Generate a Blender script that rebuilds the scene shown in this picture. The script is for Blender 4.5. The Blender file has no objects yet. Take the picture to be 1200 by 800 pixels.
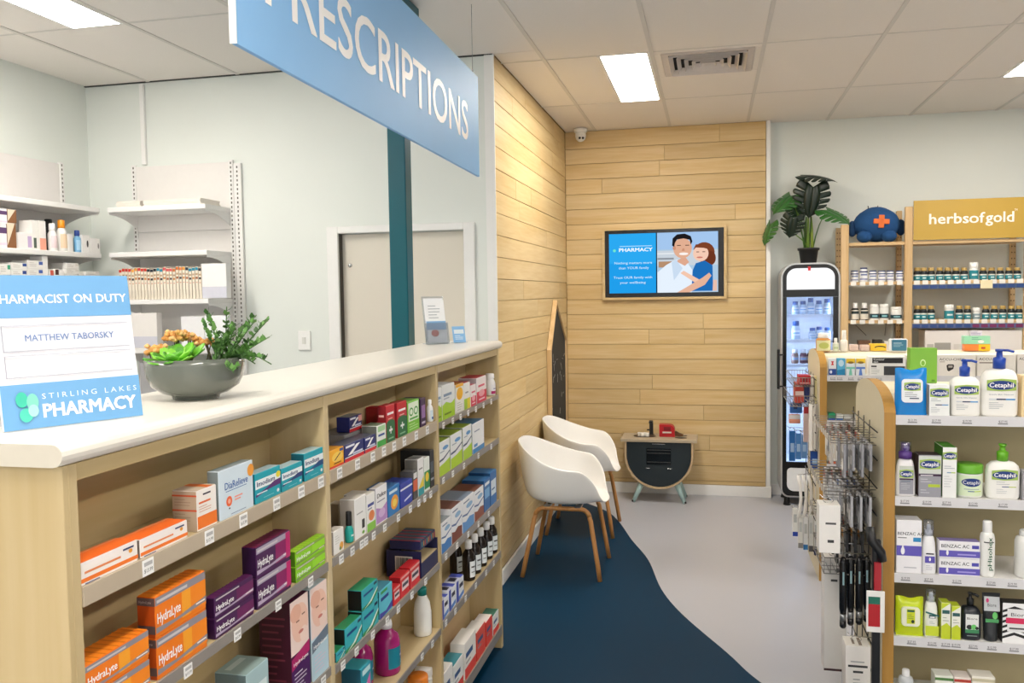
import bpy, math, random
from mathutils import Matrix, Vector
random.seed(7)
PI = math.pi
S = bpy.context.scene
COL = S.collection
# ---------------------------------------------------------------- camera
F = 1007.98                      # focal length in pixels of the 1200x800 frame
CAMZ = 1.65
YAW, PITCH, ROLL = -.22837, -.055008, -.015268
_f = Vector((math.sin(YAW)*math.cos(PITCH), math.cos(YAW)*math.cos(PITCH), math.sin(PITCH)))
_r = Vector((math.cos(YAW), -math.sin(YAW), 0)); _u = _r.cross(_f)
_R = math.cos(ROLL)*_r + math.sin(ROLL)*_u
_U = -math.sin(ROLL)*_r + math.cos(ROLL)*_u
cam_d = bpy.data.cameras.new('camera'); cam = bpy.data.objects.new('camera', cam_d); COL.objects.link(cam)
cam_d.sensor_width = 36; cam_d.sensor_fit = 'HORIZONTAL'; cam_d.lens = F/1200*36; cam_d.clip_start = .02
m = Matrix((( _R.x, _U.x, -_f.x, 0), (_R.y, _U.y, -_f.y, 0), (_R.z, _U.z, -_f.z, CAMZ), (0, 0, 0, 1)))
cam.matrix_world = m
S.camera = cam
# ---------------------------------------------------------------- world, exposure
w = bpy.data.worlds.new('shop_daylight'); S.world = w; w.use_nodes = True
w.node_tree.nodes['Background'].inputs[0].default_value = (1, .985, .96, 1)
w.node_tree.nodes['Background'].inputs[1].default_value = 0.6
S.view_settings.view_transform = 'Standard'; S.view_settings.look = 'None'
S.view_settings.exposure = 0.95; S.view_settings.gamma = 1; S.view_settings.use_curve_mapping = False
PANEL_EMIT = 20.0                # brightness of the ceiling light panels
# ---------------------------------------------------------------- pixel helpers (direction from a pixel, distance from a known plane)
def at(x, y, ax, v):
    d = _R*((x-600)/F) + _U*((400-y)/F) + _f
    o = Vector((0, 0, CAMZ)); t = (v-o[ax])/d[ax]
    return o + d*t
def pxx(P):
    q = Vector(P) - Vector((0, 0, CAMZ)); return 600 + q.dot(_R)/q.dot(_f)*F
def yon(x, X, z):                # Y of the point on line (X=.., Z=z) seen in column x
    a, b = .6, 12
    for _ in range(50):
        c = (a+b)/2
        if pxx((X, c, z)) < x: a = c
        else: b = c
    return c
def xon(x, Y, z):
    a, b = -8, 8
    for _ in range(50):
        c = (a+b)/2
        if pxx((c, Y, z)) < x: a = c
        else: b = c
    return c
def prad(P, wpx):                # radius in metres of something wpx pixels wide at point P
    return wpx/2/F*(Vector(P)-Vector((0, 0, CAMZ))).dot(_f)
ORD = ['first', 'second', 'third', 'fourth', 'fifth', 'sixth', 'seventh', 'eighth', 'ninth', 'tenth', 'eleventh', 'twelfth', 'thirteenth', 'fourteenth', 'fifteenth', 'sixteenth', 'seventeenth', 'eighteenth', 'nineteenth', 'twentieth',
       'twenty-first', 'twenty-second', 'twenty-third', 'twenty-fourth', 'twenty-fifth', 'twenty-sixth']
# ---------------------------------------------------------------- materials
def lin(c):
    if isinstance(c, str):
        c = c.lstrip('#'); c = ''.join(q*2 for q in c) if len(c) == 3 else c; c = [int(c[i:i+2], 16)/255 for i in (0, 2, 4)]
    return tuple((v/12.92 if v <= .04045 else ((v+.055)/1.055)**2.4) for v in c)
MC = {}
def C(col, rough=.45, metal=0, spec=.5, vary=.06, scale=30, bump=0, coat=0):
    """plain procedural material: colour with a faint noise variation"""
    k = (str(col), rough, metal, spec, vary, scale, bump, coat)
    if k in MC: return MC[k]
    m = bpy.data.materials.new('m_'+str(col).strip('#')); m.use_nodes = True
    n = m.node_tree; b = n.nodes['Principled BSDF']; L = lin(col)
    tc = n.nodes.new('ShaderNodeTexCoord'); no = n.nodes.new('ShaderNodeTexNoise'); no.inputs['Scale'].default_value = scale
    no.inputs['Detail'].default_value = 3
    mr = n.nodes.new('ShaderNodeMapRange'); mr.inputs[3].default_value = 1-vary; mr.inputs[4].default_value = 1+vary
    mx = n.nodes.new('ShaderNodeMix'); mx.data_type = 'RGBA'; mx.blend_type = 'MULTIPLY'; mx.inputs[0].default_value = 1
    mx.inputs[6].default_value = (*L, 1)
    n.links.new(tc.outputs['Object'], no.inputs['Vector']); n.links.new(no.outputs['Fac'], mr.inputs[0])
    cb = n.nodes.new('ShaderNodeCombineColor')
    for i in range(3): n.links.new(mr.outputs[0], cb.inputs[i])
    n.links.new(cb.outputs[0], mx.inputs[7]); n.links.new(mx.outputs[2], b.inputs['Base Color'])
    b.inputs['Roughness'].default_value = rough; b.inputs['Metallic'].default_value = metal
    b.inputs['Specular IOR Level'].default_value = spec
    if coat: b.inputs['Coat Weight'].default_value = coat; b.inputs['Coat Roughness'].default_value = .08
    if bump:
        bp = n.nodes.new('ShaderNodeBump'); bp.inputs['Strength'].default_value = bump; bp.inputs['Distance'].default_value = .004
        n.links.new(no.outputs['Fac'], bp.inputs['Height']); n.links.new(bp.outputs[0], b.inputs['Normal'])
    MC[k] = m; return m
def EM(col, strength, name='glow'):
    k = ('em', str(col), strength)
    if k in MC: return MC[k]
    m = bpy.data.materials.new('m_'+name); m.use_nodes = True; n = m.node_tree
    for x in list(n.nodes): n.nodes.remove(x)
    e = n.nodes.new('ShaderNodeEmission'); e.inputs[0].default_value = (*lin(col), 1); e.inputs[1].default_value = strength
    o = n.nodes.new('ShaderNodeOutputMaterial'); n.links.new(e.outputs[0], o.inputs[0]); MC[k] = m; return m
def GL(col='#ffffff', rough=.02, mix=.88, name='glass'):
    """thin clear sheet: mostly transparent with a glossy coat"""
    k = ('gl', col, rough, mix)
    if k in MC: return MC[k]
    m = bpy.data.materials.new('m_'+name); m.use_nodes = True; n = m.node_tree
    for x in list(n.nodes): n.nodes.remove(x)
    t = n.nodes.new('ShaderNodeBsdfTransparent'); t.inputs[0].default_value = (*lin(col), 1)
    g = n.nodes.new('ShaderNodeBsdfGlossy'); g.inputs[1].default_value = rough
    s = n.nodes.new('ShaderNodeMixShader'); s.inputs[0].default_value = 1-mix
    o = n.nodes.new('ShaderNodeOutputMaterial')
    n.links.new(t.outputs[0], s.inputs[1]); n.links.new(g.outputs[0], s.inputs[2]); n.links.new(s.outputs[0], o.inputs[0])
    MC[k] = m; return m
def WOOD(name, c1, c2, axis, rough=.5, gscale=1.0, rand=.12, hue=0.0):
    """grain along one object axis; every object takes its own tone"""
    m = bpy.data.materials.new('m_'+name); m.use_nodes = True; n = m.node_tree; b = n.nodes['Principled BSDF']
    tc = n.nodes.new('ShaderNodeTexCoord'); oi = n.nodes.new('ShaderNodeObjectInfo')
    mp = n.nodes.new('ShaderNodeMapping'); sc = [14*gscale]*3; sc[axis] = .9*gscale; mp.inputs['Scale'].default_value = sc
    ad = n.nodes.new('ShaderNodeVectorMath'); ad.operation = 'ADD'
    sm = n.nodes.new('ShaderNodeMath'); sm.operation = 'MULTIPLY'; sm.inputs[1].default_value = 37
    n.links.new(oi.outputs['Random'], sm.inputs[0]); n.links.new(tc.outputs['Object'], ad.inputs[0])
    cb = n.nodes.new('ShaderNodeCombineXYZ'); 
    for i in range(3): n.links.new(sm.outputs[0], cb.inputs[i])
    n.links.new(cb.outputs[0], ad.inputs[1]); n.links.new(ad.outputs[0], mp.inputs[0])
    n1 = n.nodes.new('ShaderNodeTexNoise'); n1.inputs['Scale'].default_value = 1; n1.inputs['Detail'].default_value = 6; n1.inputs['Distortion'].default_value = .5
    n2 = n.nodes.new('ShaderNodeTexNoise'); n2.inputs['Scale'].default_value = 5; n2.inputs['Detail'].default_value = 4
    n.links.new(mp.outputs[0], n1.inputs['Vector']); n.links.new(mp.outputs[0], n2.inputs['Vector'])
    mm = n.nodes.new('ShaderNodeMath'); mm.operation = 'MULTIPLY_ADD'; mm.inputs[1].default_value = .35
    n.links.new(n2.outputs['Fac'], mm.inputs[0]); 
    ms = n.nodes.new('ShaderNodeMath'); ms.operation = 'MULTIPLY'; ms.inputs[1].default_value = .65
    n.links.new(n1.outputs['Fac'], ms.inputs[0]); n.links.new(ms.outputs[0], mm.inputs[2])
    r = n.nodes.new('ShaderNodeValToRGB'); r.color_ramp.elements[0].position = .33; r.color_ramp.elements[1].position = .66
    r.color_ramp.elements[0].color = (*lin(c2), 1); r.color_ramp.elements[1].color = (*lin(c1), 1)
    n.links.new(mm.outputs[0], r.inputs[0])
    hs = n.nodes.new('ShaderNodeHueSaturation')
    mr = n.nodes.new('ShaderNodeMapRange'); mr.inputs[3].default_value = 1-rand; mr.inputs[4].default_value = 1+rand
    n.links.new(oi.outputs['Random'], mr.inputs[0]); n.links.new(mr.outputs[0], hs.inputs['Value'])
    n.links.new(r.outputs[0], hs.inputs['Color']); n.links.new(hs.outputs[0], b.inputs['Base Color'])
    b.inputs['Roughness'].default_value = rough
    return m
WALLWOOD_X = WOOD('wall_board_x', '#dcc495', '#c9a970', 0, .5, 1.0, .07)
WALLWOOD_Y = WOOD('wall_board_y', '#dfc898', '#ccad74', 1, .5, 1.0, .07)
PLY = WOOD('counter_ply', '#d0bd95', '#b8a06f', 2, .45, .35, .03)
PLYY = WOOD('counter_ply_long', '#d0bd95', '#b8a06f', 1, .45, .35, .03)
PINE = WOOD('pine', '#dcbf92', '#c9a470', 2, .5, 1.4, .06)
PINEX = WOOD('pine_x', '#dcbf92', '#c9a470', 0, .5, 1.4, .06)
OAK = WOOD('oak_leg', '#c08a50', '#a36f38', 2, .4, 1.6, .04)
EDGEWOOD = WOOD('gondola_edge', '#bd9048', '#a67a32', 2, .4, .6, .04)
WHITEWALL = C('#e6ebe6', .6, vary=.02, scale=3)
WHITE = C('#f2f2f0', .4, vary=.02)
METALW = C('#ecebe9', .4, vary=.02)
CHROME = C('#c9cbcc', .22, metal=1, vary=.02)
WIRE = C('#8f8c88', .3, metal=.9, vary=.03)
BLACKM = C('#17181a', .4, vary=.05)
# ---------------------------------------------------------------- mesh builder
class MB:
    def __init__(s): s.v = []; s.f = []; s.m = []; s.sm = []; s.mats = []
    def mi(s, mat):
        if mat not in s.mats: s.mats.append(mat)
        return s.mats.index(mat)
    def add(s, V, Fc, mat, smooth=False):
        o = len(s.v); k = s.mi(mat); s.v += [tuple(p) for p in V]
        for f in Fc: s.f.append(tuple(i+o for i in f)); s.m.append(k); s.sm.append(smooth)
        return s
    def box(s, x0, x1, y0, y1, z0, z1, mat, M=None):
        V = [(x, y, z) for z in (z0, z1) for y in (y0, y1) for x in (x0, x1)]
        if M: V = [M @ Vector(p) for p in V]
        return s.add(V, [(0, 2, 3, 1), (4, 5, 7, 6), (0, 1, 5, 4), (2, 6, 7, 3), (0, 4, 6, 2), (1, 3, 7, 5)], mat)
    def rbox(s, x0, x1, y0, y1, z0, z1, mat, r=.004, M=None):
        """box with chamfered edges"""
        V = []; idx = {}
        X = (x0, x1); Y = (y0, y1); Z = (z0, z1)
        for i in (0, 1):
            for j in (0, 1):
                for k in (0, 1):
                    si, sj, sk = 1-2*i, 1-2*j, 1-2*k
                    for a in range(3):
                        p = [X[i]+si*r, Y[j]+sj*r, Z[k]+sk*r]; p[a] = (X[i], Y[j], Z[k])[a]
                        idx[i, j, k, a] = len(V); V.append(p)
        Fc = []
        def q(l, flip): Fc.append(tuple(l[::-1] if flip else l))
        for i in (0, 1):
            q([idx[i, 0, 0, 0], idx[i, 1, 0, 0], idx[i, 1, 1, 0], idx[i, 0, 1, 0]], i == 0)
            q([idx[0, i, 0, 1], idx[0, i, 1, 1], idx[1, i, 1, 1], idx[1, i, 0, 1]], i == 0)
            q([idx[0, 0, i, 2], idx[1, 0, i, 2], idx[1, 1, i, 2], idx[0, 1, i, 2]], i == 0)
        for i in (0, 1):
            for j in (0, 1):
                q([idx[i, j, 0, 0], idx[i, j, 1, 0], idx[i, j, 1, 1], idx[i, j, 0, 1]], (i+j) % 2 == 0)
                q([idx[i, 0, j, 0], idx[i, 0, j, 2], idx[i, 1, j, 2], idx[i, 1, j, 0]], (i+j) % 2 == 1)
                q([idx[0, i, j, 1], idx[1, i, j, 1], idx[1, i, j, 2], idx[0, i, j, 2]], (i+j) % 2 == 1)
                for k in (0, 1):
                    q([idx[i, j, k, 0], idx[i, j, k, 1], idx[i, j, k, 2]], (i+j+k) % 2 == 0)
        if M: V = [M @ Vector(p) for p in V]
        return s.add(V, Fc, mat)
    def lathe(s, prof, mat, n=20, cx=0, cy=0, sx=1, sy=1, smooth=True, M=None, power=2.0, cap=True):
        V = []; Fc = []
        for (r, z) in prof:
            for i in range(n):
                a = 2*PI*i/n; c, d = math.cos(a), math.sin(a)
                if power != 2:
                    c = math.copysign(abs(c)**(2/power), c); d = math.copysign(abs(d)**(2/power), d)
                V.append((cx+r*c*sx, cy+r*d*sy, z))
        for j in range(len(prof)-1):
            for i in range(n):
                a = j*n+i; b = j*n+(i+1) % n; Fc.append((a, b, b+n, a+n))
        if cap: Fc.append(tuple(range(n))[::-1]); Fc.append(tuple(range((len(prof)-1)*n, len(prof)*n)))
        if M: V = [M @ Vector(p) for p in V]
        return s.add(V, Fc, mat, smooth)
    def tube(s, pts, r, mat, n=8, closed=False, smooth=True, r1=None):
        pts = [Vector(p) for p in pts]; N = len(pts); V = []; Fc = []; up = None
        for i, p in enumerate(pts):
            if closed: t = pts[(i+1) % N]-pts[i-1]
            else: t = pts[min(i+1, N-1)]-pts[max(i-1, 0)]
            t.normalize()
            if up is None:
                up = Vector((0, 0, 1)) if abs(t.z) < .9 else Vector((1, 0, 0))
            a = up - t*up.dot(t)
            if a.length < 1e-4: a = t.orthogonal()
            a.normalize(); up = a; b = t.cross(a)
            rr = r if r1 is None else r+(r1-r)*i/(N-1)
            for k in range(n):
                an = 2*PI*k/n + PI/n; V.append(p + a*(math.cos(an)*rr) + b*(math.sin(an)*rr))
        for i in range(N if closed else N-1):
            j = (i+1) % N
            for k in range(n):
                Fc.append((i*n+k, i*n+(k+1) % n, j*n+(k+1) % n, j*n+k))
        if not closed: Fc.append(tuple(range(n))[::-1]); Fc.append(tuple(range((N-1)*n, N*n)))
        return s.add(V, Fc, mat, smooth)
    def prism(s, poly, a, b, axis, mat, matside=None):
        """extrude a 2-D polygon along an axis; poly in the two other axes, in order"""
        def P(u, v, w): return [(w, u, v), (u, w, v), (u, v, w)][axis]
        n = len(poly); V = [P(u, v, a) for u, v in poly]+[P(u, v, b) for u, v in poly]
        s.add(V, [tuple(range(n))[::-1], tuple(range(n, 2*n))], mat)
        s.add(V, [(i, (i+1) % n, (i+1) % n+n, i+n) for i in range(n)], matside or mat); return s
    def obj(s, name, parent=None, loc=None, rz=None, bevel=0, mesh_only=False, solid=0):
        me = bpy.data.meshes.new(name); me.from_pydata(s.v, [], s.f)
        for mt in s.mats: me.materials.append(mt)
        me.polygons.foreach_set('material_index', s.m); me.polygons.foreach_set('use_smooth', s.sm); me.update()
        if mesh_only: return me
        return mkobj(name, me, parent, loc, rz, bevel, solid)
def mkobj(name, me, parent=None, loc=None, rz=None, bevel=0, solid=0):
    o = bpy.data.objects.new(name, me); COL.objects.link(o)
    if parent: o.parent = parent
    if loc is not None: o.location = loc
    if rz is not None: o.rotation_euler = (0, 0, rz)
    if bevel:
        b = o.modifiers.new('bevel', 'BEVEL'); b.width = bevel; b.segments = 2; b.limit_method = 'ANGLE'
    if solid:
        b = o.modifiers.new('thickness', 'SOLIDIFY'); b.thickness = solid; b.offset = 0
    return o
def tag(o, label, cat, group=None):
    o['label'] = label; o['category'] = cat
    if group: o['group'] = group
    return o
def struct(o): o['kind'] = 'structure'; return o
def empty(name, loc=(0, 0, 0), rz=0):
    o = bpy.data.objects.new(name, None); COL.objects.link(o); o.location = loc; o.rotation_euler = (0, 0, rz); o.empty_display_size = .05
    return o
def copy_tree(o, parent=None, loc=None, rz=None):
    c = o.copy(); COL.objects.link(c)
    if parent: c.parent = parent
    if loc is not None: c.location = loc
    if rz is not None: c.rotation_euler = (0, 0, rz)
    for ch in list(o.children): copy_tree(ch, c)
    return c
# ---------------------------------------------------------------- lettering
TC = {}
def text_geo(s, bold=0.0, spacing=1.0):
    """flat letter mesh, normalised so that the capital height is 1; returns verts, faces, width"""
    k = (s, bold, spacing)
    if k in TC: return TC[k]
    cu = bpy.data.curves.new('t', 'FONT'); cu.body = s; cu.size = 1; cu.resolution_u = 4 if bold < 0 else 2; cu.fill_mode = 'FRONT'; cu.offset = 0; cu.space_character = spacing
    ob = bpy.data.objects.new('t', cu); me = bpy.data.meshes.new_from_object(ob)
    V = [(v.co.x/.729, v.co.y/.729) for v in me.vertices]; Fc = [tuple(p.vertices) for p in me.polygons]
    bpy.data.objects.remove(ob); bpy.data.curves.remove(cu); bpy.data.meshes.remove(me)
    if V:
        x0 = min(v[0] for v in V); V = [(v[0]-x0, v[1]) for v in V]; W = max(v[0] for v in V)
    else: W = 0
    TC[k] = (V, Fc, W); return TC[k]
def print_face(mb, items, o, eu, ev, en, W, H, off=.0004, mats=None):
    """flat print on a rectangle of size W x H: o lower-left corner, eu/ev in-plane axes, en outward normal"""
    o, eu, ev, en = Vector(o), Vector(eu), Vector(ev), Vector(en)
    L = 0
    mf = mats or (lambda c: C(c, .42, vary=.03))
    for it in items:
        L += 1; d = o + en*(off*(1+L*.35)); k = it[0]; mt = mf(it[-1] if k != 't' else it[5])
        P = lambda u, v: d + eu*(u*W) + ev*(v*H)
        if k == 'r':
            _, u0, v0, u1, v1, c = it; mb.add([P(u0, v0), P(u1, v0), P(u1, v1), P(u0, v1)], [(0, 1, 2, 3)], mt)
        elif k == 'e':
            _, u, v, ru, rv, c = it; n = 18
            mb.add([P(u+ru*math.cos(2*PI*i/n), v+rv*math.sin(2*PI*i/n)) for i in range(n)], [tuple(range(n))], mt)
        elif k == 'p':
            mb.add([P(u, v) for u, v in it[1]], [tuple(range(len(it[1])))], mt)
        elif k == 't':      # text, u, v (baseline), cap height fraction of H, colour, [max width fraction, bold, align, spacing]
            s, u, v, h = it[1:5]; mw = it[6] if len(it) > 6 else None; bold = it[7] if len(it) > 7 else 0; al = it[8] if len(it) > 8 else 'l'
            sp = it[9] if len(it) > 9 else 1
            V, Fc, TW = text_geo(s, bold, sp)
            hh = h*H; sx = hh
            if mw: sx = mw*W/TW if TW else hh
            if al == 'f': pass
            x0 = u*W - (TW*sx/2 if al == 'c' else 0); b0 = d + eu*x0 + ev*(v*H)
            bo = abs(bold)       # heavier strokes: the same letters laid a hair's breadth apart
            for kk, (ox, oy) in enumerate(((-bo, -bo*.6), (bo, -bo*.6), (-bo, bo*.6), (bo, bo*.6)) if bo else ((0, 0),)):
                mb.add([b0+en*(kk*.00007)+eu*((a+ox)*sx)+ev*((b+oy)*hh) for a, b in V], Fc, mt)
def lines(u0, u1, v0, n, dv, col, h=.018, seed=1):
    """rows of small print shown as thin bars of uneven length"""
    rr = random.Random(seed)
    return [('r', u0, v0-i*dv, u0+(u1-u0)*(.55+.45*rr.random()), v0-i*dv+h, col) for i in range(n)]
# ---------------------------------------------------------------- boxed and bottled goods
def carton(name, w, d, h, base, front=(), top=(), left=(), topc=None, sidec=None, rough=.4):
    """carton: origin at base centre, printed front on -y. body mesh + one child with the flat print"""
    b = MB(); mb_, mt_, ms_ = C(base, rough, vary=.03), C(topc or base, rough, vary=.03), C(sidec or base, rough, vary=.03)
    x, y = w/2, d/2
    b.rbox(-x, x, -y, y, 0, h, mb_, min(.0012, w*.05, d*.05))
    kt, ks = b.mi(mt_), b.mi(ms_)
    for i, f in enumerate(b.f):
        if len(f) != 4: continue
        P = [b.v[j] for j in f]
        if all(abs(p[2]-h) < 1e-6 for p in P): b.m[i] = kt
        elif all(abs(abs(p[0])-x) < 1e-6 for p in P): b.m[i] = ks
    o = b.obj(name)
    if front or top or left:
        for nm, its, a in (('printed_front', front, ((-x, -y, 0), (1, 0, 0), (0, 0, 1), (0, -1, 0), w, h)), ('printed_top', top, ((-x, -y, h), (1, 0, 0), (0, 1, 0), (0, 0, 1), w, d)),
                           ('printed_side', left, ((-x, y, 0), (0, -1, 0), (0, 0, 1), (-1, 0, 0), d, h))):
            if its:
                bc = {'printed_front': base, 'printed_top': topc or base, 'printed_side': sidec or base}[nm]
                p = MB(); print_face(p, [('r', .01, .01, .99, .99, bc), *its], *a); p.obj(nm, o)
    return o
def bottle(name, prof, bodyc, capprof=None, capc='#ffffff', labelz=None, labelc='#ffffff', items=(), sx=1, sy=1, power=2, n=20,
           rough=.3, clear=False, arc=1.1, capr=.35, lw=None):
    """turned bottle standing on its origin: body, cap, wrapped label with print on the -y side"""
    root = empty(name)
    bm = GL(bodyc, .05, .7, 'clear_plastic') if clear else C(bodyc, rough, vary=.02)
    MB().lathe(prof, bm, n, sx=sx, sy=sy, power=power).obj('body', root)
    if capprof: MB().lathe(capprof, C(capc, capr, vary=.02), max(12, n-4)).obj('cap', root)
    if labelz:
        z0, z1 = labelz
        def rad(z):
            for (r0, a), (r1, b) in zip(prof, prof[1:]):
                if a <= z <= b: return r0+(r1-r0)*((z-a)/(b-a) if b > a else 0)
            return prof[0][0]
        l = MB(); K = 13; R = max(rad(z0), rad(z1), rad((z0+z1)/2))+.0005
        def pt(a, z, rr):
            c, d = math.sin(a), -math.cos(a)
            if power != 2:
                c = math.copysign(abs(c)**(2/power), c); d = math.copysign(abs(d)**(2/power), d)
            return (rr*c*sx, rr*d*sy, z)
        rows = [z0, z1]
        def strip(a0, a1, za, zb, rr, mt):
            V = [pt(a0+(a1-a0)*i/(K-1), z, rr) for z in (za, zb) for i in range(K)]
            l.add(V, [(i, i+1, i+1+K, i+K) for i in range(K-1)], mt, True)
        strip(-arc, arc, z0, z1, R, C(labelc, .4, vary=.02))
        for j, it in enumerate(items):
            rr = R+.0004*(j+1); H = z1-z0; mt = C(it[-1] if it[0] != 't' else it[5], .4, vary=.02)
            ua = lambda u: -arc+2*arc*u
            if it[0] == 'r': strip(ua(it[1]), ua(it[3]), z0+it[2]*H, z0+it[4]*H, rr, mt)
            elif it[0] == 'e':
                q = 12; V = []
                for i in range(q+1):
                    a = PI*i/q; uu = ua(it[1]-it[3]*math.cos(a)); V += [pt(uu, z0+H*(it[2]-it[4]*math.sin(a)), rr), pt(uu, z0+H*(it[2]+it[4]*math.sin(a)), rr)]
                l.add(V, [(2*i, 2*i+2, 2*i+3, 2*i+1) for i in range(q)], mt)
            elif it[0] == 't':
                V, Fc, TW = text_geo(it[1]); mw = it[6]
                V2 = []
                for a, b in V: V2.append(pt(ua(it[2]-mw/2+a/TW*mw), z0+H*(it[3]+b*it[4]), rr))
                l.add(V2, Fc, mt)
        l.obj('label', root)
    return root
# ================================================================ the setting
CEIL = 2.97; XL, XR, YN, YB, YD = -3.77, 4.6, -3.2, 7.18, 4.67; XW = -1.17; YW = 7.07
GREYFLOOR = C('#b4b6be', .32, vary=.04, scale=1.6, spec=.4)
TEALFLOOR = C('#02304a', .5, vary=.05, scale=2.2, spec=.12)
fl = struct(MB().box(XL-.1, XR, YN, YB+.1, -.08, 0, GREYFLOOR).obj('floor'))
def smooth_curve(P, n=6):
    out = []
    for i in range(len(P)-1):
        p0, p1, p2, p3 = P[max(i-1, 0)], P[i], P[i+1], P[min(i+2, len(P)-1)]
        for k in range(n):
            t = k/n
            out.append(tuple(.5*((2*b)+(-a+c)*t+(2*a-5*b+4*c-d)*t*t+(-a+3*b-3*c+d)*t**3) for a, b, c, d in zip(p0, p1, p2, p3)))
    return out+[P[-1]]
edge = smooth_curve([(1.4, 1.6), (.86, 2.6), (.52, 3.18), (.2, 3.677), (.066, 3.96), (-.148, 4.397), (-.276, 4.762), (-.383, 5.271), (-.525, 5.698), (-.656, 6.136), (-.80, 6.45), (-1.16, 6.85)])
mb = MB()
for a, b in zip(edge, edge[1:]):
    xa = XW+.014 if a[1] > YD else -3.7; xb = XW+.014 if b[1] > YD else -3.7
    if (a[1] > YD) != (b[1] > YD): xa = xb = XW+.014
    mb.add([(xa, a[1], .001), (a[0], a[1], .001), (b[0], b[1], .001), (xb, b[1], .001)], [(0, 1, 2, 3)], TEALFLOOR)
mb.obj('teal_vinyl_inlay', fl)
# --- walls
struct(MB().box(XL-.1, XL, YN, YD+.1, 0, CEIL+.1, WHITEWALL).obj('wall_left'))
DX0, DX1, DZ = -2.11, -1.353, 2.015
mb = MB(); mb.box(XL, DX0, YD, YD+.12, 0, CEIL+.1, WHITEWALL); mb.box(DX1, XW-.02, YD, YD+.12, 0, CEIL+.1, WHITEWALL); mb.box(DX0, DX1, YD, YD+.12, DZ, CEIL+.1, WHITEWALL)
wd = struct(mb.obj('wall_dispensary'))
mb = MB(); mb.box(XW-.048, XW+.006, YD-.012, YD, 0, CEIL, WHITE); mb.obj('corner_trim', wd)
ww = struct(MB().box(XW-.14, XW-.022, YD+.12, YB, 0, CEIL+.1, C('#a08050', .7)).obj('wall_wood_left'))
wb = struct(MB().box(XW-.14, XR, YB, YB+.1, 0, CEIL+.1, WHITEWALL).obj('wall_back'))
wbw = struct(MB().box(XW-.02, .418, YW+.022, YB, 0, CEIL+.1, C('#a08050', .7)).obj('wall_wood_back'))
mb = MB(); mb.box(.42, .452, YW-.004, YB, 0, CEIL, WHITE); mb.obj('edge_trim', wbw)
struct(MB().box(XR, XR+.1, YN, YB, 0, CEIL+.1, C('#8f8a80', .7)).obj('wall_right'))
PITCH_B = .1232
rp = random.Random(11)
def planks(parent, a0, a1, ztop0, along):
    zs = [CEIL-.001]; z = ztop0
    while z > .1: zs.append(z); z -= PITCH_B
    zs.append(.085)
    for i in range(len(zs)-1):
        z1, z0 = zs[i]-.0015, zs[i+1]+.0015
        if z1-z0 < .01: continue
        nc = rp.choice((0, 1, 1, 1, 2)); cuts = sorted(a0+(a1-a0)*rp.uniform(.12, .88) for _ in range(nc))
        cuts = [c for j, c in enumerate(cuts) if j == 0 or c-cuts[j-1] > .35]
        ends = [a0]+cuts+[a1]
        for s, e in zip(ends, ends[1:]):
            L = (e-s)/2-.0008; H = (z1-z0)/2; d = rp.uniform(0, .0025)
            b = MB()
            if along == 'x': b.rbox(-L, L, -.011, .011, -H, H, WALLWOOD_X, .0015); loc = ((s+e)/2, YW+.011+d, (z0+z1)/2)
            else: b.rbox(-.011, .011, -L, L, -H, H, WALLWOOD_Y, .0015); loc = (XW-.011-d, (s+e)/2, (z0+z1)/2)
            b.obj('wall_board', parent, loc)
planks(wbw, XW, .418, 2.827, 'x')
planks(ww, YD+.001, YW, 2.845, 'y')
# --- baseboards
struct(MB().rbox(XW, XW+.014, YD, YW, 0, .085, WHITE, .002).obj('baseboard_left'))
struct(MB().rbox(XW+.014, .46, YW-.014, YW, 0, .085, WHITE, .002).obj('baseboard_back'))
struct(MB().rbox(.453, XR, YB-.014, YB, 0, .085, WHITE, .002).obj('baseboard_right'))
# --- door behind the counter
DOORC = C('#e4ddcf', .5, vary=.02, scale=4)
d1 = struct(MB().box(DX0+.004, DX1-.004, YD+.04, YD+.08, .01, DZ-.004, DOORC).obj('door_1'))
mb = MB()
for (a, b, c, d) in ((DX0-.07, DX0, 0, DZ+.04), (DX1, DX1+.065, 0, DZ+.04), (DX0, DX1, DZ, DZ+.04)):
    mb.rbox(a, b, YD-.016, YD-.0005, c, d, WHITE, .003)
mb.box(DX0, DX0+.003, YD, YD+.1, 0, DZ, C('#40382f')); mb.obj('door_frame', d1)
mb = MB(); mb.lathe([(.012, 0), (.012, .006), (.008, .01)], CHROME, 14, M=Matrix.Translation(at(410.5, 311, 1, YD+.04)) @ Matrix.Rotation(PI/2, 4, 'X')); mb.obj('door_lock', d1)
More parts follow.
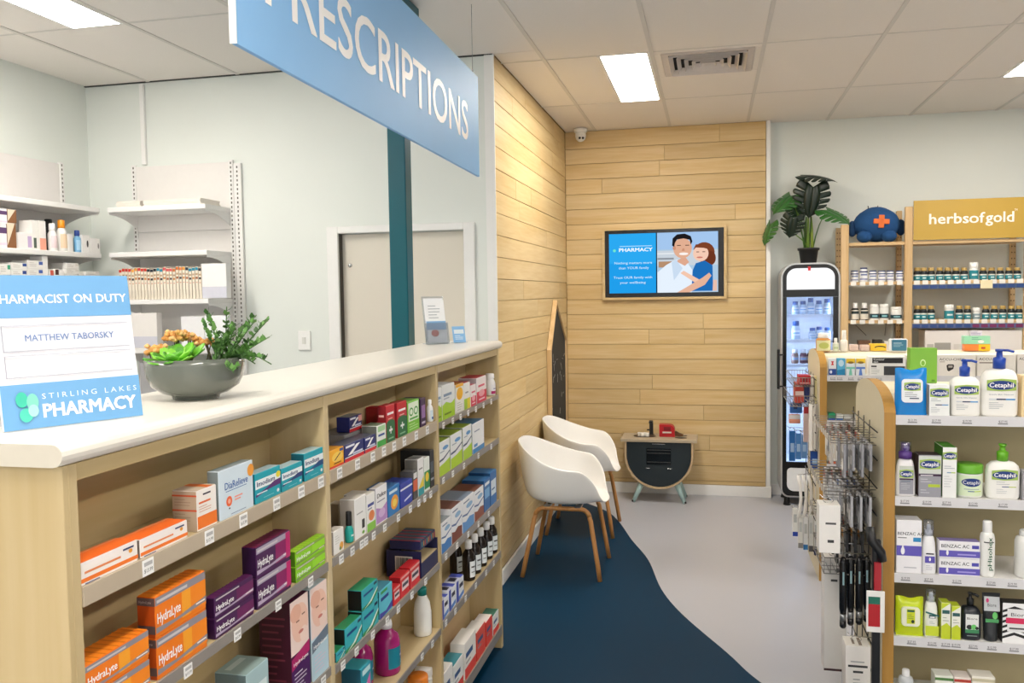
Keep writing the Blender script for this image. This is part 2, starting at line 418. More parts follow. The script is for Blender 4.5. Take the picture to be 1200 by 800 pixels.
# --- ceiling: every tile its own piece, in a T-bar grid
GX0, GY0 = .28, 6.075
CT = C('#efe9e2', .85, vary=.035, scale=120, bump=.08); BAR = C('#dad5ce', .5, vary=.02)
cl = struct(MB().box(XL-.1, XR, YN, YB+.1, CEIL+.03, CEIL+.1, C('#c8c2ba', .9)).obj('ceiling'))
LIGHTX = [-3.0, -.6, 1.8]; LIGHTY = [4.87, 2.465, .06, -2.345]
gx = [GX0+.6*k for k in range(-7, 8)]; gy = [GY0-1.205*k for k in range(-1, 8)][::-1]
tmesh = {}
VX0, VX1, VY0, VY1 = -.27, .235, 4.93, 5.435
for i in range(len(gx)-1):
    for j in range(len(gy)-1):
        x0, x1, y0, y1 = max(gx[i], XL), min(gx[i+1], XR), max(gy[j], YN), min(gy[j+1], YB)
        if x1-x0 < .03 or y1-y0 < .03: continue
        if x1 <= XW+.01 and y0 >= YD-.02: continue
        if x1 <= XW+.01 and y1 > YD: y1 = YD
        reg = [(x0, x1, y0, y1)]
        if x0 < XW < x1 and y1 > YD: reg = [(XW, x1, max(y0, YD), y1)]+([(x0, x1, y0, YD)] if y0 < YD-.02 else [])
        for lx in LIGHTX:
            for ly in LIGHTY:
                if lx == -.6 and ly == 2.465: continue
                if abs(x0-(lx-.32)) < .06 and abs(y0-ly) < .06: reg = [(x0, lx-.02, y0, y1)]
        if abs(x0+.32) < .02 and abs(y0-4.87) < .03: reg = [(x0, x1, VY1, y1), (x0, x1, y0, VY0), (x0, VX0, VY0, VY1), (VX1, x1, VY0, VY1)]
        for (a, b, c, d) in reg:
            if b-a < .012 or d-c < .012: continue
            w_, h_ = round(b-a, 3), round(d-c, 3)
            if (w_, h_) not in tmesh: tmesh[w_, h_] = MB().rbox(-w_/2+.002, w_/2-.002, -h_/2+.002, h_/2-.002, 0, .018, CT, .003).obj('t', mesh_only=True)
            mkobj('ceiling_tile', tmesh[w_, h_], cl, ((a+b)/2, (c+d)/2, CEIL))
mb = MB()
for x in gx:
    if XL < x < XR:
        ye = YD if x < XW else YB
        mb.box(x-.011, x+.011, YN, ye, CEIL-.004, CEIL+.004, BAR)
for y in gy:
    if YN < y < YB: mb.box(XL if y < YD else XW, XR, y-.008, y+.008, CEIL-.002, CEIL+.004, BAR)
mb.obj('ceiling_grid', cl)
mb = MB()
mb.box(XL, XW, YD-.012, YD, CEIL-.006, CEIL+.02, C('#3a3d3a', .6)); mb.obj('shadow_gap_strip', cl)
# --- ceiling lights (real lamps of the shop)
PM = EM('#fff8ee', PANEL_EMIT, 'light_panel')
k = 0
for lx in LIGHTX:
    for ly in LIGHTY:
        if (lx < -2 and ly > 4) or (lx == -.6 and ly == 2.465): continue
        vis = (lx, ly) in ((-.6, 4.87), (-3.0, 2.465), (1.8, 4.87))
        o = empty('ceiling_light', (lx+.125, ly+.6, CEIL))
        MB().box(-.128, .128, -.59, .59, -.003, .001, PM).obj('diffuser', o)
        f = MB()
        for a, b, c, d in ((-.145, -.128, -.6, .6), (.128, .145, -.6, .6), (-.128, .128, -.6, -.59), (-.128, .128, .59, .6)): f.box(a, b, c, d, -.004, .012, WHITE)
        f.obj('frame', o)
        lab = {(-.6, 4.87): 'bright rectangular ceiling panel light beside the air vent', (-3.0, 2.465): 'bright ceiling panel light over the dispensary behind the sign',
               (1.8, 4.87): 'bright ceiling panel light at the right edge above the gold banner'}.get((lx, ly), 'ceiling panel light outside the picture, '+ORD[LIGHTY.index(ly)]+' row from the back, '+ORD[LIGHTX.index(lx)]+' from the left')
        tag(o, lab, 'ceiling light', 'ceiling panel lights')
# --- air vent with stepped louvres
v = empty('air_vent', ((VX0+VX1)/2, (VY0+VY1)/2, CEIL)); VW = (VX1-VX0)/2
MB().box(-VW, VW, -VW, VW, .022, .026, C('#1f1c1a', .9)).obj('duct_back', v)
f = MB()
for a, b, c, d in ((-VW, VW, -VW, -VW+.035), (-VW, VW, VW-.035, VW), (-VW, -VW+.035, -VW+.035, VW-.035), (VW-.035, VW, -VW+.035, VW-.035)): f.box(a, b, c, d, -.006, .006, C('#d2c9c2', .6))
f.obj('frame', v)
for i in range(5):
    r0 = VW-.038-i*.042; b = MB(); t = .02; LC = C('#e2dad4', .5)
    for q in range(4):
        M = Matrix.Rotation(q*PI/2, 4, 'Z')
        V = [(-r0, -r0, -.016), (r0, -r0, -.016), (r0-t, -r0+t, .014), (-r0+t, -r0+t, .014), (-r0, -r0, -.013), (r0, -r0, -.013), (r0-t, -r0+t, .017), (-r0+t, -r0+t, .017)]
        b.add([M @ Vector(p) for p in V], [(0, 3, 2, 1), (4, 5, 6, 7), (0, 1, 5, 4)], LC)
    b.obj('louvre', v)
MB().box(-.018, .018, -.018, .018, -.012, -.008, LC).obj('centre_plate', v)
tag(v, 'square louvred air vent in the ceiling next to the panel light', 'vent')
# --- turret security camera
p = at(675, 155, 2, CEIL)
o = empty('security_camera', (-1.02, 6.93, CEIL-.005))
b = MB(); b.lathe([(.05, -.03), (.055, -.01), (.055, 0)], WHITE, 20); b.obj('base', o)
b = MB(); b.lathe([(.002, -.105), (.02, -.10), (.036, -.085), (.043, -.06), (.042, -.04), (.036, -.02)], WHITE, 20); b.obj('housing', o)
b = MB(); dirv = Vector((.25, -.85, -.45)).normalized()
M = Matrix.Translation(Vector((0, 0, -.06))+dirv*.036) @ dirv.to_track_quat('Z', 'Y').to_matrix().to_4x4()
b.lathe([(.03, 0), (.03, .008)], WHITE, 18, M=M); b.obj('lens_plate', o)
for s in (-1, 1):
    b = MB(); b.lathe([(.010, .008), (.009, .011)], BLACKM, 12, cx=s*.013, M=M); b.obj('lens', o)
tag(o, 'small white turret security camera in the corner below the ceiling', 'camera')
# --- light switch, cable cover
o = MB().rbox(-2.381, -2.302, YD-.012, YD, 1.338, 1.452, WHITE, .003).obj('light_switch')
MB().box(-2.352, -2.331, YD-.017, YD-.0125, 1.375, 1.415, C('#dcdcd6')).obj('rocker', o)
tag(o, 'white light switch on the wall left of the door', 'switch')
o = MB().rbox(-3.38, -3.352, YD-.022, YD-.001, 2.47, 2.955, WHITE, .003).obj('cable_cover')
tag(o, 'white vertical cable cover running up to the ceiling above the wall shelving', 'cable cover')
# ================================================================ counter
X0 = -.957; CY0, CY1 = 1.10, 3.85; CB = -1.27
ct = empty('dispensary_counter', (X0, CY0, 0))
def cpart(mb, name, parent=ct, bevel=0):
    o = mb.obj(name, parent, bevel=bevel); o.matrix_parent_inverse = Matrix.Translation((-X0, -CY0, 0)) if parent is ct else Matrix.Identity(4)
    return o
TOPM = C('#e9e5db', .28, vary=.02, scale=8)
# worktop with a rounded front nose
prof = [(CB, 1.40), (X0-.006, 1.40)]
for i in range(9):
    a = -PI/2+PI*i/8; prof.append((X0-.006+.0175*math.cos(a), 1.4175+.0175*math.sin(a)))
prof += [(CB, 1.435)]
pr = MB(); n = len(prof)
V = [(x, CY0-.012, z) for x, z in prof]+[(x, CY1+.02, z) for x, z in prof]
pr.add(V, [tuple(range(n)), tuple(range(n, 2*n))[::-1]], C('#cfc8b8', .5)); pr.add(V, [(i, i+n, (i+1) % n+n, (i+1) % n) for i in range(n)], TOPM)
cpart(pr, 'worktop')
STY = [1.105, 2.0, 2.908, 3.815]; ST = .026
cpart(MB().rbox(CB+.02, X0, CY0, CY0+.012, .0, 1.40, PLY, .001), 'end_panel')
for i, y in enumerate(STY):
    cpart(MB().rbox(-1.11, X0, y+(.007 if i == 0 else 0), y+ST, 0, 1.3995, PLY, .001), 'upright')
cpart(MB().box(CB+.02, -1.11, CY0+.012, STY[3]+ST, 0, 1.3995, PLYY), 'back_panel')
for a, b in zip(STY, STY[1:]): cpart(MB().rbox(X0-.012, X0-.001, a+ST, b, 1.372, 1.3995, PLYY, .001), 'top_rail')
SHELF = {0: [(1.203, .031), (.973, .022), (.701, .022), (.43, .022), (.1, .04)],
         1: [(1.203, .034), (.974, .022), (.69, .022), (.448, .022), (.17, .022)],
         2: [(1.191, .02), (.991, .025), (.705, .03), (.462, .03), (.113, .045)]}
STRIP = C('#8c8680', .35, vary=.03)
def ticket_mesh(w=.03, h=.028):
    b = MB(); b.box(0, .001, -w/2, w/2, -h/2, h/2, C('#f4f4f2', .4))
    k = C('#4c4c4c')
    b.add([(.0012, -w*.38, .1*h), (.0012, w*.38, .1*h), (.0012, w*.38, .34*h), (.0012, -w*.38, .34*h)], [(0, 1, 2, 3)], C('#b7b7b7'))
    V, Fc, TW = text_geo('$13.99', .02); s = w*.76/TW
    b.add([(.0013, -w*.38+a*s, -h*.3+c*s*1.1) for a, c in V], Fc, k)
    return b.obj('ticket', mesh_only=True)
TM = ticket_mesh()
rt = random.Random(4)
TICKS = {(0, 0): [172, 244, 284, 323, 352, 375], (0, 1): [219, 277, 325, 363], (1, 0): [397, 418, 436, 449, 461, 473, 487, 500], (1, 1): [399, 412, 423, 428, 437, 450, 466, 480, 490, 497, 504],
         (1, 2): [401, 417, 436, 453, 466, 482, 498], (1, 3): [506, 494], (2, 0): [519, 530, 539, 548, 557, 566, 575], (2, 1): [519, 530, 543, 560, 575], (2, 2): [522, 535, 548, 560, 572], (2, 3): [522, 533, 545, 557, 569, 578], (0, 2): [378]}
for c, L in SHELF.items():
    ya, yb = STY[c]+ST, STY[c+1]
    for k, (z, lip) in enumerate(L):
        sh = cpart(MB().rbox(-1.109, X0-.003, ya+.0005, yb-.0005, z-.018, z, PLYY, .001), 'shelf')
        li = MB().rbox(X0-.0025, X0+.002, ya+.0005, yb-.0005, z-lip, z+.001, STRIP if (c, k) != (0, 0) and (c, k) != (1, 0) else C('#b9ab96', .4), .0005)
        cpart(li, 'price_strip', sh)
        xs = TICKS.get((c, k), [])
        for x in xs:
            y = yon(x, X0, z-.015)
            if not (ya+.016 < y < yb-.016): continue
            o = mkobj('price_ticket', TM, sh, (X0+.0022, y, z-.016))
            if c == 2 or k: o.scale = (1, .85, .82)
tag(ct, 'long pale plywood counter with open medicine shelves and a white worktop', 'counter')
# ---------------------------------------------------------------- goods on the counter shelves
XF = X0-.004
def place(o, Y0, Y1, z, depth, xf=XF):
    o.location = (xf-depth/2, (Y0+Y1)/2, z+.0006); o.rotation_euler = (0, 0, PI/2); return o
def CBX(x0, x1, yt, comp, k, depth, label, base, front=(), n=1, xf=XF, z=None, name='medicine_box', cat='box', group=None, **kw):
    zb = SHELF[comp][k][0] if z is None else z
    Y0, Y1 = yon(x0, xf, zb), yon(x1, xf, zb); ya, yb = STY[comp]+ST+.002, STY[comp+1]-.002
    Y0, Y1 = max(Y0, ya)+.0006, min(Y1, yb)-.0006
    if depth > 1: depth = min(.135, max(.02, xf-xon(depth, yon(x0, xf, zb), zb)))
    h = at(x0, yt, 0, xf).z - zb
    if k: h = min(h, SHELF[comp][k-1][0]-.021-zb)          # stays under the shelf above
    h /= n; outl = []
    for i in range(n):
        o = carton(name, Y1-Y0, depth, h-.0008, base, front, **kw); place(o, Y0, Y1, zb+i*h, depth, xf)
        lab = label if n == 1 else label.replace('%', ('lower', 'upper')[i] if n == 2 else ('bottom', 'middle', 'top')[i])
        tag(o, lab, cat, group); outl.append(o)
    return outl
OR = '#f07a28'
panf = [('r', 0, .12, 1, .3, OR), ('r', 0.06, 0.48, 0.68, 0.578, '#e58a55'), ('e', .86, .62, .035, .1, '#f0a63a'), ('r', 0.72, 0.74, 0.92, 0.824, '#2b3a66'), ('r', .06, .03, .3, .07, '#44507a')]
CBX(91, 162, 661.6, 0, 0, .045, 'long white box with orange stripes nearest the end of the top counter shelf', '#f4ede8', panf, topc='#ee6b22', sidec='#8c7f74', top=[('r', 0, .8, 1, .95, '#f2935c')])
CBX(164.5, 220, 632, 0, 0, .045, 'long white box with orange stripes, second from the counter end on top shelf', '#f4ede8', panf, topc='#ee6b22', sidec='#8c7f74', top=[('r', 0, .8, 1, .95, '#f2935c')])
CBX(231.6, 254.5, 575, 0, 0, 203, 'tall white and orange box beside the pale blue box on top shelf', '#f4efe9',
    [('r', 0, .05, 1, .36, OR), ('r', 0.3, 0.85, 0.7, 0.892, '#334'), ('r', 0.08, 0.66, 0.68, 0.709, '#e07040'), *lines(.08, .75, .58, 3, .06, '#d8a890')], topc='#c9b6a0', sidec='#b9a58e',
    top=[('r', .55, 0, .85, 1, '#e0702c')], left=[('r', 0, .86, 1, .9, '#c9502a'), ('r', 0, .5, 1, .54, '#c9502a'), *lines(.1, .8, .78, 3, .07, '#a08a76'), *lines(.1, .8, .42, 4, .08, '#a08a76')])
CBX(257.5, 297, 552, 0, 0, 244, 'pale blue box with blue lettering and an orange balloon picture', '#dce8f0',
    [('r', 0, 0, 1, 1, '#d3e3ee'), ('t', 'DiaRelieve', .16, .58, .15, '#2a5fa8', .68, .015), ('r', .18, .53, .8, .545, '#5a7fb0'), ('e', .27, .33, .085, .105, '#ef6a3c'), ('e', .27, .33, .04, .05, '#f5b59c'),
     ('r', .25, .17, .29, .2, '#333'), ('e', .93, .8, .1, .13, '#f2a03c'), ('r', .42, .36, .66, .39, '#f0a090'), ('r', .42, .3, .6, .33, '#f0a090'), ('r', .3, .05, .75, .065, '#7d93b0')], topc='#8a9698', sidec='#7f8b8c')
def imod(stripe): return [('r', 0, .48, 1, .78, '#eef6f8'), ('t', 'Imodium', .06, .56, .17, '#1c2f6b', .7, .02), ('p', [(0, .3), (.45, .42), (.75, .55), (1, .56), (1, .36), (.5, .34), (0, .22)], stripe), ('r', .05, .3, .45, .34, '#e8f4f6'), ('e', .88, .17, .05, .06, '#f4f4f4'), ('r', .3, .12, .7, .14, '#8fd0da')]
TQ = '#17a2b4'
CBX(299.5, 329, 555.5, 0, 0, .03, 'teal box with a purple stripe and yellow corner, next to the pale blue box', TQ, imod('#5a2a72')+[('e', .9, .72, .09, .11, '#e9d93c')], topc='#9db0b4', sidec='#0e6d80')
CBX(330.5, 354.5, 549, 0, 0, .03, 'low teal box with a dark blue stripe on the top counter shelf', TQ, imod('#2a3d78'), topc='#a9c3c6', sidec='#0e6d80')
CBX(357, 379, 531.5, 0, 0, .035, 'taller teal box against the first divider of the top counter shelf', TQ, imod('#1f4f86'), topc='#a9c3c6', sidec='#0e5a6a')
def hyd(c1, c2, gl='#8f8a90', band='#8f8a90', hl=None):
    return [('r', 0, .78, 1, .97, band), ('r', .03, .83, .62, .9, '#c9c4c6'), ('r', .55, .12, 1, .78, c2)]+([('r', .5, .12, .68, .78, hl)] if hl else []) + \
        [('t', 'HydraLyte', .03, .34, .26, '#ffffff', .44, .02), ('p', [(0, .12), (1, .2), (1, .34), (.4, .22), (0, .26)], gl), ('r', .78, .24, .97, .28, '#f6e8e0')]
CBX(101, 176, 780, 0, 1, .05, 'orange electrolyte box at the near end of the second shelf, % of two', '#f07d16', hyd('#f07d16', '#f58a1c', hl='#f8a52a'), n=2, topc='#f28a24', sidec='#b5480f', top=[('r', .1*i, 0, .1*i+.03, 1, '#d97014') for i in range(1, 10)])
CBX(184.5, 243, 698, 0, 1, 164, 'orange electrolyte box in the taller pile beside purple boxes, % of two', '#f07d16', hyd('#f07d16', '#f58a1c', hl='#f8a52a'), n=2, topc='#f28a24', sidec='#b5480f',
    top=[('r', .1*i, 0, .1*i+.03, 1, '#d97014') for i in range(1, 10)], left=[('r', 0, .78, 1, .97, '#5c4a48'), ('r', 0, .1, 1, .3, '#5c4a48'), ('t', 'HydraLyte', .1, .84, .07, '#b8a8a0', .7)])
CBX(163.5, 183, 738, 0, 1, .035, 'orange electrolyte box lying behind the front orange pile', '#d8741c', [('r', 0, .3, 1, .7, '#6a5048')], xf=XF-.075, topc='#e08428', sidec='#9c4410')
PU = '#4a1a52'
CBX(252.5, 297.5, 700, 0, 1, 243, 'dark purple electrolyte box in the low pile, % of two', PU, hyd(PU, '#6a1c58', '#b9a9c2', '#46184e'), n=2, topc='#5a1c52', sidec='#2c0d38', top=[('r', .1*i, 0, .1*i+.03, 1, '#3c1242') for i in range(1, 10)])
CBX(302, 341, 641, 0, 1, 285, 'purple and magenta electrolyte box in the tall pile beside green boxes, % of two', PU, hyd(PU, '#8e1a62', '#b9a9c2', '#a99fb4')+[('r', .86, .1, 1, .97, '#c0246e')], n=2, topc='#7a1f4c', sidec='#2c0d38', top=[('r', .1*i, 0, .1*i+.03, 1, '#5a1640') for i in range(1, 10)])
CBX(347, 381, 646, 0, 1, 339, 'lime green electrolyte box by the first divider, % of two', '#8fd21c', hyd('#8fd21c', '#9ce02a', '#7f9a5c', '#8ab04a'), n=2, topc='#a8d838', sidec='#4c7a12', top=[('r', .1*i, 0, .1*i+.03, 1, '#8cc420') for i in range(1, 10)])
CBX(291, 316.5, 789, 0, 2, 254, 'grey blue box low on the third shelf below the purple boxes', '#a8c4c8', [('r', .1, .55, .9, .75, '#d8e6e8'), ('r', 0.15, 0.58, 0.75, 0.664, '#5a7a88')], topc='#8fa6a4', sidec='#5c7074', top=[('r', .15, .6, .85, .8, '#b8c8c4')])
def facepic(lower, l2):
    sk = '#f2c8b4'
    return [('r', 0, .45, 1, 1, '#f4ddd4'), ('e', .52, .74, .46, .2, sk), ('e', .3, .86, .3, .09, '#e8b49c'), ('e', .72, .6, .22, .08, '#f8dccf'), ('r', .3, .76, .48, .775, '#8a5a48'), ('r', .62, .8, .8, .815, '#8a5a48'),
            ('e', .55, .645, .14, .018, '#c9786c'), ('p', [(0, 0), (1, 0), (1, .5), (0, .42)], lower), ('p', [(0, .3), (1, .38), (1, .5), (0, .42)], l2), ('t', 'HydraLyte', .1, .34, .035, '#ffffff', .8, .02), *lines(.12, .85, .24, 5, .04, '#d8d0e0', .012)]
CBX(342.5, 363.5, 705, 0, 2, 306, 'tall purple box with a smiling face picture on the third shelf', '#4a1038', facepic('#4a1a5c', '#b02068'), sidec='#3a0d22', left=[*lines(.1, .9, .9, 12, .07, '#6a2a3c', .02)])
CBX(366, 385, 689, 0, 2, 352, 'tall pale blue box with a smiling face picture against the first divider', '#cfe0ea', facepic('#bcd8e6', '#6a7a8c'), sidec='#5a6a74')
# --- second bay, top shelf
swo = lambda b: [('r', 0, 0, 1, .2, '#d8262e'), ('p', [(.15, .35), (.35, .35), (.8, .85), (.6, .85)], '#ffffff'), ('r', .05, .8, .5, .92, '#e8eaf2'), ('r', .4, .3, .92, .42, '#c9d2ea'), ('r', 0, .22, 1, .27, '#f4f4f4')]
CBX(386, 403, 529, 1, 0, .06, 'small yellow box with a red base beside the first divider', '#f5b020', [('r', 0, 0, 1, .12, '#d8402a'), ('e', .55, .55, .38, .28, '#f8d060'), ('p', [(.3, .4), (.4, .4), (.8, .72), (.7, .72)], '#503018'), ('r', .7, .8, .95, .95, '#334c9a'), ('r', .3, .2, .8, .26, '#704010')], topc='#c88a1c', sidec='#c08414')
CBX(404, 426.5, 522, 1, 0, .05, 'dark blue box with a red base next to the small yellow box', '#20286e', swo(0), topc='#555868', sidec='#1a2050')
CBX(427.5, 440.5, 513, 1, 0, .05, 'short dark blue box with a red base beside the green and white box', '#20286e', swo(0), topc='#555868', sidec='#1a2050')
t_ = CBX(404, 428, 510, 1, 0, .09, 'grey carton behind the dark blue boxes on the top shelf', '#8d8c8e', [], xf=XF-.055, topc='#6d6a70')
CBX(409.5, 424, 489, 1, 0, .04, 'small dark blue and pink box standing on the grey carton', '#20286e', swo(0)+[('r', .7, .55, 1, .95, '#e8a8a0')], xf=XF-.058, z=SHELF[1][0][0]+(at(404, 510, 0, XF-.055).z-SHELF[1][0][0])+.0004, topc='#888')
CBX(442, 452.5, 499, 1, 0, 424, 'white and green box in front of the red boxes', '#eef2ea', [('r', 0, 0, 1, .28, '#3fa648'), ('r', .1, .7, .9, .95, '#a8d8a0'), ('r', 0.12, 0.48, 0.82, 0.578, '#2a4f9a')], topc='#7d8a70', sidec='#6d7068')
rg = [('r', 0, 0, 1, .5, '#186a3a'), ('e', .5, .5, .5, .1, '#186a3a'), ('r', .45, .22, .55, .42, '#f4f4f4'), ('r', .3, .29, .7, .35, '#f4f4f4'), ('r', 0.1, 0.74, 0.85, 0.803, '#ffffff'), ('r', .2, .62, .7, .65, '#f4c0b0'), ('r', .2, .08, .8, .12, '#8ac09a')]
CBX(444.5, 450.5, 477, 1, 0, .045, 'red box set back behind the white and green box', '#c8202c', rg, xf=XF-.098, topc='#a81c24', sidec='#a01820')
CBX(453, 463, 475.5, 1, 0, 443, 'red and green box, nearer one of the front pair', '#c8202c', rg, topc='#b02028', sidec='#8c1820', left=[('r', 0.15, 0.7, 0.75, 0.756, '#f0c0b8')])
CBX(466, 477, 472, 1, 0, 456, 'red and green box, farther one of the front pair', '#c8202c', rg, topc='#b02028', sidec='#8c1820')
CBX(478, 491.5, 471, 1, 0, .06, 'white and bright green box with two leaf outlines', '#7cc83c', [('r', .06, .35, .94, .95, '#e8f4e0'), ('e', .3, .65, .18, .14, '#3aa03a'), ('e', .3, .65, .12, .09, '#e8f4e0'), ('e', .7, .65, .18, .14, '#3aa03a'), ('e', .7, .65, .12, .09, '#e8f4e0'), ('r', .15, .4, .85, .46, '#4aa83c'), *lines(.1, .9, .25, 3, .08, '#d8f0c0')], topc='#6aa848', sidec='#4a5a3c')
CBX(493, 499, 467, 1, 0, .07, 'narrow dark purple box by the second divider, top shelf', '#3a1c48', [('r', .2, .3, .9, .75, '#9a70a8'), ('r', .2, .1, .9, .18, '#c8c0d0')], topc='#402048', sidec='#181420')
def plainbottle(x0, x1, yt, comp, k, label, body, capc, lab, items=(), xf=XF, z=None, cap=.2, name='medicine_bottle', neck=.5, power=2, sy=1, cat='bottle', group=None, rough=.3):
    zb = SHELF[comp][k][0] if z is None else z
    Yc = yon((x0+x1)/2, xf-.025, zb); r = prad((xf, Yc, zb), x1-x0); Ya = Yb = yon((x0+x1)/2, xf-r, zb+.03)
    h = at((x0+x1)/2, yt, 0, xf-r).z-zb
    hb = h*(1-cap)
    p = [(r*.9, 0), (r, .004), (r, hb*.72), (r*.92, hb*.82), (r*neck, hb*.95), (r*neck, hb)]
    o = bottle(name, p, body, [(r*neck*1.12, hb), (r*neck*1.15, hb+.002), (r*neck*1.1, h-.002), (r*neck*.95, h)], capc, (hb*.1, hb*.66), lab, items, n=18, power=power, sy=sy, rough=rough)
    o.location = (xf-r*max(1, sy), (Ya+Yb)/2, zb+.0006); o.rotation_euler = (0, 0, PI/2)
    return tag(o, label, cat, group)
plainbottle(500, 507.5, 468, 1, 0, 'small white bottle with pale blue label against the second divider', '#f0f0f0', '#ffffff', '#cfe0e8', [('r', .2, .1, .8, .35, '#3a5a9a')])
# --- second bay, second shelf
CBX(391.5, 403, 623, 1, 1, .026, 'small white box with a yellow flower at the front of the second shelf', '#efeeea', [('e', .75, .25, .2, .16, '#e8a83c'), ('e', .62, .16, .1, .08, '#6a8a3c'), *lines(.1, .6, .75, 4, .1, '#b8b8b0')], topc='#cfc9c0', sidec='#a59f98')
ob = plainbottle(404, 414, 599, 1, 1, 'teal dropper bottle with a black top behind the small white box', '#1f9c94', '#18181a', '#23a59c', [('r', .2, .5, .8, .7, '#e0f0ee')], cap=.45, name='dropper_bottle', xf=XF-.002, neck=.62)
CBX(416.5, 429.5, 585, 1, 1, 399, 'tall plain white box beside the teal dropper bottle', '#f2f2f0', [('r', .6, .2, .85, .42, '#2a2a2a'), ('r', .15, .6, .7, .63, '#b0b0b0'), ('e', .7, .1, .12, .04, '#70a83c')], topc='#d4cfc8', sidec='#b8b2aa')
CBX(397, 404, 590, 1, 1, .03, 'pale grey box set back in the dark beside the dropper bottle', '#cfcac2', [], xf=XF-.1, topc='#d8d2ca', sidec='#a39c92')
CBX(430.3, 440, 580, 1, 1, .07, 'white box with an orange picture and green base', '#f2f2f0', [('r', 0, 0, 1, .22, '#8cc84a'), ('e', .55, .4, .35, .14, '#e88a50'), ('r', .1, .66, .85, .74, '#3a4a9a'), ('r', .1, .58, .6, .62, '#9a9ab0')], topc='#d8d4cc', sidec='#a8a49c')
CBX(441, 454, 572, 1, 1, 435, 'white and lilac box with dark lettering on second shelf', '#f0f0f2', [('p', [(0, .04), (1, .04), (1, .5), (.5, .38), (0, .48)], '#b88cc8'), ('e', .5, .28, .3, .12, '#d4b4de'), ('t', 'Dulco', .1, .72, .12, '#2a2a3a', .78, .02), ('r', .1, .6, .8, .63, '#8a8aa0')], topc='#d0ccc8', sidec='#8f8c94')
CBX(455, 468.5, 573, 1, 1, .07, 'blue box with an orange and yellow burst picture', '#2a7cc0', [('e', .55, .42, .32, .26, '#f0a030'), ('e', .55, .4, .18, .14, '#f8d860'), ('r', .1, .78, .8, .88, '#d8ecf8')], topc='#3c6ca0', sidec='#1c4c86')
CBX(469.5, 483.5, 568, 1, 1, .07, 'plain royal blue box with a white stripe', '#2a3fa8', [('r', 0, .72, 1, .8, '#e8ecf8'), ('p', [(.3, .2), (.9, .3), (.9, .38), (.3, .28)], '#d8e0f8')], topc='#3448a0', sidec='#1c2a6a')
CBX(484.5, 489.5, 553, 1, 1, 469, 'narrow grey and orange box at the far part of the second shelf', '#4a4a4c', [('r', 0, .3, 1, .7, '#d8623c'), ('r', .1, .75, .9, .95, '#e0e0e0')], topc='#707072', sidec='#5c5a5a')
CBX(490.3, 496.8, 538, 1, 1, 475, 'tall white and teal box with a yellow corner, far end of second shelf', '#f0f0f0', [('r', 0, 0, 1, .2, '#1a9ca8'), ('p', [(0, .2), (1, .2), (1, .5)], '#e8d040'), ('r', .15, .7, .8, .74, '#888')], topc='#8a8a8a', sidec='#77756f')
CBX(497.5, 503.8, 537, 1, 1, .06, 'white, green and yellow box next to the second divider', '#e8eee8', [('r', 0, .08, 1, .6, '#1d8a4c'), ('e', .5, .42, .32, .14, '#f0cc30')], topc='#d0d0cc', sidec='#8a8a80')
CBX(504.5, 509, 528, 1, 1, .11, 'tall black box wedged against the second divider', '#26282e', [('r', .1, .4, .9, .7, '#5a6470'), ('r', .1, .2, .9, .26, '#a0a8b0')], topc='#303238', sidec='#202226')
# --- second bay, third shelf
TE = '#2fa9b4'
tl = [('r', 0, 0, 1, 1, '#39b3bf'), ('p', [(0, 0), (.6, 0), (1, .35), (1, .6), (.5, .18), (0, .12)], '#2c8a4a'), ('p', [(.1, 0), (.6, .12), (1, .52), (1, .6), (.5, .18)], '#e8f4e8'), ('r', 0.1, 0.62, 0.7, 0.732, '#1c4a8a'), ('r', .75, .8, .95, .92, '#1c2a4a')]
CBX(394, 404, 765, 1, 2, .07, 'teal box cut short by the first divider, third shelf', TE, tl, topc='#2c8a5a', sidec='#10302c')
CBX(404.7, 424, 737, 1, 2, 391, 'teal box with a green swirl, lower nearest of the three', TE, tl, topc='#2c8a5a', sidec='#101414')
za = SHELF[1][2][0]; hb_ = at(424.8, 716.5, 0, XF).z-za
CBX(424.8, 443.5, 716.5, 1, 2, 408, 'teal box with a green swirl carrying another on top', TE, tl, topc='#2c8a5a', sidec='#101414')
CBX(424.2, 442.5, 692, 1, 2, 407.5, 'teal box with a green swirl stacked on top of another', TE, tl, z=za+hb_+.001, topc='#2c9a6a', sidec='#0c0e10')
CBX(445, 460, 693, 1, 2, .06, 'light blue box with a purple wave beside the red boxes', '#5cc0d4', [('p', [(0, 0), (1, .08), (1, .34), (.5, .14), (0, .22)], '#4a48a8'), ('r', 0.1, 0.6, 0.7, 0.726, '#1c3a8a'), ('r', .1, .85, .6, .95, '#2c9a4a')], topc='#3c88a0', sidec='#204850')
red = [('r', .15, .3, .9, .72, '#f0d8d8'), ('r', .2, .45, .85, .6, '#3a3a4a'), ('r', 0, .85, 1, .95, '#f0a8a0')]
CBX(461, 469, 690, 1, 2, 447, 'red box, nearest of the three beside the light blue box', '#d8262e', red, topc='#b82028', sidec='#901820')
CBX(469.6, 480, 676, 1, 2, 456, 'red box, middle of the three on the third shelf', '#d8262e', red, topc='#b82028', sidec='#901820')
CBX(480.8, 492, 665, 1, 2, 468, 'red box, farthest of the three, next to the navy carton', '#d8262e', red, topc='#b82028', sidec='#901820')
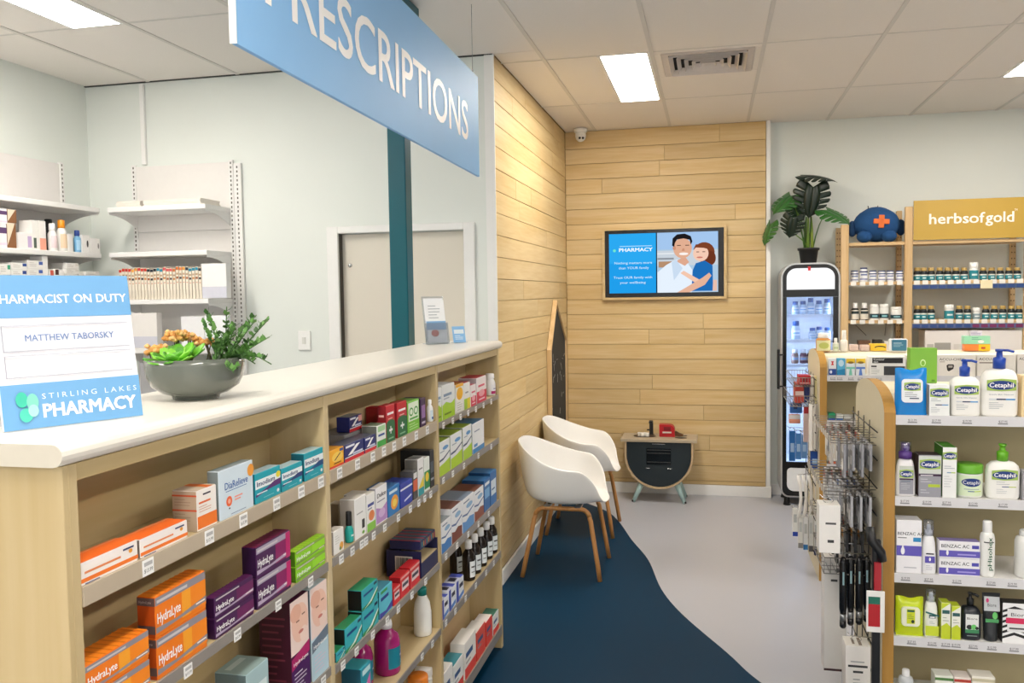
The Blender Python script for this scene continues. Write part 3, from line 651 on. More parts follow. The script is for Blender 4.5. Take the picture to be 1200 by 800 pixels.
# open navy carton with barcode, a second one on top behind
zb = SHELF[1][2][0]; Ya, Yb = yon(494, XF, zb), STY[2]-.003
def open_tray(Y0, Y1, xf, dep, z, h, label, inside='#c8b48c'):
    o = empty('display_carton', (xf-dep/2, (Y0+Y1)/2, z+.0006), PI/2); w = Y1-Y0; t = .0025; nv = C('#1c1f4a')
    b = MB(); x, y = w/2, dep/2
    b.box(-x, x, -y, y, 0, t, nv); b.box(-x, -x+t, -y, y, t, h, nv); b.box(x-t, x, -y, y, t, h, nv); b.box(-x+t, x-t, y-t, y, t, h, nv); b.box(-x+t, x-t, -y, -y+t, t, h*.55, nv)
    b.obj('carton_wall', o)
    MB().box(-x+t, x-t, -y+t, y-t, h*.55, h*.56+.001, C(inside)).obj('inner_board', o)
    p = MB(); rr = random.Random(3); it = [('r', .25, .25, .75, .8, '#d8d4cc')]; u = .28
    while u < .72: q = rr.uniform(.008, .024); it.append(('r', u, .3, u+q, .76, '#3a3a3e')); u += q+rr.uniform(.008, .02)
    print_face(p, it, (-x, y, 0), (0, -1, 0), (0, 0, 1), (-1, 0, 0), dep, h)
    p.obj('barcode', o)
    return tag(o, label, 'carton')
open_tray(Ya, Yb, XF, .125, zb, .092, 'open navy display carton with a barcode on the third shelf')
cz = zb+.094
bxs = carton('medicine_box', Yb-Ya-.02, .11, .03, '#1f2350', [('r', .1*i, .2, .1*i+.05, .8, ('#c03048', '#3aa0a8', '#d8a040')[i % 3]) for i in range(1, 10)], topc='#2a3a5c', top=[('r', .12*i, 0, .12*i+.05, 1, ('#c03048', '#2a7a88')[i % 2]) for i in range(8)])
place(bxs, Ya+.01, Yb-.01, cz, .11, XF-.006); tag(bxs, 'flat dark box with red pattern lying on the navy carton', 'box')
# --- second bay, fourth and fifth shelf
def jug(x0, x1, ycap, comp, k, label, xf):
    zb = SHELF[comp][k][0]; r = prad((xf-.03, yon((x0+x1)/2, xf-.03, zb), zb), x1-x0); Ya = Yb = yon((x0+x1)/2, xf-r, zb+.08); h = at((x0+x1)/2, ycap, 0, xf-r).z-zb
    hb = h*.83
    o = bottle('syrup_bottle', [(r*.92, 0), (r, .006), (r, hb*.72), (r*.86, hb*.86), (r*.45, hb*.96), (r*.4, hb)], '#a0186c', [(r*.42, hb), (r*.44, h*.9), (r*.36, h)], '#f2f2f4', (hb*.16, hb*.62), '#1c7f94',
               [('e', .72, .55, .2, .3, '#3a3a9a'), ('r', 0.49, 0.5, 0.83, 0.598, '#f0e8f4'), ('r', .55, .12, .95, .2, '#d8e8ec')], n=22, rough=.15)
    o.location = (xf-r, (Ya+Yb)/2, zb+.0006); o.rotation_euler = (0, 0, PI/2); return tag(o, label, 'bottle')
jug(438, 469, 724, 1, 3, 'magenta bottle with a teal label and white cap, front of the pair', XF-.012)
jug(410, 437, 742, 1, 3, 'magenta bottle with a teal label set back behind the pink and teal box', XF-.06)
CBX(424.5, 436, 783, 1, 3, .06, 'teal and pink box in front of the magenta bottles', '#2c9ab0', [('p', [(.1, .2), (.9, .5), (.9, .8), (.1, .5)], '#e070b0'), ('e', .5, .5, .2, .16, '#f4f0f8'), ('r', .1, .85, .9, .95, '#c8ecf0')], z=SHELF[1][3][0], topc='#38a0b0', sidec='#1c5a70', xf=XF+.0)
zb = SHELF[1][3][0]; xf = XF-.01; r = prad((xf-.03, yon(496, xf-.03, zb), zb), 21); Ya = Yb = yon(495, xf-r, zb+.08); h = at(498, 684, 0, xf-r).z-zb
o = bottle('lotion_bottle', [(r*.9, 0), (r, .005), (r*.98, h*.5), (r*.85, h*.68), (r*.55, h*.8), (r*.5, h*.84)], '#eeeeea', [(r*.52, h*.84), (r*.54, h*.97), (r*.48, h)], '#17837c', (h*.12, h*.5), '#eeeeea',
           [('r', .62, .05, 1, .95, '#2aa09a'), ('r', .66, .25, .95, .5, '#e8b060')], n=22)
o.location = (xf-r, (Ya+Yb)/2, zb+.0006); o.rotation_euler = (0, 0, PI/2); tag(o, 'white plastic bottle with a teal cap alone on the fourth shelf', 'bottle')
zb = SHELF[1][4][0]
for x0, x1, yt, c1, c2, lab in ((478, 502, 790, '#d8742a', '#e8842a', 'round tub with an orange lid at the bottom edge of the picture'), (486, 507, 781, '#f0f0ee', '#f4f4f2', 'round tub with a white lid behind the orange lidded tub')):
    xf = XF-.005 if c2 == '#e8842a' else XF-.03
    r = prad((xf-.035, yon((x0+x1)/2, xf-.035, zb+.1), zb+.1), x1-x0); Ya = Yb = yon((x0+x1)/2, xf-r, zb+.1); h = min(at((x0+x1)/2, yt, 0, xf-r).z-zb, .235)
    o = bottle('supplement_tub', [(r*.9, 0), (r*.95, .005), (r*.95, h*.8)], c1, [(r, h*.78), (r*1.02, h*.8), (r*1.0, h*.97), (r*.94, h)], c2, (h*.1, h*.7), '#f4f4f0', [('r', .1, .4, .9, .7, '#4a6aa8')], n=24)
    o.location = (xf-r, (Ya+Yb)/2, zb+.0006); o.rotation_euler = (0, 0, PI/2); tag(o, lab, 'tub')
# --- third bay
gw = [('r', 0, 0, 1, .42, '#a6d02c'), ('p', [(0, .42), (.3, .5), (.7, .4), (1, .5), (1, .3), (0, .3)], '#a6d02c'), ('r', .1, .66, .75, .74, '#7a94b0'), ('r', .1, .58, .55, .62, '#a8b4c0'), ('r', .15, .12, .7, .17, '#6a8a20')]
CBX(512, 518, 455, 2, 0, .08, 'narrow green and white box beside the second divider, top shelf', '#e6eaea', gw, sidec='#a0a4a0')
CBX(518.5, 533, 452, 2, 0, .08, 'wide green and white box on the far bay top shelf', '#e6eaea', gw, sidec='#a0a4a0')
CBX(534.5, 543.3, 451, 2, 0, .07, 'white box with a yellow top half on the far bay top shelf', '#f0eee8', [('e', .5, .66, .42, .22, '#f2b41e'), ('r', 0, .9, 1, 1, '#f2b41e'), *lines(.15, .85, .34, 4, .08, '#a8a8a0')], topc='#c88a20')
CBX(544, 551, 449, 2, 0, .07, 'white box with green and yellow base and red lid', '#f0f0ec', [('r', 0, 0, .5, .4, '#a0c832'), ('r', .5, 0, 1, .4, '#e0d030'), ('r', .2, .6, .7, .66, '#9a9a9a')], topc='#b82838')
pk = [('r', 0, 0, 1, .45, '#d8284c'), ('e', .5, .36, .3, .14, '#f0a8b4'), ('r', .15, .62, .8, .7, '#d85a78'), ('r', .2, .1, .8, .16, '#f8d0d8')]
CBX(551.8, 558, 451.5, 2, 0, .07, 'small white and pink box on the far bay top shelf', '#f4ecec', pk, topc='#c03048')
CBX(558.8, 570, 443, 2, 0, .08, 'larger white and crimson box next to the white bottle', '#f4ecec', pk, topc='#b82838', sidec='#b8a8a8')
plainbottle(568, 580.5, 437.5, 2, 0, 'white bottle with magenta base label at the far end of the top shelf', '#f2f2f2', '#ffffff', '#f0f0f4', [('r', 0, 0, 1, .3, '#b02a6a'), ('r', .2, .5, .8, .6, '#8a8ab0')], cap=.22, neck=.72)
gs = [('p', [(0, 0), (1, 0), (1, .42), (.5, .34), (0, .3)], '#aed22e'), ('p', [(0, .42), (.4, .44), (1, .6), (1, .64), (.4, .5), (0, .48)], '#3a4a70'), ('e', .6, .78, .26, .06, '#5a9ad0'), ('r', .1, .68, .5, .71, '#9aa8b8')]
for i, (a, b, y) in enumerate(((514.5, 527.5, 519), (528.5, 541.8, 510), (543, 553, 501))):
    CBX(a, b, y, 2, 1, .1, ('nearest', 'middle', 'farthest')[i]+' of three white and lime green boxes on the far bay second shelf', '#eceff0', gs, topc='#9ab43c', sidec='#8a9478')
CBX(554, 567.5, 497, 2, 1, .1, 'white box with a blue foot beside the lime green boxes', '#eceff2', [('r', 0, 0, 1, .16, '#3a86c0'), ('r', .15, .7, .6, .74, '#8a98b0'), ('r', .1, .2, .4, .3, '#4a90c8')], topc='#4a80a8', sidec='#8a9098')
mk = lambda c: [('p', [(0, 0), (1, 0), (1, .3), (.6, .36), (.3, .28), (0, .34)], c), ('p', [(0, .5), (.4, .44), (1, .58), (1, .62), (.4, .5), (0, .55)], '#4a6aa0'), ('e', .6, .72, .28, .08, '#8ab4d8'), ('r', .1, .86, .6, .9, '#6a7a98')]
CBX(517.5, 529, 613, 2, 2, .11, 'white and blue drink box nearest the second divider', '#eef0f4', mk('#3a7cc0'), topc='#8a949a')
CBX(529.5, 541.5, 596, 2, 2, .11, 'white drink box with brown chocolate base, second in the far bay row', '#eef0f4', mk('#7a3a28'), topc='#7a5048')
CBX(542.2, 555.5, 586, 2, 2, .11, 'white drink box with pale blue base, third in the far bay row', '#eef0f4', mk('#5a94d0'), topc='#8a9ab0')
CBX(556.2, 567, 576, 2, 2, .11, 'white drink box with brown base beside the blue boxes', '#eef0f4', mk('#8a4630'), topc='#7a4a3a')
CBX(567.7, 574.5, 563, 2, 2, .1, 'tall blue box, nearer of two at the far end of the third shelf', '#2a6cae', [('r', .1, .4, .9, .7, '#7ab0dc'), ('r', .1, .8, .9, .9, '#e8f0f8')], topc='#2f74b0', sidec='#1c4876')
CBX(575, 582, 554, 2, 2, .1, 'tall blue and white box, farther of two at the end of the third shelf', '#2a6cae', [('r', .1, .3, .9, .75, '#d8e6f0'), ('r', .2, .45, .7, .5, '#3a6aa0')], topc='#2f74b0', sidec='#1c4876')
zb = SHELF[2][3][0]
for i, (xc, yc, xf) in enumerate(((534, 0, XF-.075), (549, 0, XF-.003), (556, 0, XF-.003), (563, 0, XF-.003), (570, 0, XF-.003), (576.5, 0, XF-.003))):
    r = .027; Y = yon(xc, xf-r, zb+.1)
    Y = min(Y, STY[3]-.03)
    o = bottle('syrup_bottle', [(r*.92, 0), (r, .004), (r, .092), (r*.9, .11), (r*.42, .131), (r*.4, .135)], '#1d1512', [(r*.55, .132), (r*.58, .135), (r*.56, .164), (r*.5, .167)], '#f4f4f2', (.016, .082), '#e8eef0',
               [('r', .55, 0, 1, 1, '#3aa4b0'), ('r', .1, .6, .45, .7, '#555'), ('r', .1, .3, .4, .36, '#888')], n=18, rough=.15)
    o.location = (xf-r, Y, zb+.0006); o.rotation_euler = (0, 0, PI/2)
    tag(o, 'dark syrup bottle with white cap and teal label, '+ORD[i]+' from the near divider', 'bottle', 'dark syrup bottles on the far bay fourth shelf')
bl = [('r', 0, 0, .3, 1, '#3a4ab0'), ('r', .4, .55, .9, .75, '#303048'), ('p', [(.3, 0), (1, .1), (1, .3), (.3, .2)], '#5a8ad0')]
for i, (a, b, y) in enumerate(((518, 525.5, 704), (526.3, 534, 692), (535, 543.5, 682))):
    CBX(a, b, y, 2, 3, .05, ('nearest', 'middle', 'farthest')[i]+' of three white and blue boxes in front of the dark syrup bottles', '#e8ecf2', bl, topc='#c8cce0', top=[('r', .1, .2, .5, .8, '#2a2a40'), ('r', .6, 0, 1, 1, '#4a5ac0')], xf=XF+.0)
rw = [('r', 0, 0, 1, .3, '#e0483c'), ('r', .1, .55, .7, .7, '#3a5a8a'), ('r', .1, .4, .5, .45, '#a0a0a0')]
for i, (a, b, y, tc_, bs) in enumerate(((520, 531, 790, '#e8e6e2', '#e8e6e2'), (532, 543, 780, '#3a8a98', '#e6e8e6'), (545, 558, 754, '#f0ece6', '#f0ece6'), (559, 569, 741, '#e8e4de', '#e05a4c'), (570, 577, 729, '#f0e8e4', '#e0483c'), (578, 584.5, 722, '#3a7a68', '#e8ece8'))):
    CBX(a, b, y, 2, 4, .06, 'small white box with '+('grey ends, nearest in', 'a teal top, second in', 'plain sides, third in', 'a coral front, fourth in', 'a red front, fifth in', 'a green top, last in')[i]+' the bottom row', bs, rw, topc=tc_)
# ================================================================ hanging sign, teal post
ZS = 2.2; SU0, SU1 = .125, .906
A = at(277, 51, 2, ZS); B = at(562, 207, 2, ZS)
dv = (B-A); dv.z = 0; Lg = dv.length; ang = math.atan2(dv.y, dv.x)
Hs = (at(556, 87, 1, B.y-.05).z - ZS)
sg = empty('prescriptions_sign', A); sg.rotation_euler = (0, 0, ang)     # local +x runs along the sign, face on local -y
SB = C('#8cc0f0', .5, vary=.04, scale=3, spec=.25)
b = MB(); b.rbox(0, Lg, 0, .012, 0, Hs, SB, .001); b.obj('panel', sg)
b = MB(); b.box(-.0035, -.0002, -.002, .014, 0, Hs, WHITE); b.obj('edge_strip', sg)
wr = (SU1-SU0); wt = wr*text_geo('PRESCRIPTIONS', -.012)[2]/text_geo('RESCRIPTIONS', -.012)[2]
p = MB(); print_face(p, [('t', 'PRESCRIPTIONS', SU1-wt, .288, .372, '#ffffff', wt, -.012)], (0, 0, 0), (1, 0, 0), (0, 0, 1), (0, -1, 0), Lg, Hs, off=.001); p.obj('lettering', sg)
for u in (.12, .965):
    b = MB(); b.tube([(Lg*u, .006, Hs-.005), (Lg*u, .006, CEIL-ZS-.004)], .0012, C('#8a8a8a', .4, metal=.6), 6); b.obj('hanging_wire', sg)
    b = MB(); b.tube([(Lg*u+.012*math.cos(a), .006, Hs+.004+.014*math.sin(a)) for a in [2*PI*i/12 for i in range(12)]], .0012, CHROME, 5, closed=True); b.obj('hook', sg)
tag(sg, 'blue hanging sign reading PRESCRIPTIONS in white capitals above the counter', 'sign')
TEAL = C('#005a66', .3, vary=.03, spec=.3)
o = empty('teal_post', (-1.39, 3.76, 0))
MB().rbox(-.042, .042, -.042, .042, 0, CEIL-.005, TEAL, .004).obj('post', o)
MB().rbox(-.06, .085, -1.3, .07, CEIL-.05, CEIL-.006, TEAL, .003).obj('ceiling_rail', o)
tag(o, 'glossy teal square post rising behind the counter to the ceiling', 'post')
# ================================================================ on the worktop
CT_Z = 1.435
a0 = at(5, 507, 2, CT_Z); b0 = at(167.5, 487, 2, CT_Z); dv = b0-a0; W_ = dv.length; ang = math.atan2(dv.y, dv.x)
o = empty('duty_sign', (a0.x, a0.y, CT_Z+.001)); o.rotation_euler = (math.radians(-9), 0, ang)
Hh = .262
b = MB(); b.rbox(-.001, W_, 0, .005, 0, Hh, C('#e9eaf0', .35), .001); b.obj('panel', o)
b = MB(); b.add([(.02, .006, .2), (W_-.02, .006, .2), (W_-.02, .075, .012), (.02, .075, .012), (.02, .008, .2), (W_-.02, .008, .2), (W_-.02, .077, .012), (.02, .077, .012)], [(0, 1, 2, 3), (7, 6, 5, 4), (0, 4, 5, 1), (3, 2, 6, 7), (0, 3, 7, 4), (1, 5, 6, 2)], GL('#f4f8ff', .05, .8, 'acrylic')); b.obj('back_strut', o)
bl_ = '#6fa8d8'
it = [('r', 0, .72, 1, 1, bl_), ('r', 0, 0, 1, .29, bl_), ('t', 'PHARMACIST ON DUTY', .015, .815, .06, '#ffffff', .955, .02), ('t', 'MATTHEW TABORSKY', .2, .565, .045, '#6f8cbc', .64, .014),
      ('t', 'STIRLING LAKES', .27, .185, .036, '#e6f2fc', .70, 0, 'l', 1.5), ('t', 'PHARMACY', .27, .065, .09, '#ffffff', .68, .04)]
for z0, z1 in ((.5, .665), (.33, .47)):
    it += [('r', .045, z0, .955, z0+.007, '#b4b6c2'), ('r', .045, z1, .955, z1+.007, '#bcbecb'), ('r', .045, z0, .053, z1, '#a8aab8')]
it += [('e', .13, .19, .04, .05, '#3fc0a4'), ('e', .2, .17, .04, .055, '#7fd6c0'), ('e', .15, .09, .045, .045, '#4fcbb4'), ('e', .2, .115, .035, .04, '#a4e4d4')]
p = MB(); print_face(p, it, (0, 0, 0), (1, 0, 0), (0, 0, 1), (0, -1, 0), W_, Hh, off=.0006); p.obj('printed_card', o)
tag(o, 'blue and white sign reading PHARMACIST ON DUTY standing on the near end of the worktop', 'sign')
# --- bowl of artificial succulents
bc = Vector((-1.09, 1.655, CT_Z+.0008))
o = empty('succulent_bowl', bc)
GB = C('#62675f', .12, vary=.06, scale=8, coat=.5)
b = MB(); b.lathe([(.048, 0), (.05, .008), (.068, .013), (.09, .028), (.1, .048), (.1035, .075), (.101, .088), (.096, .085), (.09, .07), (.08, .055), (.001, .05)], GB, 40, cap=False); b.add([(.048*math.cos(2*PI*i/20), .048*math.sin(2*PI*i/20), 0) for i in range(20)], [tuple(range(20))], GB); b.obj('bowl', o)
b = MB(); b.lathe([(.001, .066), (.09, .066)], C('#3d3428', .9, bump=.5, vary=.3), 24, cap=False); b.obj('soil', o)
SG = [C(c, .4, vary=.1) for c in ('#6fc02e', '#5aa82a', '#8ad046', '#4a9426')]
def petal(mb, M, L, w, mat, curl=.35, n=5):
    V = []; Fc = []
    for i in range(n+1):
        t = i/n; hw = w*math.sin(PI*min(.97, .12+.8*t)**.8); y = L*t; z = curl*L*t*t
        for s, dz in ((-1, .12), (0, 0), (1, .12)): V.append(M @ Vector((s*hw, y, z+abs(s)*dz*w)))
    for i in range(n):
        for s in (0, 1):
            a = i*3+s; Fc.append((a, a+1, a+4, a+3))
    mb.add(V, Fc, mat, True)
su = empty('succulent_rosette'); su.parent = o
su.location = (-.012, -.045, .078); su.rotation_euler = (.28, -.05, 0); su.scale = (1.1, 1.1, .8)
k = 0
for ring, (n, tilt, L, w) in enumerate(((9, 8, .062, .021), (8, 24, .052, .02), (6, 42, .04, .017), (5, 62, .028, .012))):
    for i in range(n):
        M = Matrix.Rotation(2*PI*(i+ring*.5)/n, 4, 'Z') @ Matrix.Rotation(math.radians(tilt), 4, 'X')
        b = MB(); petal(b, M, L, w, SG[(i+ring) % 4]); b.obj('succulent_leaf', su, solid=.002)
FY = [C(c, .7, vary=.15, scale=200) for c in ('#dba457', '#c98e45', '#e6b878')]
rr = random.Random(5)
for (fx, fy, fz, n) in ((-.045, .0, .135, 34), (-.078, -.03, .105, 26), (.012, .03, .115, 14), (-.03, .03, .13, 18)):
    b = MB()
    for i in range(n):
        q = Vector((fx+rr.uniform(-.02, .02), fy+rr.uniform(-.014, .014), fz+rr.uniform(-.009, .009)))
        b.lathe([(.001, -.005), (.006, -.002), (.0065, .002), (.001, .006)], FY[i % 3], 7, M=Matrix.Translation(q))
    h = b.obj('flower_head', o)
    b = MB(); 
    for i in range(4): b.tube([(fx+rr.uniform(-.01, .01), fy+rr.uniform(-.008, .008), .064), (fx+rr.uniform(-.01, .01), fy+rr.uniform(-.008, .008), fz)], .0014, C('#5a5a34'), 5)
    b.obj('flower_stem', o)
DG = [C(c, .5, vary=.15) for c in ('#4d7c34', '#5f9244', '#3a642a', '#74a058')]
for i in range(22):
    a = rr.uniform(-1.2, 1.6); r0 = rr.uniform(.01, .05); base = Vector((.045+r0*math.cos(a)*.6, r0*math.sin(a)*.8, .064))
    lean = Vector((rr.uniform(-.15, .95), rr.uniform(-.5, .6), rr.uniform(.45, 1))).normalized(); Ln = rr.uniform(.07, .155)
    drop = .6 if lean.x > .6 else .1
    pts = [base+lean*(Ln*t)+Vector((0, 0, -drop*Ln*t*t)) for t in (0, .25, .5, .75, 1)]
    b = MB(); b.tube(pts, .0013, DG[2], 5)
    for t in range(3, 13):
        u = t/13; q = pts[min(3, int(u*4))].lerp(pts[min(4, int(u*4)+1)], u*4 % 1)
        for s in range(2):
            M = Matrix.Translation(q) @ Matrix.Rotation(rr.uniform(0, 2*PI), 4, 'Z') @ Matrix.Rotation(rr.uniform(.1, 1.0), 4, 'X')
            petal(b, M, rr.uniform(.011, .016), .006, DG[rr.randrange(4)], n=2)
    b.obj('leafy_sprig', o)
tag(o, 'grey glazed bowl of green succulents, orange flowers and leafy sprigs on the worktop', 'planter')
# --- brochure holder and little card holder at the far end of the worktop
o = empty('brochure_holder', (-1.175, 3.60, CT_Z+.001), math.radians(38))
ac = GL('#f2f6fa', .04, .75, 'clear_acrylic')
M = Matrix.Rotation(math.radians(-14), 4, 'X')
b = MB(); b.box(-.05, .05, 0, .003, 0, .215, ac, M); b.box(-.05, .05, -.03, -.027, 0, .09, ac, M); b.box(-.05, -.047, -.027, 0, 0, .09, ac, M); b.box(.047, .05, -.027, 0, 0, .09, ac, M); b.obj('stand', o)
b = MB(); b.box(-.05, .05, -.028, .045, 0, .003, ac); b.obj('foot', o)
for i, (dy, h) in enumerate(((-.004, .205), (-.012, .195))):
    b = MB(); b.box(-.045, .045, dy-.004, dy, .004, h, C('#f0f2f4'), M); c = b.obj('leaflet', o)
    p = MB(); f = [('r', 0, .3, 1, .5, '#7ab0dc'), ('e', .4, .22, .2, .08, '#c04848'), *lines(.15, .8, .85, 5, .07, '#a8b0b8')]
    q = MB(); print_face(q, f, (-.045, dy-.004, .004), (1, 0, 0), (0, 0, 1), (0, -1, 0), .09, h-.004)
    q.v = [tuple(M @ Vector(v)) for v in q.v]; q.obj('printed_front', c)
tag(o, 'clear brochure holder with white leaflets at the far end of the worktop', 'brochure holder')
o = empty('card_holder', (-1.10, 3.70, CT_Z+.001), math.radians(42))
b = MB(); b.box(-.03, .03, -.002, .002, 0, .075, C('#7ab6ea', .3), M); b.obj('card', o)
q = MB(); print_face(q, [('r', .1, .55, .9, .8, '#e4f2fc'), *lines(.15, .85, .4, 3, .1, '#d4eafc', .04)], (-.03, -.002, 0), (1, 0, 0), (0, 0, 1), (0, -1, 0), .06, .075); q.v = [tuple(M @ Vector(v)) for v in q.v]; q.obj('printed_front', o)
b = MB(); b.box(-.032, .032, -.012, .03, 0, .003, ac); b.obj('foot', o)
tag(o, 'small light blue card in a stand beside the brochure holder', 'card holder')
# ================================================================ dispensary wall shelving
def perf_post(mb, x0, x1, y, z0, z1, axis='x'):
    """slotted upright: white strip with a column of dark slots"""
    mb.rbox(x0, x1, y-.018, y, z0, z1, METALW, .001)
    z = z0+.03
    while z < z1-.02:
        mb.box((x0+x1)/2-.004, (x0+x1)/2+.004, y-.0185, y-.0181, z, z+.013, C('#5a5650')); z += .026
def bracket_shelf(parent, M, w, d, z, th=.028):
    """steel shelf: local x along the wall, y out from the wall (towards -y); curved end brackets below"""
    sh = MB(); sh.rbox(0, w, -d, -.02, z-th, z, METALW, .003, M); s = sh.obj('shelf', parent)
    for x in (.002, w-.006):
        P = [(-.02, z-th), (-d*.97, z-th)]
        for i in range(9):
            t = i/8; P.append((-d*.97+(d*.97-.02)*t, z-th-.012-.07*t**2.2))
        br = MB(); br.prism(P, x, x+.004, 0, METALW); br.v = [tuple(M @ Vector(v)) for v in br.v]; br.obj('bracket', s)
    return s
# back wall unit
un = empty('wall_shelving', (-3.1, YD-.01, 0)); UI = Matrix.Translation((3.1, -(YD-.01), 0))
def upart(o, e, inv): o.matrix_parent_inverse = inv; return o
UX0, UX1, UY = -3.43, -2.79, YD-.001
b = MB()
zz = [.35, .80, 1.09, 1.365, 1.65, 1.927, 2.188]
for z0, z1 in ((.1, .9), (.902, 1.36), (1.362, 1.63), (1.632, 1.905), (1.907, 2.06), (2.062, 2.46)):
    upart(MB().rbox(UX0+.005, UX1-.005, UY-.014, UY-.002, z0, z1, C('#e9e6e3', .5, vary=.02), .001).obj('back_panel', un), un, UI)
for x in (UX0-.025, UX1-.005):
    b = MB(); perf_post(b, x, x+.03, UY-.002, .05, 2.47); upart(b.obj('slotted_upright', un), un, UI)
b = MB(); perf_post(b, UX1+.027, UX1+.075, UY-.002, .05, 2.45); upart(b.obj('slotted_upright', un), un, UI)
for z in zz:
    upart(bracket_shelf(un, Matrix.Translation((UX0, UY-.002, 0)), UX1-UX0, .28, z), un, UI)
tag(un, 'white steel wall shelving with slotted uprights holding card files', 'shelving')
# left wall unit: runs along the left wall
LX, LY0, LY1 = XL+.001, 2.9, 4.40
lu = empty('wall_shelving', (XL+.01, 3.6, 0)); LI = Matrix.Translation((-(XL+.01), -3.6, 0))
ML = Matrix.Translation((LX, LY0, 0)) @ Matrix.Rotation(PI/2, 4, 'Z')     # local x -> +Y, local -y -> +X
for i, (z0, z1) in enumerate(((.1, 1.36), (1.362, 1.63), (1.632, 1.905), (1.907, 2.20), (2.202, 2.46))):
    mb = MB(); mb.rbox(0, LY1-LY0, -.014, -.002, z0, z1, C('#e6e2e0', .5, vary=.02), .001, ML); upart(mb.obj('back_panel', lu), lu, LI)
for x in (-.03, LY1-LY0):
    b = MB(); perf_post(b, x, x+.03, -.002, .05, 2.47); b.v = [tuple(ML @ Vector(v)) for v in b.v]; upart(b.obj('slotted_upright', lu), lu, LI)
ZL = [1.09, 1.365, 1.66, 1.925, 2.19]
for z in ZL: upart(bracket_shelf(lu, ML, LY1-LY0, .28, z), lu, LI)
tag(lu, 'white steel wall shelving along the left wall stocked with small medicine packs', 'shelving')
# stack of papers on the top shelf, card files, white storage boxes
zt = 2.188
for i, (x0, x1, h, col) in enumerate(((-3.39, -3.22, .035, '#ece6dc'), (-3.21, -2.83, .035, '#efe9e0'))):
    o = empty('paper_stack', ((x0+x1)/2, YD-.16, zt+.0006)); w_ = (x1-x0)/2; rr = random.Random(i)
    for k in range(7):
        dx = rr.uniform(-.004, .004); b = MB(); b.box(-w_+.006+dx, w_-.006+dx, -.1+dx, .1+dx, k*.0052, k*.0052+.0047, C(col, .7)); b.obj('sheet_bundle', o)
    tag(o, ('small', 'wide')[i]+' stack of cream papers on the top wall shelf', 'paper')
TABC = ['#c8382c', '#e09a3c', '#28303c', '#2a8ca8', '#d85a5a', '#3a6a70', '#c86a2a']
tabs = [(136, 155, 0), (155, 161, 1), (161, 171, 0), (172, 183, 2), (183, 191, 3), (192, 204, 4), (212, 216, 1), (217, 222, 2), (222, 232, 3), (232, 236, 2)]
fx0, fx1 = xon(139, 4.385, 1.655), xon(236, 4.385, 1.655)
nfile = 26; rr = random.Random(21)
for i in range(nfile):
    xc = fx0+(fx1-fx0)*(i+.5)/nfile; px = 139+(236-139)*(i+.5)/nfile
    tc_ = next((c for a, b, c in tabs if a <= px <= b), 6); hh = .185+rr.uniform(-.008, .004); wd2 = (fx1-fx0)/nfile*.42
    b = MB(); b.rbox(-wd2, wd2, -.11, .11, 0, hh, C('#e6dccb', .7, vary=.06), .0008); o = b.obj('card_file', None, (xc, 4.505, 1.6506))
    pass
    p = MB(); print_face(p, [('r', .01, .01, .99, .99, '#e6dccb'), ('r', 0, .89, 1, .98, TABC[tc_]), ('r', .1, .74, .9, .8, '#b89878'), ('r', .1, .62, .9, .69, ('#9c5a34', '#3a3030', '#c88a50')[i % 3]), ('r', .2, .5, .8, .53, '#d0a088'), ('r', .25, .06, .35, .3, '#b8ac98')], (-wd2, -.11, 0), (1, 0, 0), (0, 0, 1), (0, -1, 0), wd2*2, hh)
    p.obj('printed_spine', o)
    tag(o, 'cream card file with coloured spine tab in the wall shelf row, '+ORD[i]+' from the left', 'file', 'card files on the wall shelf')
def sbox(x0, x1, y, yt, zb, dep, label, col='#eeeeee', band=True, name='storage_box'):
    a, c = xon(x0, y, zb), xon(x1, y, zb); h = at(x0, yt, 1, y).z-zb
    o = empty(name, ((a+c)/2, y+dep/2, zb+.0006)); w_ = (c-a)/2
    b = MB(); b.rbox(-w_, w_, -dep/2, dep/2, 0, h, C(col, .5, vary=.03), .002); b.obj('box_body', o)
    if band: b = MB(); b.box(-w_*1.0, w_, -dep/2-.0015, -dep/2-.0002, .004, h*.34, C('#cfd0dc', .35)); b.obj('card_pocket', o)
    return tag(o, label, 'box')
sbox(237, 266, 4.40, 309, 1.65, .05, 'white open file box at the right end of the card files')
sbox(155, 185, 4.40, 367, 1.365, .05, 'white storage box behind the duty sign on the lower wall shelf', '#e9e6e2')
sbox(213, 240, 4.40, 371, 1.365, .05, 'pale box with a drawer line, left of two on the lower wall shelf', '#e8e8ea', False)
sbox(240.5, 266, 4.40, 370, 1.365, .05, 'white box, right of two on the lower wall shelf', '#eef0f4', True)
sbox(165, 190, 4.40, 425, 1.09, .05, 'grey wire letter rack behind the bowl on the low wall shelf', '#a8a8aa', False, 'letter_rack')
# small packs on the left unit
XFL = XL+.28
def lbox(x0, x1, yt, z, dep, label, col, front=(), name='medicine_box', **kw):
    a, c = yon(x0, XFL-.01, z), yon(x1, XFL-.01, z); h = at(x0, yt, 0, XFL-.01).z-z
    o = carton(name, (c-a)-.001, dep, h, col, front, **kw); o.location = (XFL-.012-dep/2, (a+c)/2, z+.0006); o.rotation_euler = (0, 0, PI/2)
    return tag(o, label, 'box')
z2, z3 = 1.925, 1.66
pp = [('r', 0, .6, 1, .85, '#5a3a6a'), ('r', 0, .1, 1, .2, '#e8d8e8')]
lbox(0, 9, 262, z2, .12, 'white and purple pack, lower of two at the left picture edge', '#f0ecf0', pp, sidec='#a06a48')
lbox(0, 9, 244, z2+(at(0, 262, 0, XFL-.01).z-z2)+.001, .12, 'white and purple pack, upper of two at the left picture edge', '#f0ecf0', pp, sidec='#a06a48')
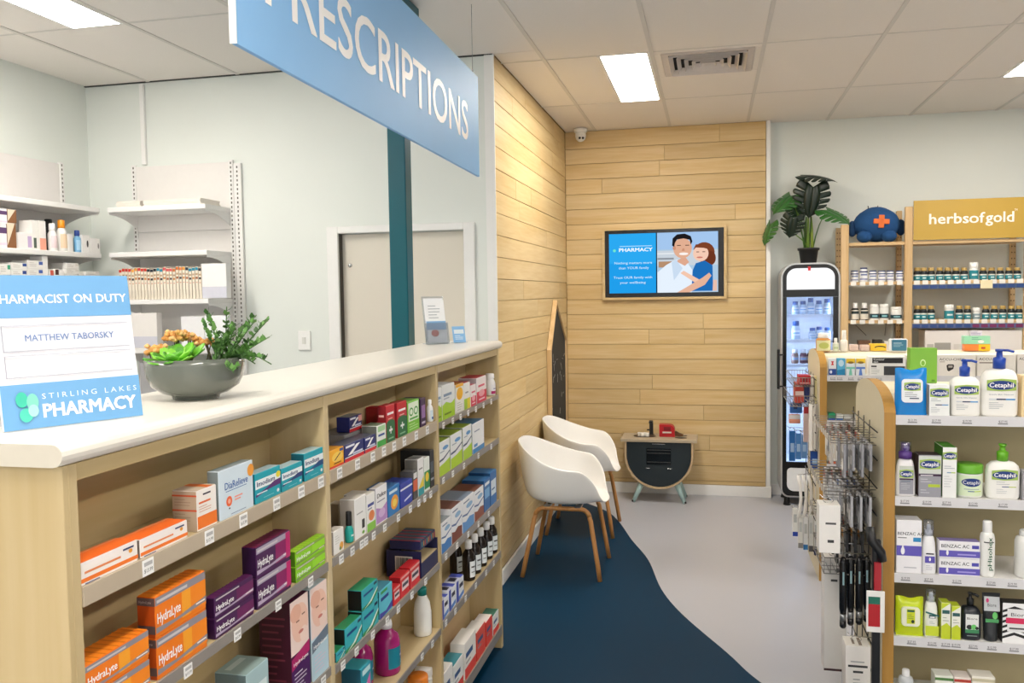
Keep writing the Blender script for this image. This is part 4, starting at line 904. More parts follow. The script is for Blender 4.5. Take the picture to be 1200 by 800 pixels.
lbox(9.5, 20, 261, z2, .12, 'brown and cream triangular patterned pack, lower of two', '#8a5a34', [('p', [(0, 1), (0, .1), (.9, 1)], '#e8d8c0')])
lbox(9.5, 20, 245, z2+(at(9.5, 261, 0, XFL-.01).z-z2)+.001, .12, 'brown and cream triangular patterned pack, upper of two', '#8a5a34', [('p', [(0, 1), (0, .1), (.9, 1)], '#e8d8c0')])
lbox(22, 38, 272, z2, .08, 'low white pack with a lilac end on the left wall shelf', '#f0ecec', [('r', .7, .1, 1, .8, '#c8b0d8')])
lbox(38.5, 47, 258, z2, .08, 'white pack with green and black corner', '#f0eeea', [('r', .2, .05, .6, .4, '#4a5a50')])
lbox(47.5, 55, 258.5, z2, .08, 'white pack with a salmon base', '#f2eeea', [('r', 0, 0, 1, .4, '#f0a890')])
def lbot(xc, wpx, yt, z, label, body, capc, labc, name='pill_bottle', back=0, items=()):
    xf = XFL-.012-back; r = prad((xf, yon(xc, xf, z), z), wpx); Y0 = Y1 = yon(xc, xf-r, z); h = at(xc, yt, 0, xf-r).z-z
    o = bottle(name, [(r*.92, 0), (r, .003), (r, h*.62), (r*.6, h*.74), (r*.58, h*.78)], body, [(r*.72, h*.74), (r*.74, h*.77), (r*.7, h*.98), (r*.6, h)], capc, (h*.1, h*.55), labc, items, n=16)
    o.location = (xf-r, (Y0+Y1)/2, z+.0006); o.rotation_euler = (0, 0, PI/2); return tag(o, label, 'bottle')
lbot(62, 10, 262, z2, 'white pill bottle with white cap on the left wall shelf', '#f4f2f0', '#f0f0f0', '#ecd8dc')
lbot(73, 11, 258, z2, 'white pill bottle with an orange cap on the left wall shelf', '#f4f2ee', '#f0981e', '#f4d8b8')
lbot(58, 12, 257, z2, 'black pouch shaped bottle behind the white pill bottle', '#1c1c20', '#1a1a1c', '#26262a', back=.11)
lbot(91, 8, 270, z2, 'small blue bottle with a dark blue cap on the left wall shelf', '#7ab4dc', '#1c3f8c', '#a8d0ec')
lbox(81, 86, 274, z2, .05, 'small white pack beside the blue bottle', '#eceaea')
lbox(97, 106, 275, z2, .05, 'white pack with a dark dot near the shelf end', '#f0eeec', [('e', .7, .5, .12, .2, '#444')])
lbox(107, 118, 279, z2, .05, 'flattest white pack at the very end of the left wall shelf', '#eeecea', [('e', .8, .5, .06, .2, '#444')])
rr = random.Random(9)
def col3(x0, x1, tops, lab, cc, z=z3):
    zc = z
    for i, yt in enumerate(tops):
        h = at(x0, yt, 0, XFL-.01).z
        lb = lbox(x0, x1, yt, zc, .1, lab+(', bottom of its pile', ', second in its pile', ', third in its pile')[i], '#f0eeea', [('r', .72, .5, .98, .9, cc), *lines(.1, .6, .7, 3, .2, '#c0b8b4', .05)]) if h-zc > .008 else None
        zc = h+.0012
for a, c, tp, lab, cc in ((0, 13, (322, 309), 'white pack with green corner beside the left picture edge', '#3aa07a'), (14, 32, (326, 316, 307.5), 'white pack with dark blue corner above the duty sign', '#2a4a9a'), (33, 51, (325, 315, 305), 'white pack with blue corner beside the tall thin pack', '#3a5aaa'),
                         (78, 93, (321, 315, 308), 'plain cream pack in the pile above the sign corner', '#e0dcd4'), (101, 117, (326, 322, 318), 'little white pack in the last pile of the left wall shelf', '#d8d4d0')):
    col3(a, c, tp, lab, cc)
lbox(52, 58.5, 300, z3, .08, 'tall thin white pack on the left wall shelf', '#f2f0ee')
lbox(60, 65, 316, z3, .06, 'narrow white pack with a red end', '#f0eeea', [('r', .1, .75, .9, .98, '#d05a4a')])
lbox(66, 71, 315, z3, .06, 'narrow white pack with a black and red end', '#f0eeea', [('r', .1, .8, .9, .98, '#4a2a2a')])
lbox(72, 77, 316, z3, .06, 'narrow plain white pack beside the cream pile', '#efedea')
lbox(94, 100, 318, z3, .06, 'narrow cream pack between the two last piles', '#eceae4')
# ================================================================ house shaped chalkboard leaning in the corner
o = empty('chalkboard', (XW, 6.5, .42))
PB = [(6.14, .43), (6.86, .43), (6.86, 1.285), (6.42, 1.60), (6.14, 1.24)]
ctr = (sum(p[0] for p in PB)/5, sum(p[1] for p in PB)/5)
inn = [(ctr[0]+(y-ctr[0])*.93, ctr[1]+(z-ctr[1])*.955) for y, z in PB]
inv = Matrix.Translation((-XW, -6.5, -.42))
upart(MB().prism(inn, XW+.004, XW+.020, 0, C('#2b2d2f', .75, vary=.25, scale=9)).obj('slate', o), o, inv)
for i in range(5):
    a, c, d, e = PB[i], PB[(i+1) % 5], inn[(i+1) % 5], inn[i]
    upart(MB().prism([a, c, d, e], XW+.002, XW+.034, 0, PINE).obj('frame_bar', o), o, inv)
b = MB(); ck = C('#c9c9c4', .9); rr = random.Random(2)
for i in range(26):
    y, z = rr.uniform(6.2, 6.8), rr.uniform(.5, 1.2); a = rr.uniform(0, 6.3); l = rr.uniform(.02, .07)
    b.tube([(XW+.0205, y, z), (XW+.0205, y+l*.5*math.cos(a)+rr.uniform(-.01, .01), z+l*.5*math.sin(a)), (XW+.0205, y+l*math.cos(a), z+l*math.sin(a))], .0012, ck, 4)
upart(b.obj('chalk_drawing', o), o, inv)
tag(o, 'black chalkboard with a pointed house outline and wood frame on the boarded wall', 'chalkboard')
# ================================================================ television in the wall
TX0, TX1, TZ0, TZ1 = -.868, .117, 1.588, 2.172
tv = empty('television', ((TX0+TX1)/2, YW, (TZ0+TZ1)/2)); TWd, THt = (TX1-TX0)/2, (TZ1-TZ0)/2
b = MB(); fw = .02
for a, c, d, e in ((-TWd, TWd, -THt, -THt+fw), (-TWd, TWd, THt-fw, THt), (-TWd, -TWd+fw, -THt+fw, THt-fw), (TWd-fw, TWd, -THt+fw, THt-fw)): b.box(a, c, -.034, -.003, d, e, WALLWOOD_X)
b.obj('wood_surround', tv)
b = MB(); x, z = TWd-fw, THt-fw; b.rbox(-x, x, -.022, -.003, -z, z, C('#0b0c0e', .2), .002); b.obj('bezel', tv)
sx0, sx1, sz0, sz1 = -x+.035, x-.045, -z+.035, z-.028
b = MB(); b.box(sx0, sx1, -.0232, -.0222, sz0, sz1, EM('#5a6f88', .5, 'screen')); sc = b.obj('screen', tv)
def emc(c): return EM(c, .56, 'screen_pixel')
SW, SH = sx1-sx0, sz1-sz0
scr = [('r', 0, 0, .437, 1, '#2aa4ea'), ('r', 0, 0, .437, .5, '#1f9ae4'), ('t', 'PHARMACY', .095, .70, .062, '#f4fbff', .31, .03), ('e', .05, .72, .014, .025, '#6fe0c8'), ('r', .1, .785, .4, .795, '#bfe4fa'),
       ('t', 'Nothing matters more', .05, .49, .042, '#d8effc', .35), ('t', 'than YOUR family', .09, .405, .042, '#d8effc', .28), ('t', 'Trust OUR family with', .04, .245, .042, '#d8effc', .36), ('t', 'your wellbeing', .1, .16, .042, '#d8effc', .24),
       ('r', .437, 0, .447, 1, '#101820'), ('r', .447, 0, 1, 1, '#a9c4dc'), ('r', .447, .72, 1, 1, '#9fc0e6'), ('r', .447, .45, 1, .7, '#c4cdd6'), ('r', .45, .55, .6, .58, '#8a9098'), ('r', .45, .64, .6, .66, '#dfe4e8'), ('r', .46, .42, .58, .52, '#b08a6c')]
scr += [('p', [(.45, 0), (.45, .34), (.53, .46), (.62, .55), (.72, .5), (.78, .34), (.76, 0)], '#dfeaf6'), ('p', [(.62, .52), (.70, .6), (.74, .5), (.7, .44)], '#d8a48a'), ('p', [(.62, .55), (.68, .4), (.6, .2), (.58, .5)], '#c4d6ea'),
        ('e', .68, .735, .085, .17, '#dba98d'), ('e', .605, .74, .015, .035, '#c98f74'), ('p', [(.585, .78), (.59, .9), (.63, .965), (.70, .975), (.755, .93), (.77, .84), (.755, .79), (.745, .87), (.69, .895), (.63, .88), (.61, .82), (.605, .76)], '#1d1a1c'),
        ('r', .63, .775, .665, .787, '#2a1c18'), ('r', .705, .775, .74, .787, '#2a1c18'), ('e', .69, .64, .042, .022, '#f4ece8'), ('p', [(.68, .73), (.695, .73), (.7, .69), (.672, .69)], '#c48c70'),
        ('e', .875, .66, .095, .165, '#7a3f26'), ('e', .93, .56, .05, .12, '#6a3420'), ('e', .845, .64, .07, .13, '#eec4ae'), ('p', [(.775, .7), (.8, .79), (.88, .8), (.93, .7), (.87, .73), (.8, .74)], '#7a3f26'), ('r', .805, .66, .83, .672, '#3a2018'), ('r', .86, .66, .885, .672, '#3a2018'), ('e', .835, .575, .028, .014, '#c87a6c'),
        ('p', [(.76, .02), (.77, .36), (.8, .48), (.88, .52), (.95, .44), (.955, .02)], '#1e68b0'), ('p', [(.66, .32), (.69, .36), (.8, .24), (.84, .2), (.8, .15)], '#ecc0a8'), ('p', [(.63, 0), (.68, .05), (.86, .24), (.92, .32), (.94, .27), (.88, .12), (.74, 0)], '#dfae94'), ('p', [(.95, .02), (.955, .2), (.99, .2), (.99, .02)], '#e0b8a8')]
p = MB(); print_face(p, scr, (sx0, -.0232, sz0), (1, 0, 0), (0, 0, 1), (0, -1, 0), SW, SH, off=.0002, mats=emc); p.obj('screen_picture', sc)
tag(tv, 'wall mounted television showing a blue pharmacy slide with a man holding a child', 'television')
# ================================================================ tub chairs
SHELLM = C('#efeeeb', .38, vary=.015, scale=4)
def make_chair():
    root = empty('tub_chair')
    # polar shell: th=0 front (+x), rim height and reach by angle
    NT, NR = 48, 14; V = []; Fc = []
    def lerp(a, b, t): return a+(b-a)*t
    def ss(a, b, t): t = max(0, min(1, (t-a)/(b-a))); return t*t*(3-2*t)
    def rim(th):
        q = abs(th); c = math.cos(th); s = math.sin(th)
        rx = .25 if c > 0 else .27; ry = .285
        R = 1/math.sqrt((c/rx)**2+(s/ry)**2)
        h = .425+.225*ss(.32, 1.25, q)+.135*ss(1.3, 2.9, q)
        return R, h
    for j in range(NR+1):
        t = j/NR
        for i in range(NT):
            th = -PI+2*PI*i/NT; R, h = rim(th); c = math.cos(th)
            # radius: quick to ~.8R flat seat then wall
            base = .445-.012*math.cos(th)*t
            if t < .55: r = R*.80*(t/.55)**.9; z = base-.02*(1-(t/.55)**2)
            else:
                u = (t-.55)/.45; r = R*(.80+.20*math.sin(u*PI/2)**.8); up = max(0, h-base)
                z = base+up*(1-math.cos(u*PI/2))**1.0+(h-base if h < base else 0)*u
                if u > 0 and h > .5: r += .02*u*u
            V.append((r*math.cos(th), r*math.sin(th), z))
    for j in range(NR):
        for i in range(NT):
            a = j*NT+i; b_ = j*NT+(i+1) % NT; Fc.append((a, b_, b_+NT, a+NT))
    b = MB(); b.add(V, Fc, SHELLM, True); sh = b.obj('shell', root, solid=.009)
    sb = sh.modifiers.new('smooth', 'SUBSURF'); sb.levels = 1; sb.render_levels = 1
    for s in (-1, 1):                        # one bent-wood hoop per side: two legs joined by a bar under the seat
        top = .405; P = [(-.235, s*.225, 0), (-.215, s*.215, .1), (-.165, s*.195, .34)]
        for i in range(7):
            a = PI-(PI/2)*i/6*1; P.append((-.105+.055*math.cos(a), s*.19, .35+.055*math.sin(a)))
        for i in range(7):
            a = PI/2-(PI/2)*i/6; P.append((.105+.055*math.cos(a), s*.19, .35+.055*math.sin(a)))
        P += [(.165, s*.195, .34), (.205, s*.215, .1), (.22, s*.225, 0)]
        def hoop(idx, nm):
            h_ = MB(); h_.tube([P[k] for k in idx], .0135, OAK, 10); return h_.obj(nm, root)
        n_ = len(P)
        hoop(list(range(0, 5)), 'leg'); hoop(list(range(n_-5, n_)), 'leg'); hoop(list(range(4, n_-4)), 'seat_rail')
    for x in (-.09, .09):
        b = MB(); b.box(x-.018, x+.018, -.2, .2, .408, .418, CHROME); b.box(x-.012, x+.012, -.1, .1, .417, .432, BLACKM); b.obj('cross_bracket', root)
    return root
ch = make_chair(); ch.location = (-.845, 5.045, .001)
tag(ch, 'white moulded tub chair on oak legs, nearer of the two by the boarded wall', 'chair', 'white tub chairs')
c2 = copy_tree(ch, None, (-.87, 5.925, .001), 0)
c2['label'] = 'white moulded tub chair on oak legs, farther one beside the chalkboard'
# ================================================================ toy kitchen
KX, KY = -.405, 6.86
kt = empty('toy_kitchen', (KX, KY, 0))
KT = C('#b3a48c', .5, vary=.05); KD = C('#14232a', .5, vary=.05); KL = C('#a9c6c4', .5, vary=.04)
MB().rbox(-.295, .295, -.14, .15, .48, .505, KT, .003).obj('counter_top', kt)
hw, zt_, R_ = .265, .48, .265
def uprof(r, zc, top): return [(-r, top)]+[(-r*math.cos(PI*i/20)*1.0, zc-r*math.sin(PI*i/20)) for i in range(21)]+[(r, top)]
zc = .375
out = uprof(.265, zc, .48); inn_ = uprof(.25, zc, .48)
MB().prism(uprof(.248, zc, .479), -.118, .13, 1, KD).obj('cabinet_front', kt)
b = MB(); n = len(out)
for i in range(n-1):
    a, c, d, e = out[i], out[i+1], inn_[i+1], inn_[i]
    b.prism([a, c, d, e], -.128, .135, 1, C('#c2a985', .5))
b.obj('rim_band', kt)
b = MB(); b.box(-.095, .095, -.1195, -.1182, .30, .43, C('#0c1114', .1)); ov = b.obj('oven_window', kt)
for z in (.32, .39, .415): MB().box(-.09, .09, -.121, -.1196, z, z+.004, C('#4a4a48', .3)).obj('rack_bar', ov)
MB().rbox(-.05, .05, -.131, -.1185, .462, .47, CHROME, .002).obj('handle', kt)
for s in (-1, 1): MB().rbox(s*.085-.016, s*.085+.016, -.124, -.1185, .27, .276, CHROME, .001).obj('small_handle', kt)
for sx in (-1, 1):
    for sy in (-1, 1):
        b = MB(); b.tube([(sx*.125, sy*.085, .175 if sy < 0 else .175), (sx*.2, sy*.115, .0)], .026, KL, 10, r1=.015); b.tube([(sx*.195, sy*.113, .013), (sx*.2005, sy*.1152, -.0)], .0155, BLACKM, 10, r1=.015); b.obj('leg', kt)
b = MB(); b.lathe([(.085, .507), (.088, .51), (.078, .509), (.06, .506)], C('#4a3a2c', .4), 28, cx=-.115, sy=.7); b.lathe([(.001, .5062), (.072, .5062)], C('#5a4a3a', .25, metal=.6), 24, cx=-.115, sy=.7, cap=False); b.obj('sink_bowl', kt)
b = MB(); b.rbox(-.085, -.055, .085, .112, .505, .615, BLACKM, .003); b.rbox(-.085, -.055, .03, .09, .6, .62, BLACKM, .003); b.tube([(-.105, .1, .54), (-.085, .1, .54)], .006, BLACKM, 8); b.obj('tap', kt)
b = MB(); b.lathe([(.045, .5055), (.045, .508), (.001, .5081)], C('#22221f', .3), 24, cx=.17, cy=-.05, sy=.6); b.lathe([(.045, .5055), (.045, .508), (.001, .5081)], C('#22221f', .3), 24, cx=.17, cy=.05, sy=.6); b.obj('hob_ring', kt)
tag(kt, 'wooden toy kitchen with a rounded dark front and pale blue legs by the boarded wall', 'toy kitchen')
o = empty('toy_cups', (KX-.125, KY-.03, .5075))
for i in range(4):
    b = MB(); b.lathe([(.012, 0), (.015, .003), (.016, .03), (.014, .032), (.012, .005)], C('#e8e4dc', .5), 14, cx=-.03+.021*i, cy=(-.012 if i % 2 else 0)); b.obj('cup', o)
tag(o, 'little row of white toy cups in the toy kitchen sink', 'toy cups')
o = empty('toy_toaster', (KX+.06, KY+.02, .5058))
b = MB(); P = [(-.06, 0), (.06, 0), (.06, .055)]+[(.02+.04*math.cos(a), .055+.04*math.sin(a)) for a in [PI/2*i/6 for i in range(1, 7)]]+[(-.06, .095)]
b.prism(P, -.04, .04, 1, C('#b3121c', .3)); b.obj('body', o)
MB().rbox(-.035, .035, -.048, -.041, .03, .042, C('#d8d0c8', .3), .002).obj('front_strip', o)
MB().box(-.025, .03, -.0415, -.0402, .05, .08, C('#7a0c14')).obj('slot_panel', o)
tag(o, 'red toy toaster on top of the toy kitchen', 'toy')
o = MB().prism([(-.035, 0), (.03, 0), (.03, .012), (0, .02), (-.028, .038), (-.035, .034)], -.016, .016, 1, C('#5a3a1c', .5)).obj('toy_utensil', None, (KX+.155, KY+.03, .5088))
tag(o, 'small brown toy utensil on the toy hob beside the red toaster', 'toy')
# ================================================================ gondolas
CREAM = C('#d9d0b6', .5, vary=.03); CREAML = C('#efe5cb', .45, vary=.02); BACKP = C('#b7aa84', .6, vary=.03); STRIPW = C('#d9d8da', .35, vary=.02)
GXL, GXB, GXR = .59, .628, 1.9
def ticket_mesh_y(w, h, price):
    b = MB(); V, Fc, TW = text_geo(price, .01); s = w*.8/TW
    b.add([(-w*.4+a*s, -.0004, -h*.15+c*s*1.1) for a, c in V], Fc, C('#4a4a4c'))
    b.add([(-w*.45, -.0002, -h*.4), (w*.45, -.0002, -h*.4), (w*.45, -.0002, -h*.22), (-w*.45, -.0002, -h*.22)], [(0, 1, 2, 3)], C('#8a8a8c')); return b.obj('ticket', mesh_only=True)
TMY = [ticket_mesh_y(.034, .024, p) for p in ('$12.99', '$17.99', '$19.99', '$27.95')]
def gondola(Y, label, zs, tickets):
    g = empty('gondola', (GXL, Y, 0)); inv = Matrix.Translation((-GXL, -Y, 0)); D = .61
    def gp(o): o.matrix_parent_inverse = inv; return o
    def board():
        P = [(Y, .0), (Y+D, .0), (Y+D, 1.185)]
        for i in range(1, 24):
            a = PI*i/24; P.append((Y+D/2+D/2*math.cos(a), 1.2+.1*math.sin(a)**.8))
        return P+[(Y, 1.215)]
    for x in (GXL, GXR): gp(MB().prism(board()[::-1], x, x+GXB-GXL, 0, CREAM, EDGEWOOD).obj('end_board', g))
    gp(MB().box(GXB, GXR, Y+D/2-.012, Y+D/2+.012, .1, 1.19, BACKP).obj('back_panel', g))
    # header: curved cream board above the top shelf
    P = [(Y+.135, zs[0]), (Y+D-.135, zs[0])]+[(Y+D/2+(D/2-.135)*math.cos(PI*i/10), 1.25+.04*math.sin(PI*i/10)**.7) for i in range(0, 11)]
    gp(MB().prism(P[::-1], GXB, GXR, 0, CREAML).obj('header_board', g))
    gp(MB().box(GXB, GXR, Y+.03, Y+D-.03, 0, .1, EDGEWOOD).obj('plinth', g))
    for k, z in enumerate(zs):
        for s in (0, 1):
            y0, y1 = (Y+.006, Y+D/2-.012) if s == 0 else (Y+D/2+.012, Y+D-.006)
            sh = gp(MB().rbox(GXB+.001, GXR-.001, y0, y1, z-.03, z, METALW, .001).obj('shelf', g))
            if s == 0:
                MB().box(GXB+.001, GXR-.001, y0-.003, y0-.0003, z-.032, z+.002, STRIPW).obj('price_strip', sh)
                for i, x in enumerate(tickets[k] if k < len(tickets) else ()):
                    mkobj('price_ticket', TMY[(i+k) % 4], sh, (xon(x, y0, z-.015), y0-.0032, z-.015))
    # black wire grid hung on the end board
    b = MB()
    for i in range(4): y = Y+.2+i*.125; b.tube([(GXL-.014, y, .13), (GXL-.014, y, 1.16)], .002, BLACKM, 5)
    for i in range(11): z = .14+i*.1; b.tube([(GXL-.018, Y+.02, z), (GXL-.018, Y+.59, z)], .0025, BLACKM, 5)
    gp(b.obj('wire_grid', g))
    tag(g, label, 'gondola'); return g, gp
ZG = [1.204, .917, .642, .414, .14]
g1, gp1 = gondola(3.22, 'nearer cream shop gondola with skin care shelves and a rounded wood edged end', ZG, [[1069, 1097, 1133, 1175], [1060, 1086, 1109, 1140, 1175], [1061, 1088, 1121, 1161, 1186], [1068, 1092, 1108, 1120, 1140, 1162, 1188]])
ZG2 = [1.169, .914, .668, .445, .16]
g2, gp2 = gondola(5.06, 'farther cream shop gondola with first aid boxes and a rounded wood edged end', ZG2, [[976, 984, 997, 1008, 1030], [976, 990], [975, 985, 995], [977, 990]])
# ---------------------------------------------------------------- skin care on the nearer gondola
YG = 3.22+.012
def GB_(x0, x1, yt, z, dep, label, base, front=(), yf=YG, name='skincare_box', n=1, cat='box', **kw):
    a, c = xon(x0, yf, z)+.0008, xon(x1, yf, z)-.0008; h = at(x0, yt, 1, yf).z-z
    if a < GXB+.002: a = GXB+.002
    o = carton(name, c-a, dep, h, base, front, **kw); o.location = ((a+c)/2, yf+dep/2, z+.0006); return tag(o, label, cat)
def logo(u, v, ru, rv, txt='Cetaphil', gr='#a3bf5a'):
    rv *= 1.22
    return [('p', [(u-ru*1.1, v-rv*1.1), (u, v-rv*1.3), (u+ru*1.1, v-rv*1.1), (u+ru*1.1, v+rv*1.2), (u, v+rv*1.4), (u-ru*1.1, v+rv*1.1)], gr), ('e', u, v, ru*1.06, rv, '#12357c'), ('t', txt, u, v-rv*.45, rv*1.05, '#ffffff', ru*1.8, .02, 'c')]
def oval_body(name, prof, w, d, col, parent, power=2.6, n=28, rough=.28):
    """prof: (scale, z)"""
    return MB().lathe([(s, z) for s, z in prof], C(col, rough, vary=.015), n, sx=w/2, sy=d/2, power=power).obj(name, parent)
def printed(parent, items, w, h, z, y, mats=None):
    p = MB(); print_face(p, items, (-w/2, y, z), (1, 0, 0), (0, 0, 1), (0, -1, 0), w, h); return p.obj('printed_label', parent)
def pump(x0, x1, ysh, ytop, z, label, body, pc, items, yf=YG, d=.055, name='pump_bottle', nozzle=True, flat=.98):
    a, c = xon(x0, yf, z), xon(x1, yf, z); w = c-a; hs = at((x0+x1)/2, ysh, 1, yf+d/2).z-z; ht = at((x0+x1)/2, ytop, 1, yf+d/2).z-z
    o = empty(name, ((a+c)/2, yf+d/2+.001, z+.0006))
    oval_body('body', [(.9, 0), (.98, .006), (1, .02), (1, hs*.72), (.93, hs*.86), (.7, hs*.95), (.34, hs*.985), (.3, hs)], w, d, body, o, 3.2)
    r = w*.13; g_ = ht-hs; PC = C(pc, .3, vary=.03)
    b = MB(); b.lathe([(r*1.3, hs-.002), (r*1.35, hs+g_*.5), (r*1.1, hs+g_*.55), (r*.7, hs+g_*.58), (r*.65, hs+g_*.85), (r*.9, hs+g_*.87), (r*.9, ht)], PC, 18)
    b.obj('pump_collar', o)
    if nozzle: b = MB(); b.tube([(0, 0, ht-.005), (w*.2, -.01, ht-.004), (w*.36, -.016, ht-.009)], .0045, PC, 8); b.obj('nozzle', o)
    printed(o, items, w*.84, hs*.78, hs*.06, -d/2*flat-.0012)
    return tag(o, label, 'bottle')
z = ZG[0]
# blue wipes pouch with white flip lid
def pouch(x0, x1, yt, z, label, col, lid, items, yf=YG, d=.045):
    a, c = xon(x0, yf, z), xon(x1, yf, z); w = c-a; h = at(x0, yt, 1, yf).z-z; o = empty('wipes_pouch', ((a+c)/2, yf+d/2, z+.0006))
    b = MB(); NX, NZ = 14, 12; m_ = C(col, .25, vary=.06, scale=25); V = []
    def pt(s, i, j):
        u, t = i/NX, j/NZ; k = max(0, 1-abs(2*t-1)**4)*max(0.05, 1-abs(2*u-1)**5)
        zz_ = h*t*(1+(.02*math.sin(u*9)-.02*math.sin(u*PI) if j == NZ else 0)); return (-w/2+w*u, s*(d/2*k**.6 if j not in (0, NZ) else .001+ (0.012 if j == 0 else 0)), zz_)
    for s in (-1, 1):
        V = [pt(s, i, j) for j in range(NZ+1) for i in range(NX+1)]; Fc = []
        for j in range(NZ):
            for i in range(NX):
                q = j*(NX+1)+i; f = (q, q+1, q+NX+2, q+NX+1); Fc.append(f if s < 0 else f[::-1])
        b.add(V, Fc, m_, True)
    b.obj('pouch', o)
    lw, lh, lz = w*.66, h*.5, h*.28
    P = []
    for cx_, cz_, a0 in ((lw/2-.012, lh-.012, 0), (-lw/2+.012, lh-.012, PI/2), (-lw/2+.012, .012, PI), (lw/2-.012, .012, 1.5*PI)):
        for i in range(5): aa = a0+PI/2*i/4; P.append((cx_+.012*math.cos(aa), lz+cz_+.012*math.sin(aa)))
    MB().prism(P, -d/2-.006, -d/2+.004, 1, C(lid, .3)).obj('flip_lid', o)
    printed(o, items, lw*.9, lh*.9, lz+lh*.05, -d/2-.0062); return tag(o, label, 'wipes')
pouch(1050, 1087, 432, z, 'blue wipes pouch with a white flip lid on the top skin care shelf', '#1a84d2', '#f2f4f6', [('r', .08, .52, .92, .92, '#dfe8d4')]+logo(.5, .7, .4, .13)+lines(.1, .8, .4, 3, .09, '#9a9aa0', .03)+[('r', .35, .12, .85, .17, '#22345c')])
cet = logo(.5, .74, .42, .095)+lines(.08, .6, .54, 2, .06, '#9aa0a8', .016)+[('r', .3, .34, .62, .37, '#152c5c'), ('r', .62, .34, .93, .37, '#3a86c8'), *lines(.08, .55, .26, 4, .05, '#b4b8bc', .014)]
GB_(1088.5, 1113, 451, z, .05, 'small white skin care box with a green and navy badge beside the blue pouch', '#eef0ee', cet, sidec='#8f9290')
def cetp(): return logo(.5, .76, .43, .1)+[('t', 'Gentle Skin Cleanser', .1, .5, .035, '#5a6a88', .8), ('r', .1, .37, .34, .41, '#d8dce0'), ('r', .34, .37, .64, .405, '#152c5c'), ('r', .64, .37, .94, .405, '#3a96d8'), *lines(.1, .6, .29, 4, .05, '#b4b8bc', .014)]
pump(1114.5, 1150.5, 440, 421, z, 'smaller white pump bottle with a blue pump on the top skin care shelf', '#f4f2ec', '#1c46a8', cetp())
pump(1151.5, 1195, 431, 409, z, 'larger white pump bottle with a blue pump on the top skin care shelf', '#f4f2ec', '#1c46a8', cetp())
GB_(1196.5, 1214, 440, z, .05, 'peach coloured pack at the right picture edge on the top shelf', '#e8cfa0')
z = ZG[1]
def foam(x0, x1, yt, z, label, body, capc, items, yf=YG, d=.045, capf=.3, clear=False, shoulder=.86):
    a, c = xon(x0, yf, z), xon(x1, yf, z); w = c-a; h = at(x0, yt, 1, yf+d/2).z-z; hb = h*(1-capf)
    o = empty('foam_bottle', ((a+c)/2, yf+d/2+.001, z+.0006))
    oval_body('body', [(.94, 0), (1, .006), (.99, hb*.45), (.86, hb*.8), (.72, hb*.94), (.5, hb)], w, d, body, o, 2.6)
    b = MB(); r = w*.3
    if clear:
        b.lathe([(r*.9, hb), (r*.9, hb+h*capf*.3), (r*.5, hb+h*capf*.34), (r*.45, hb+h*capf*.7)], C(capc, .3), 16); b.obj('pump_collar', o)
        b = MB(); b.lathe([(r*1.25, hb), (r*1.25, h-.004), (r*1.1, h)], GL('#e8ecf4', .06, .72, 'clear_cap'), 18); b.obj('clear_cap', o)
    else:
        b.lathe([(r*1.1, hb), (r*1.12, hb+h*capf*.4), (r*.75, hb+h*capf*.45), (r*.7, h*.99)], C(capc, .3), 16); b.obj('pump_collar', o)
        b = MB(); b.lathe([(r*1.02, hb+h*capf*.42), (r*1.0, h), (r*.9, h+.002)], GL('#e8ecf4', .06, .78, 'clear_cap'), 18); b.obj('clear_cap', o)
    printed(o, items, w*.68, hb*.8, hb*.06, -d/2-.0012); return tag(o, label, 'bottle')
gp_ = [('r', 0, 0, 1, .5, '#9a9aa4'), ('r', 0, .5, 1, .95, '#c9cfc4'), *logo(.5, .68, .46, .09), ('r', 0, .48, 1, .53, '#3a1c3a'), ('r', .12, .42, .8, .45, '#6a7a88'), *lines(.1, .8, .34, 4, .06, '#c8c8d0', .014)]
foam(1050, 1074, 518, z, 'white foam bottle with a purple pump on the second skin care shelf', '#f2f0f2', '#5a3a86', gp_)
GB_(1076, 1103, 533, z, .07, 'silver grey skin care box with a badge and dark stripe', '#9b9ba3', [('r', 0, .56, 1, .98, '#cfd4cc'), *logo(.5, .78, .42, .075), ('r', 0, .5, 1, .55, '#3a1c3a'), ('r', 0.08, 0.51, 0.63, 0.527, '#fff'), ('r', .42, .24, .95, .31, '#b8cc3a'), *lines(.08, .6, .42, 2, .06, '#d0d0d8', .014), *lines(.08, .5, .16, 2, .06, '#d0d0d8', .014)], topc='#35222c', sidec='#3c2430')
GB_(1071, 1076.5, 532, z, .04, 'dark maroon box edge behind the purple pump bottle', '#3a2630', [], yf=YG+.06)
GB_(1104, 1121, 524, z, .12, 'tall white skin care box with a green top', '#eef0ee', [*logo(.5, .83, .46, .05), *lines(.1, .9, .62, 2, .04, '#a8b0b8', .012), ('r', .3, .49, .6, .51, '#7a9ab8'), ('r', .6, .49, .9, .51, '#a8c83a'), *lines(.1, .7, .42, 5, .05, '#b8bcc0', .01)], topc='#4c9a2a', sidec='#3f8a28')
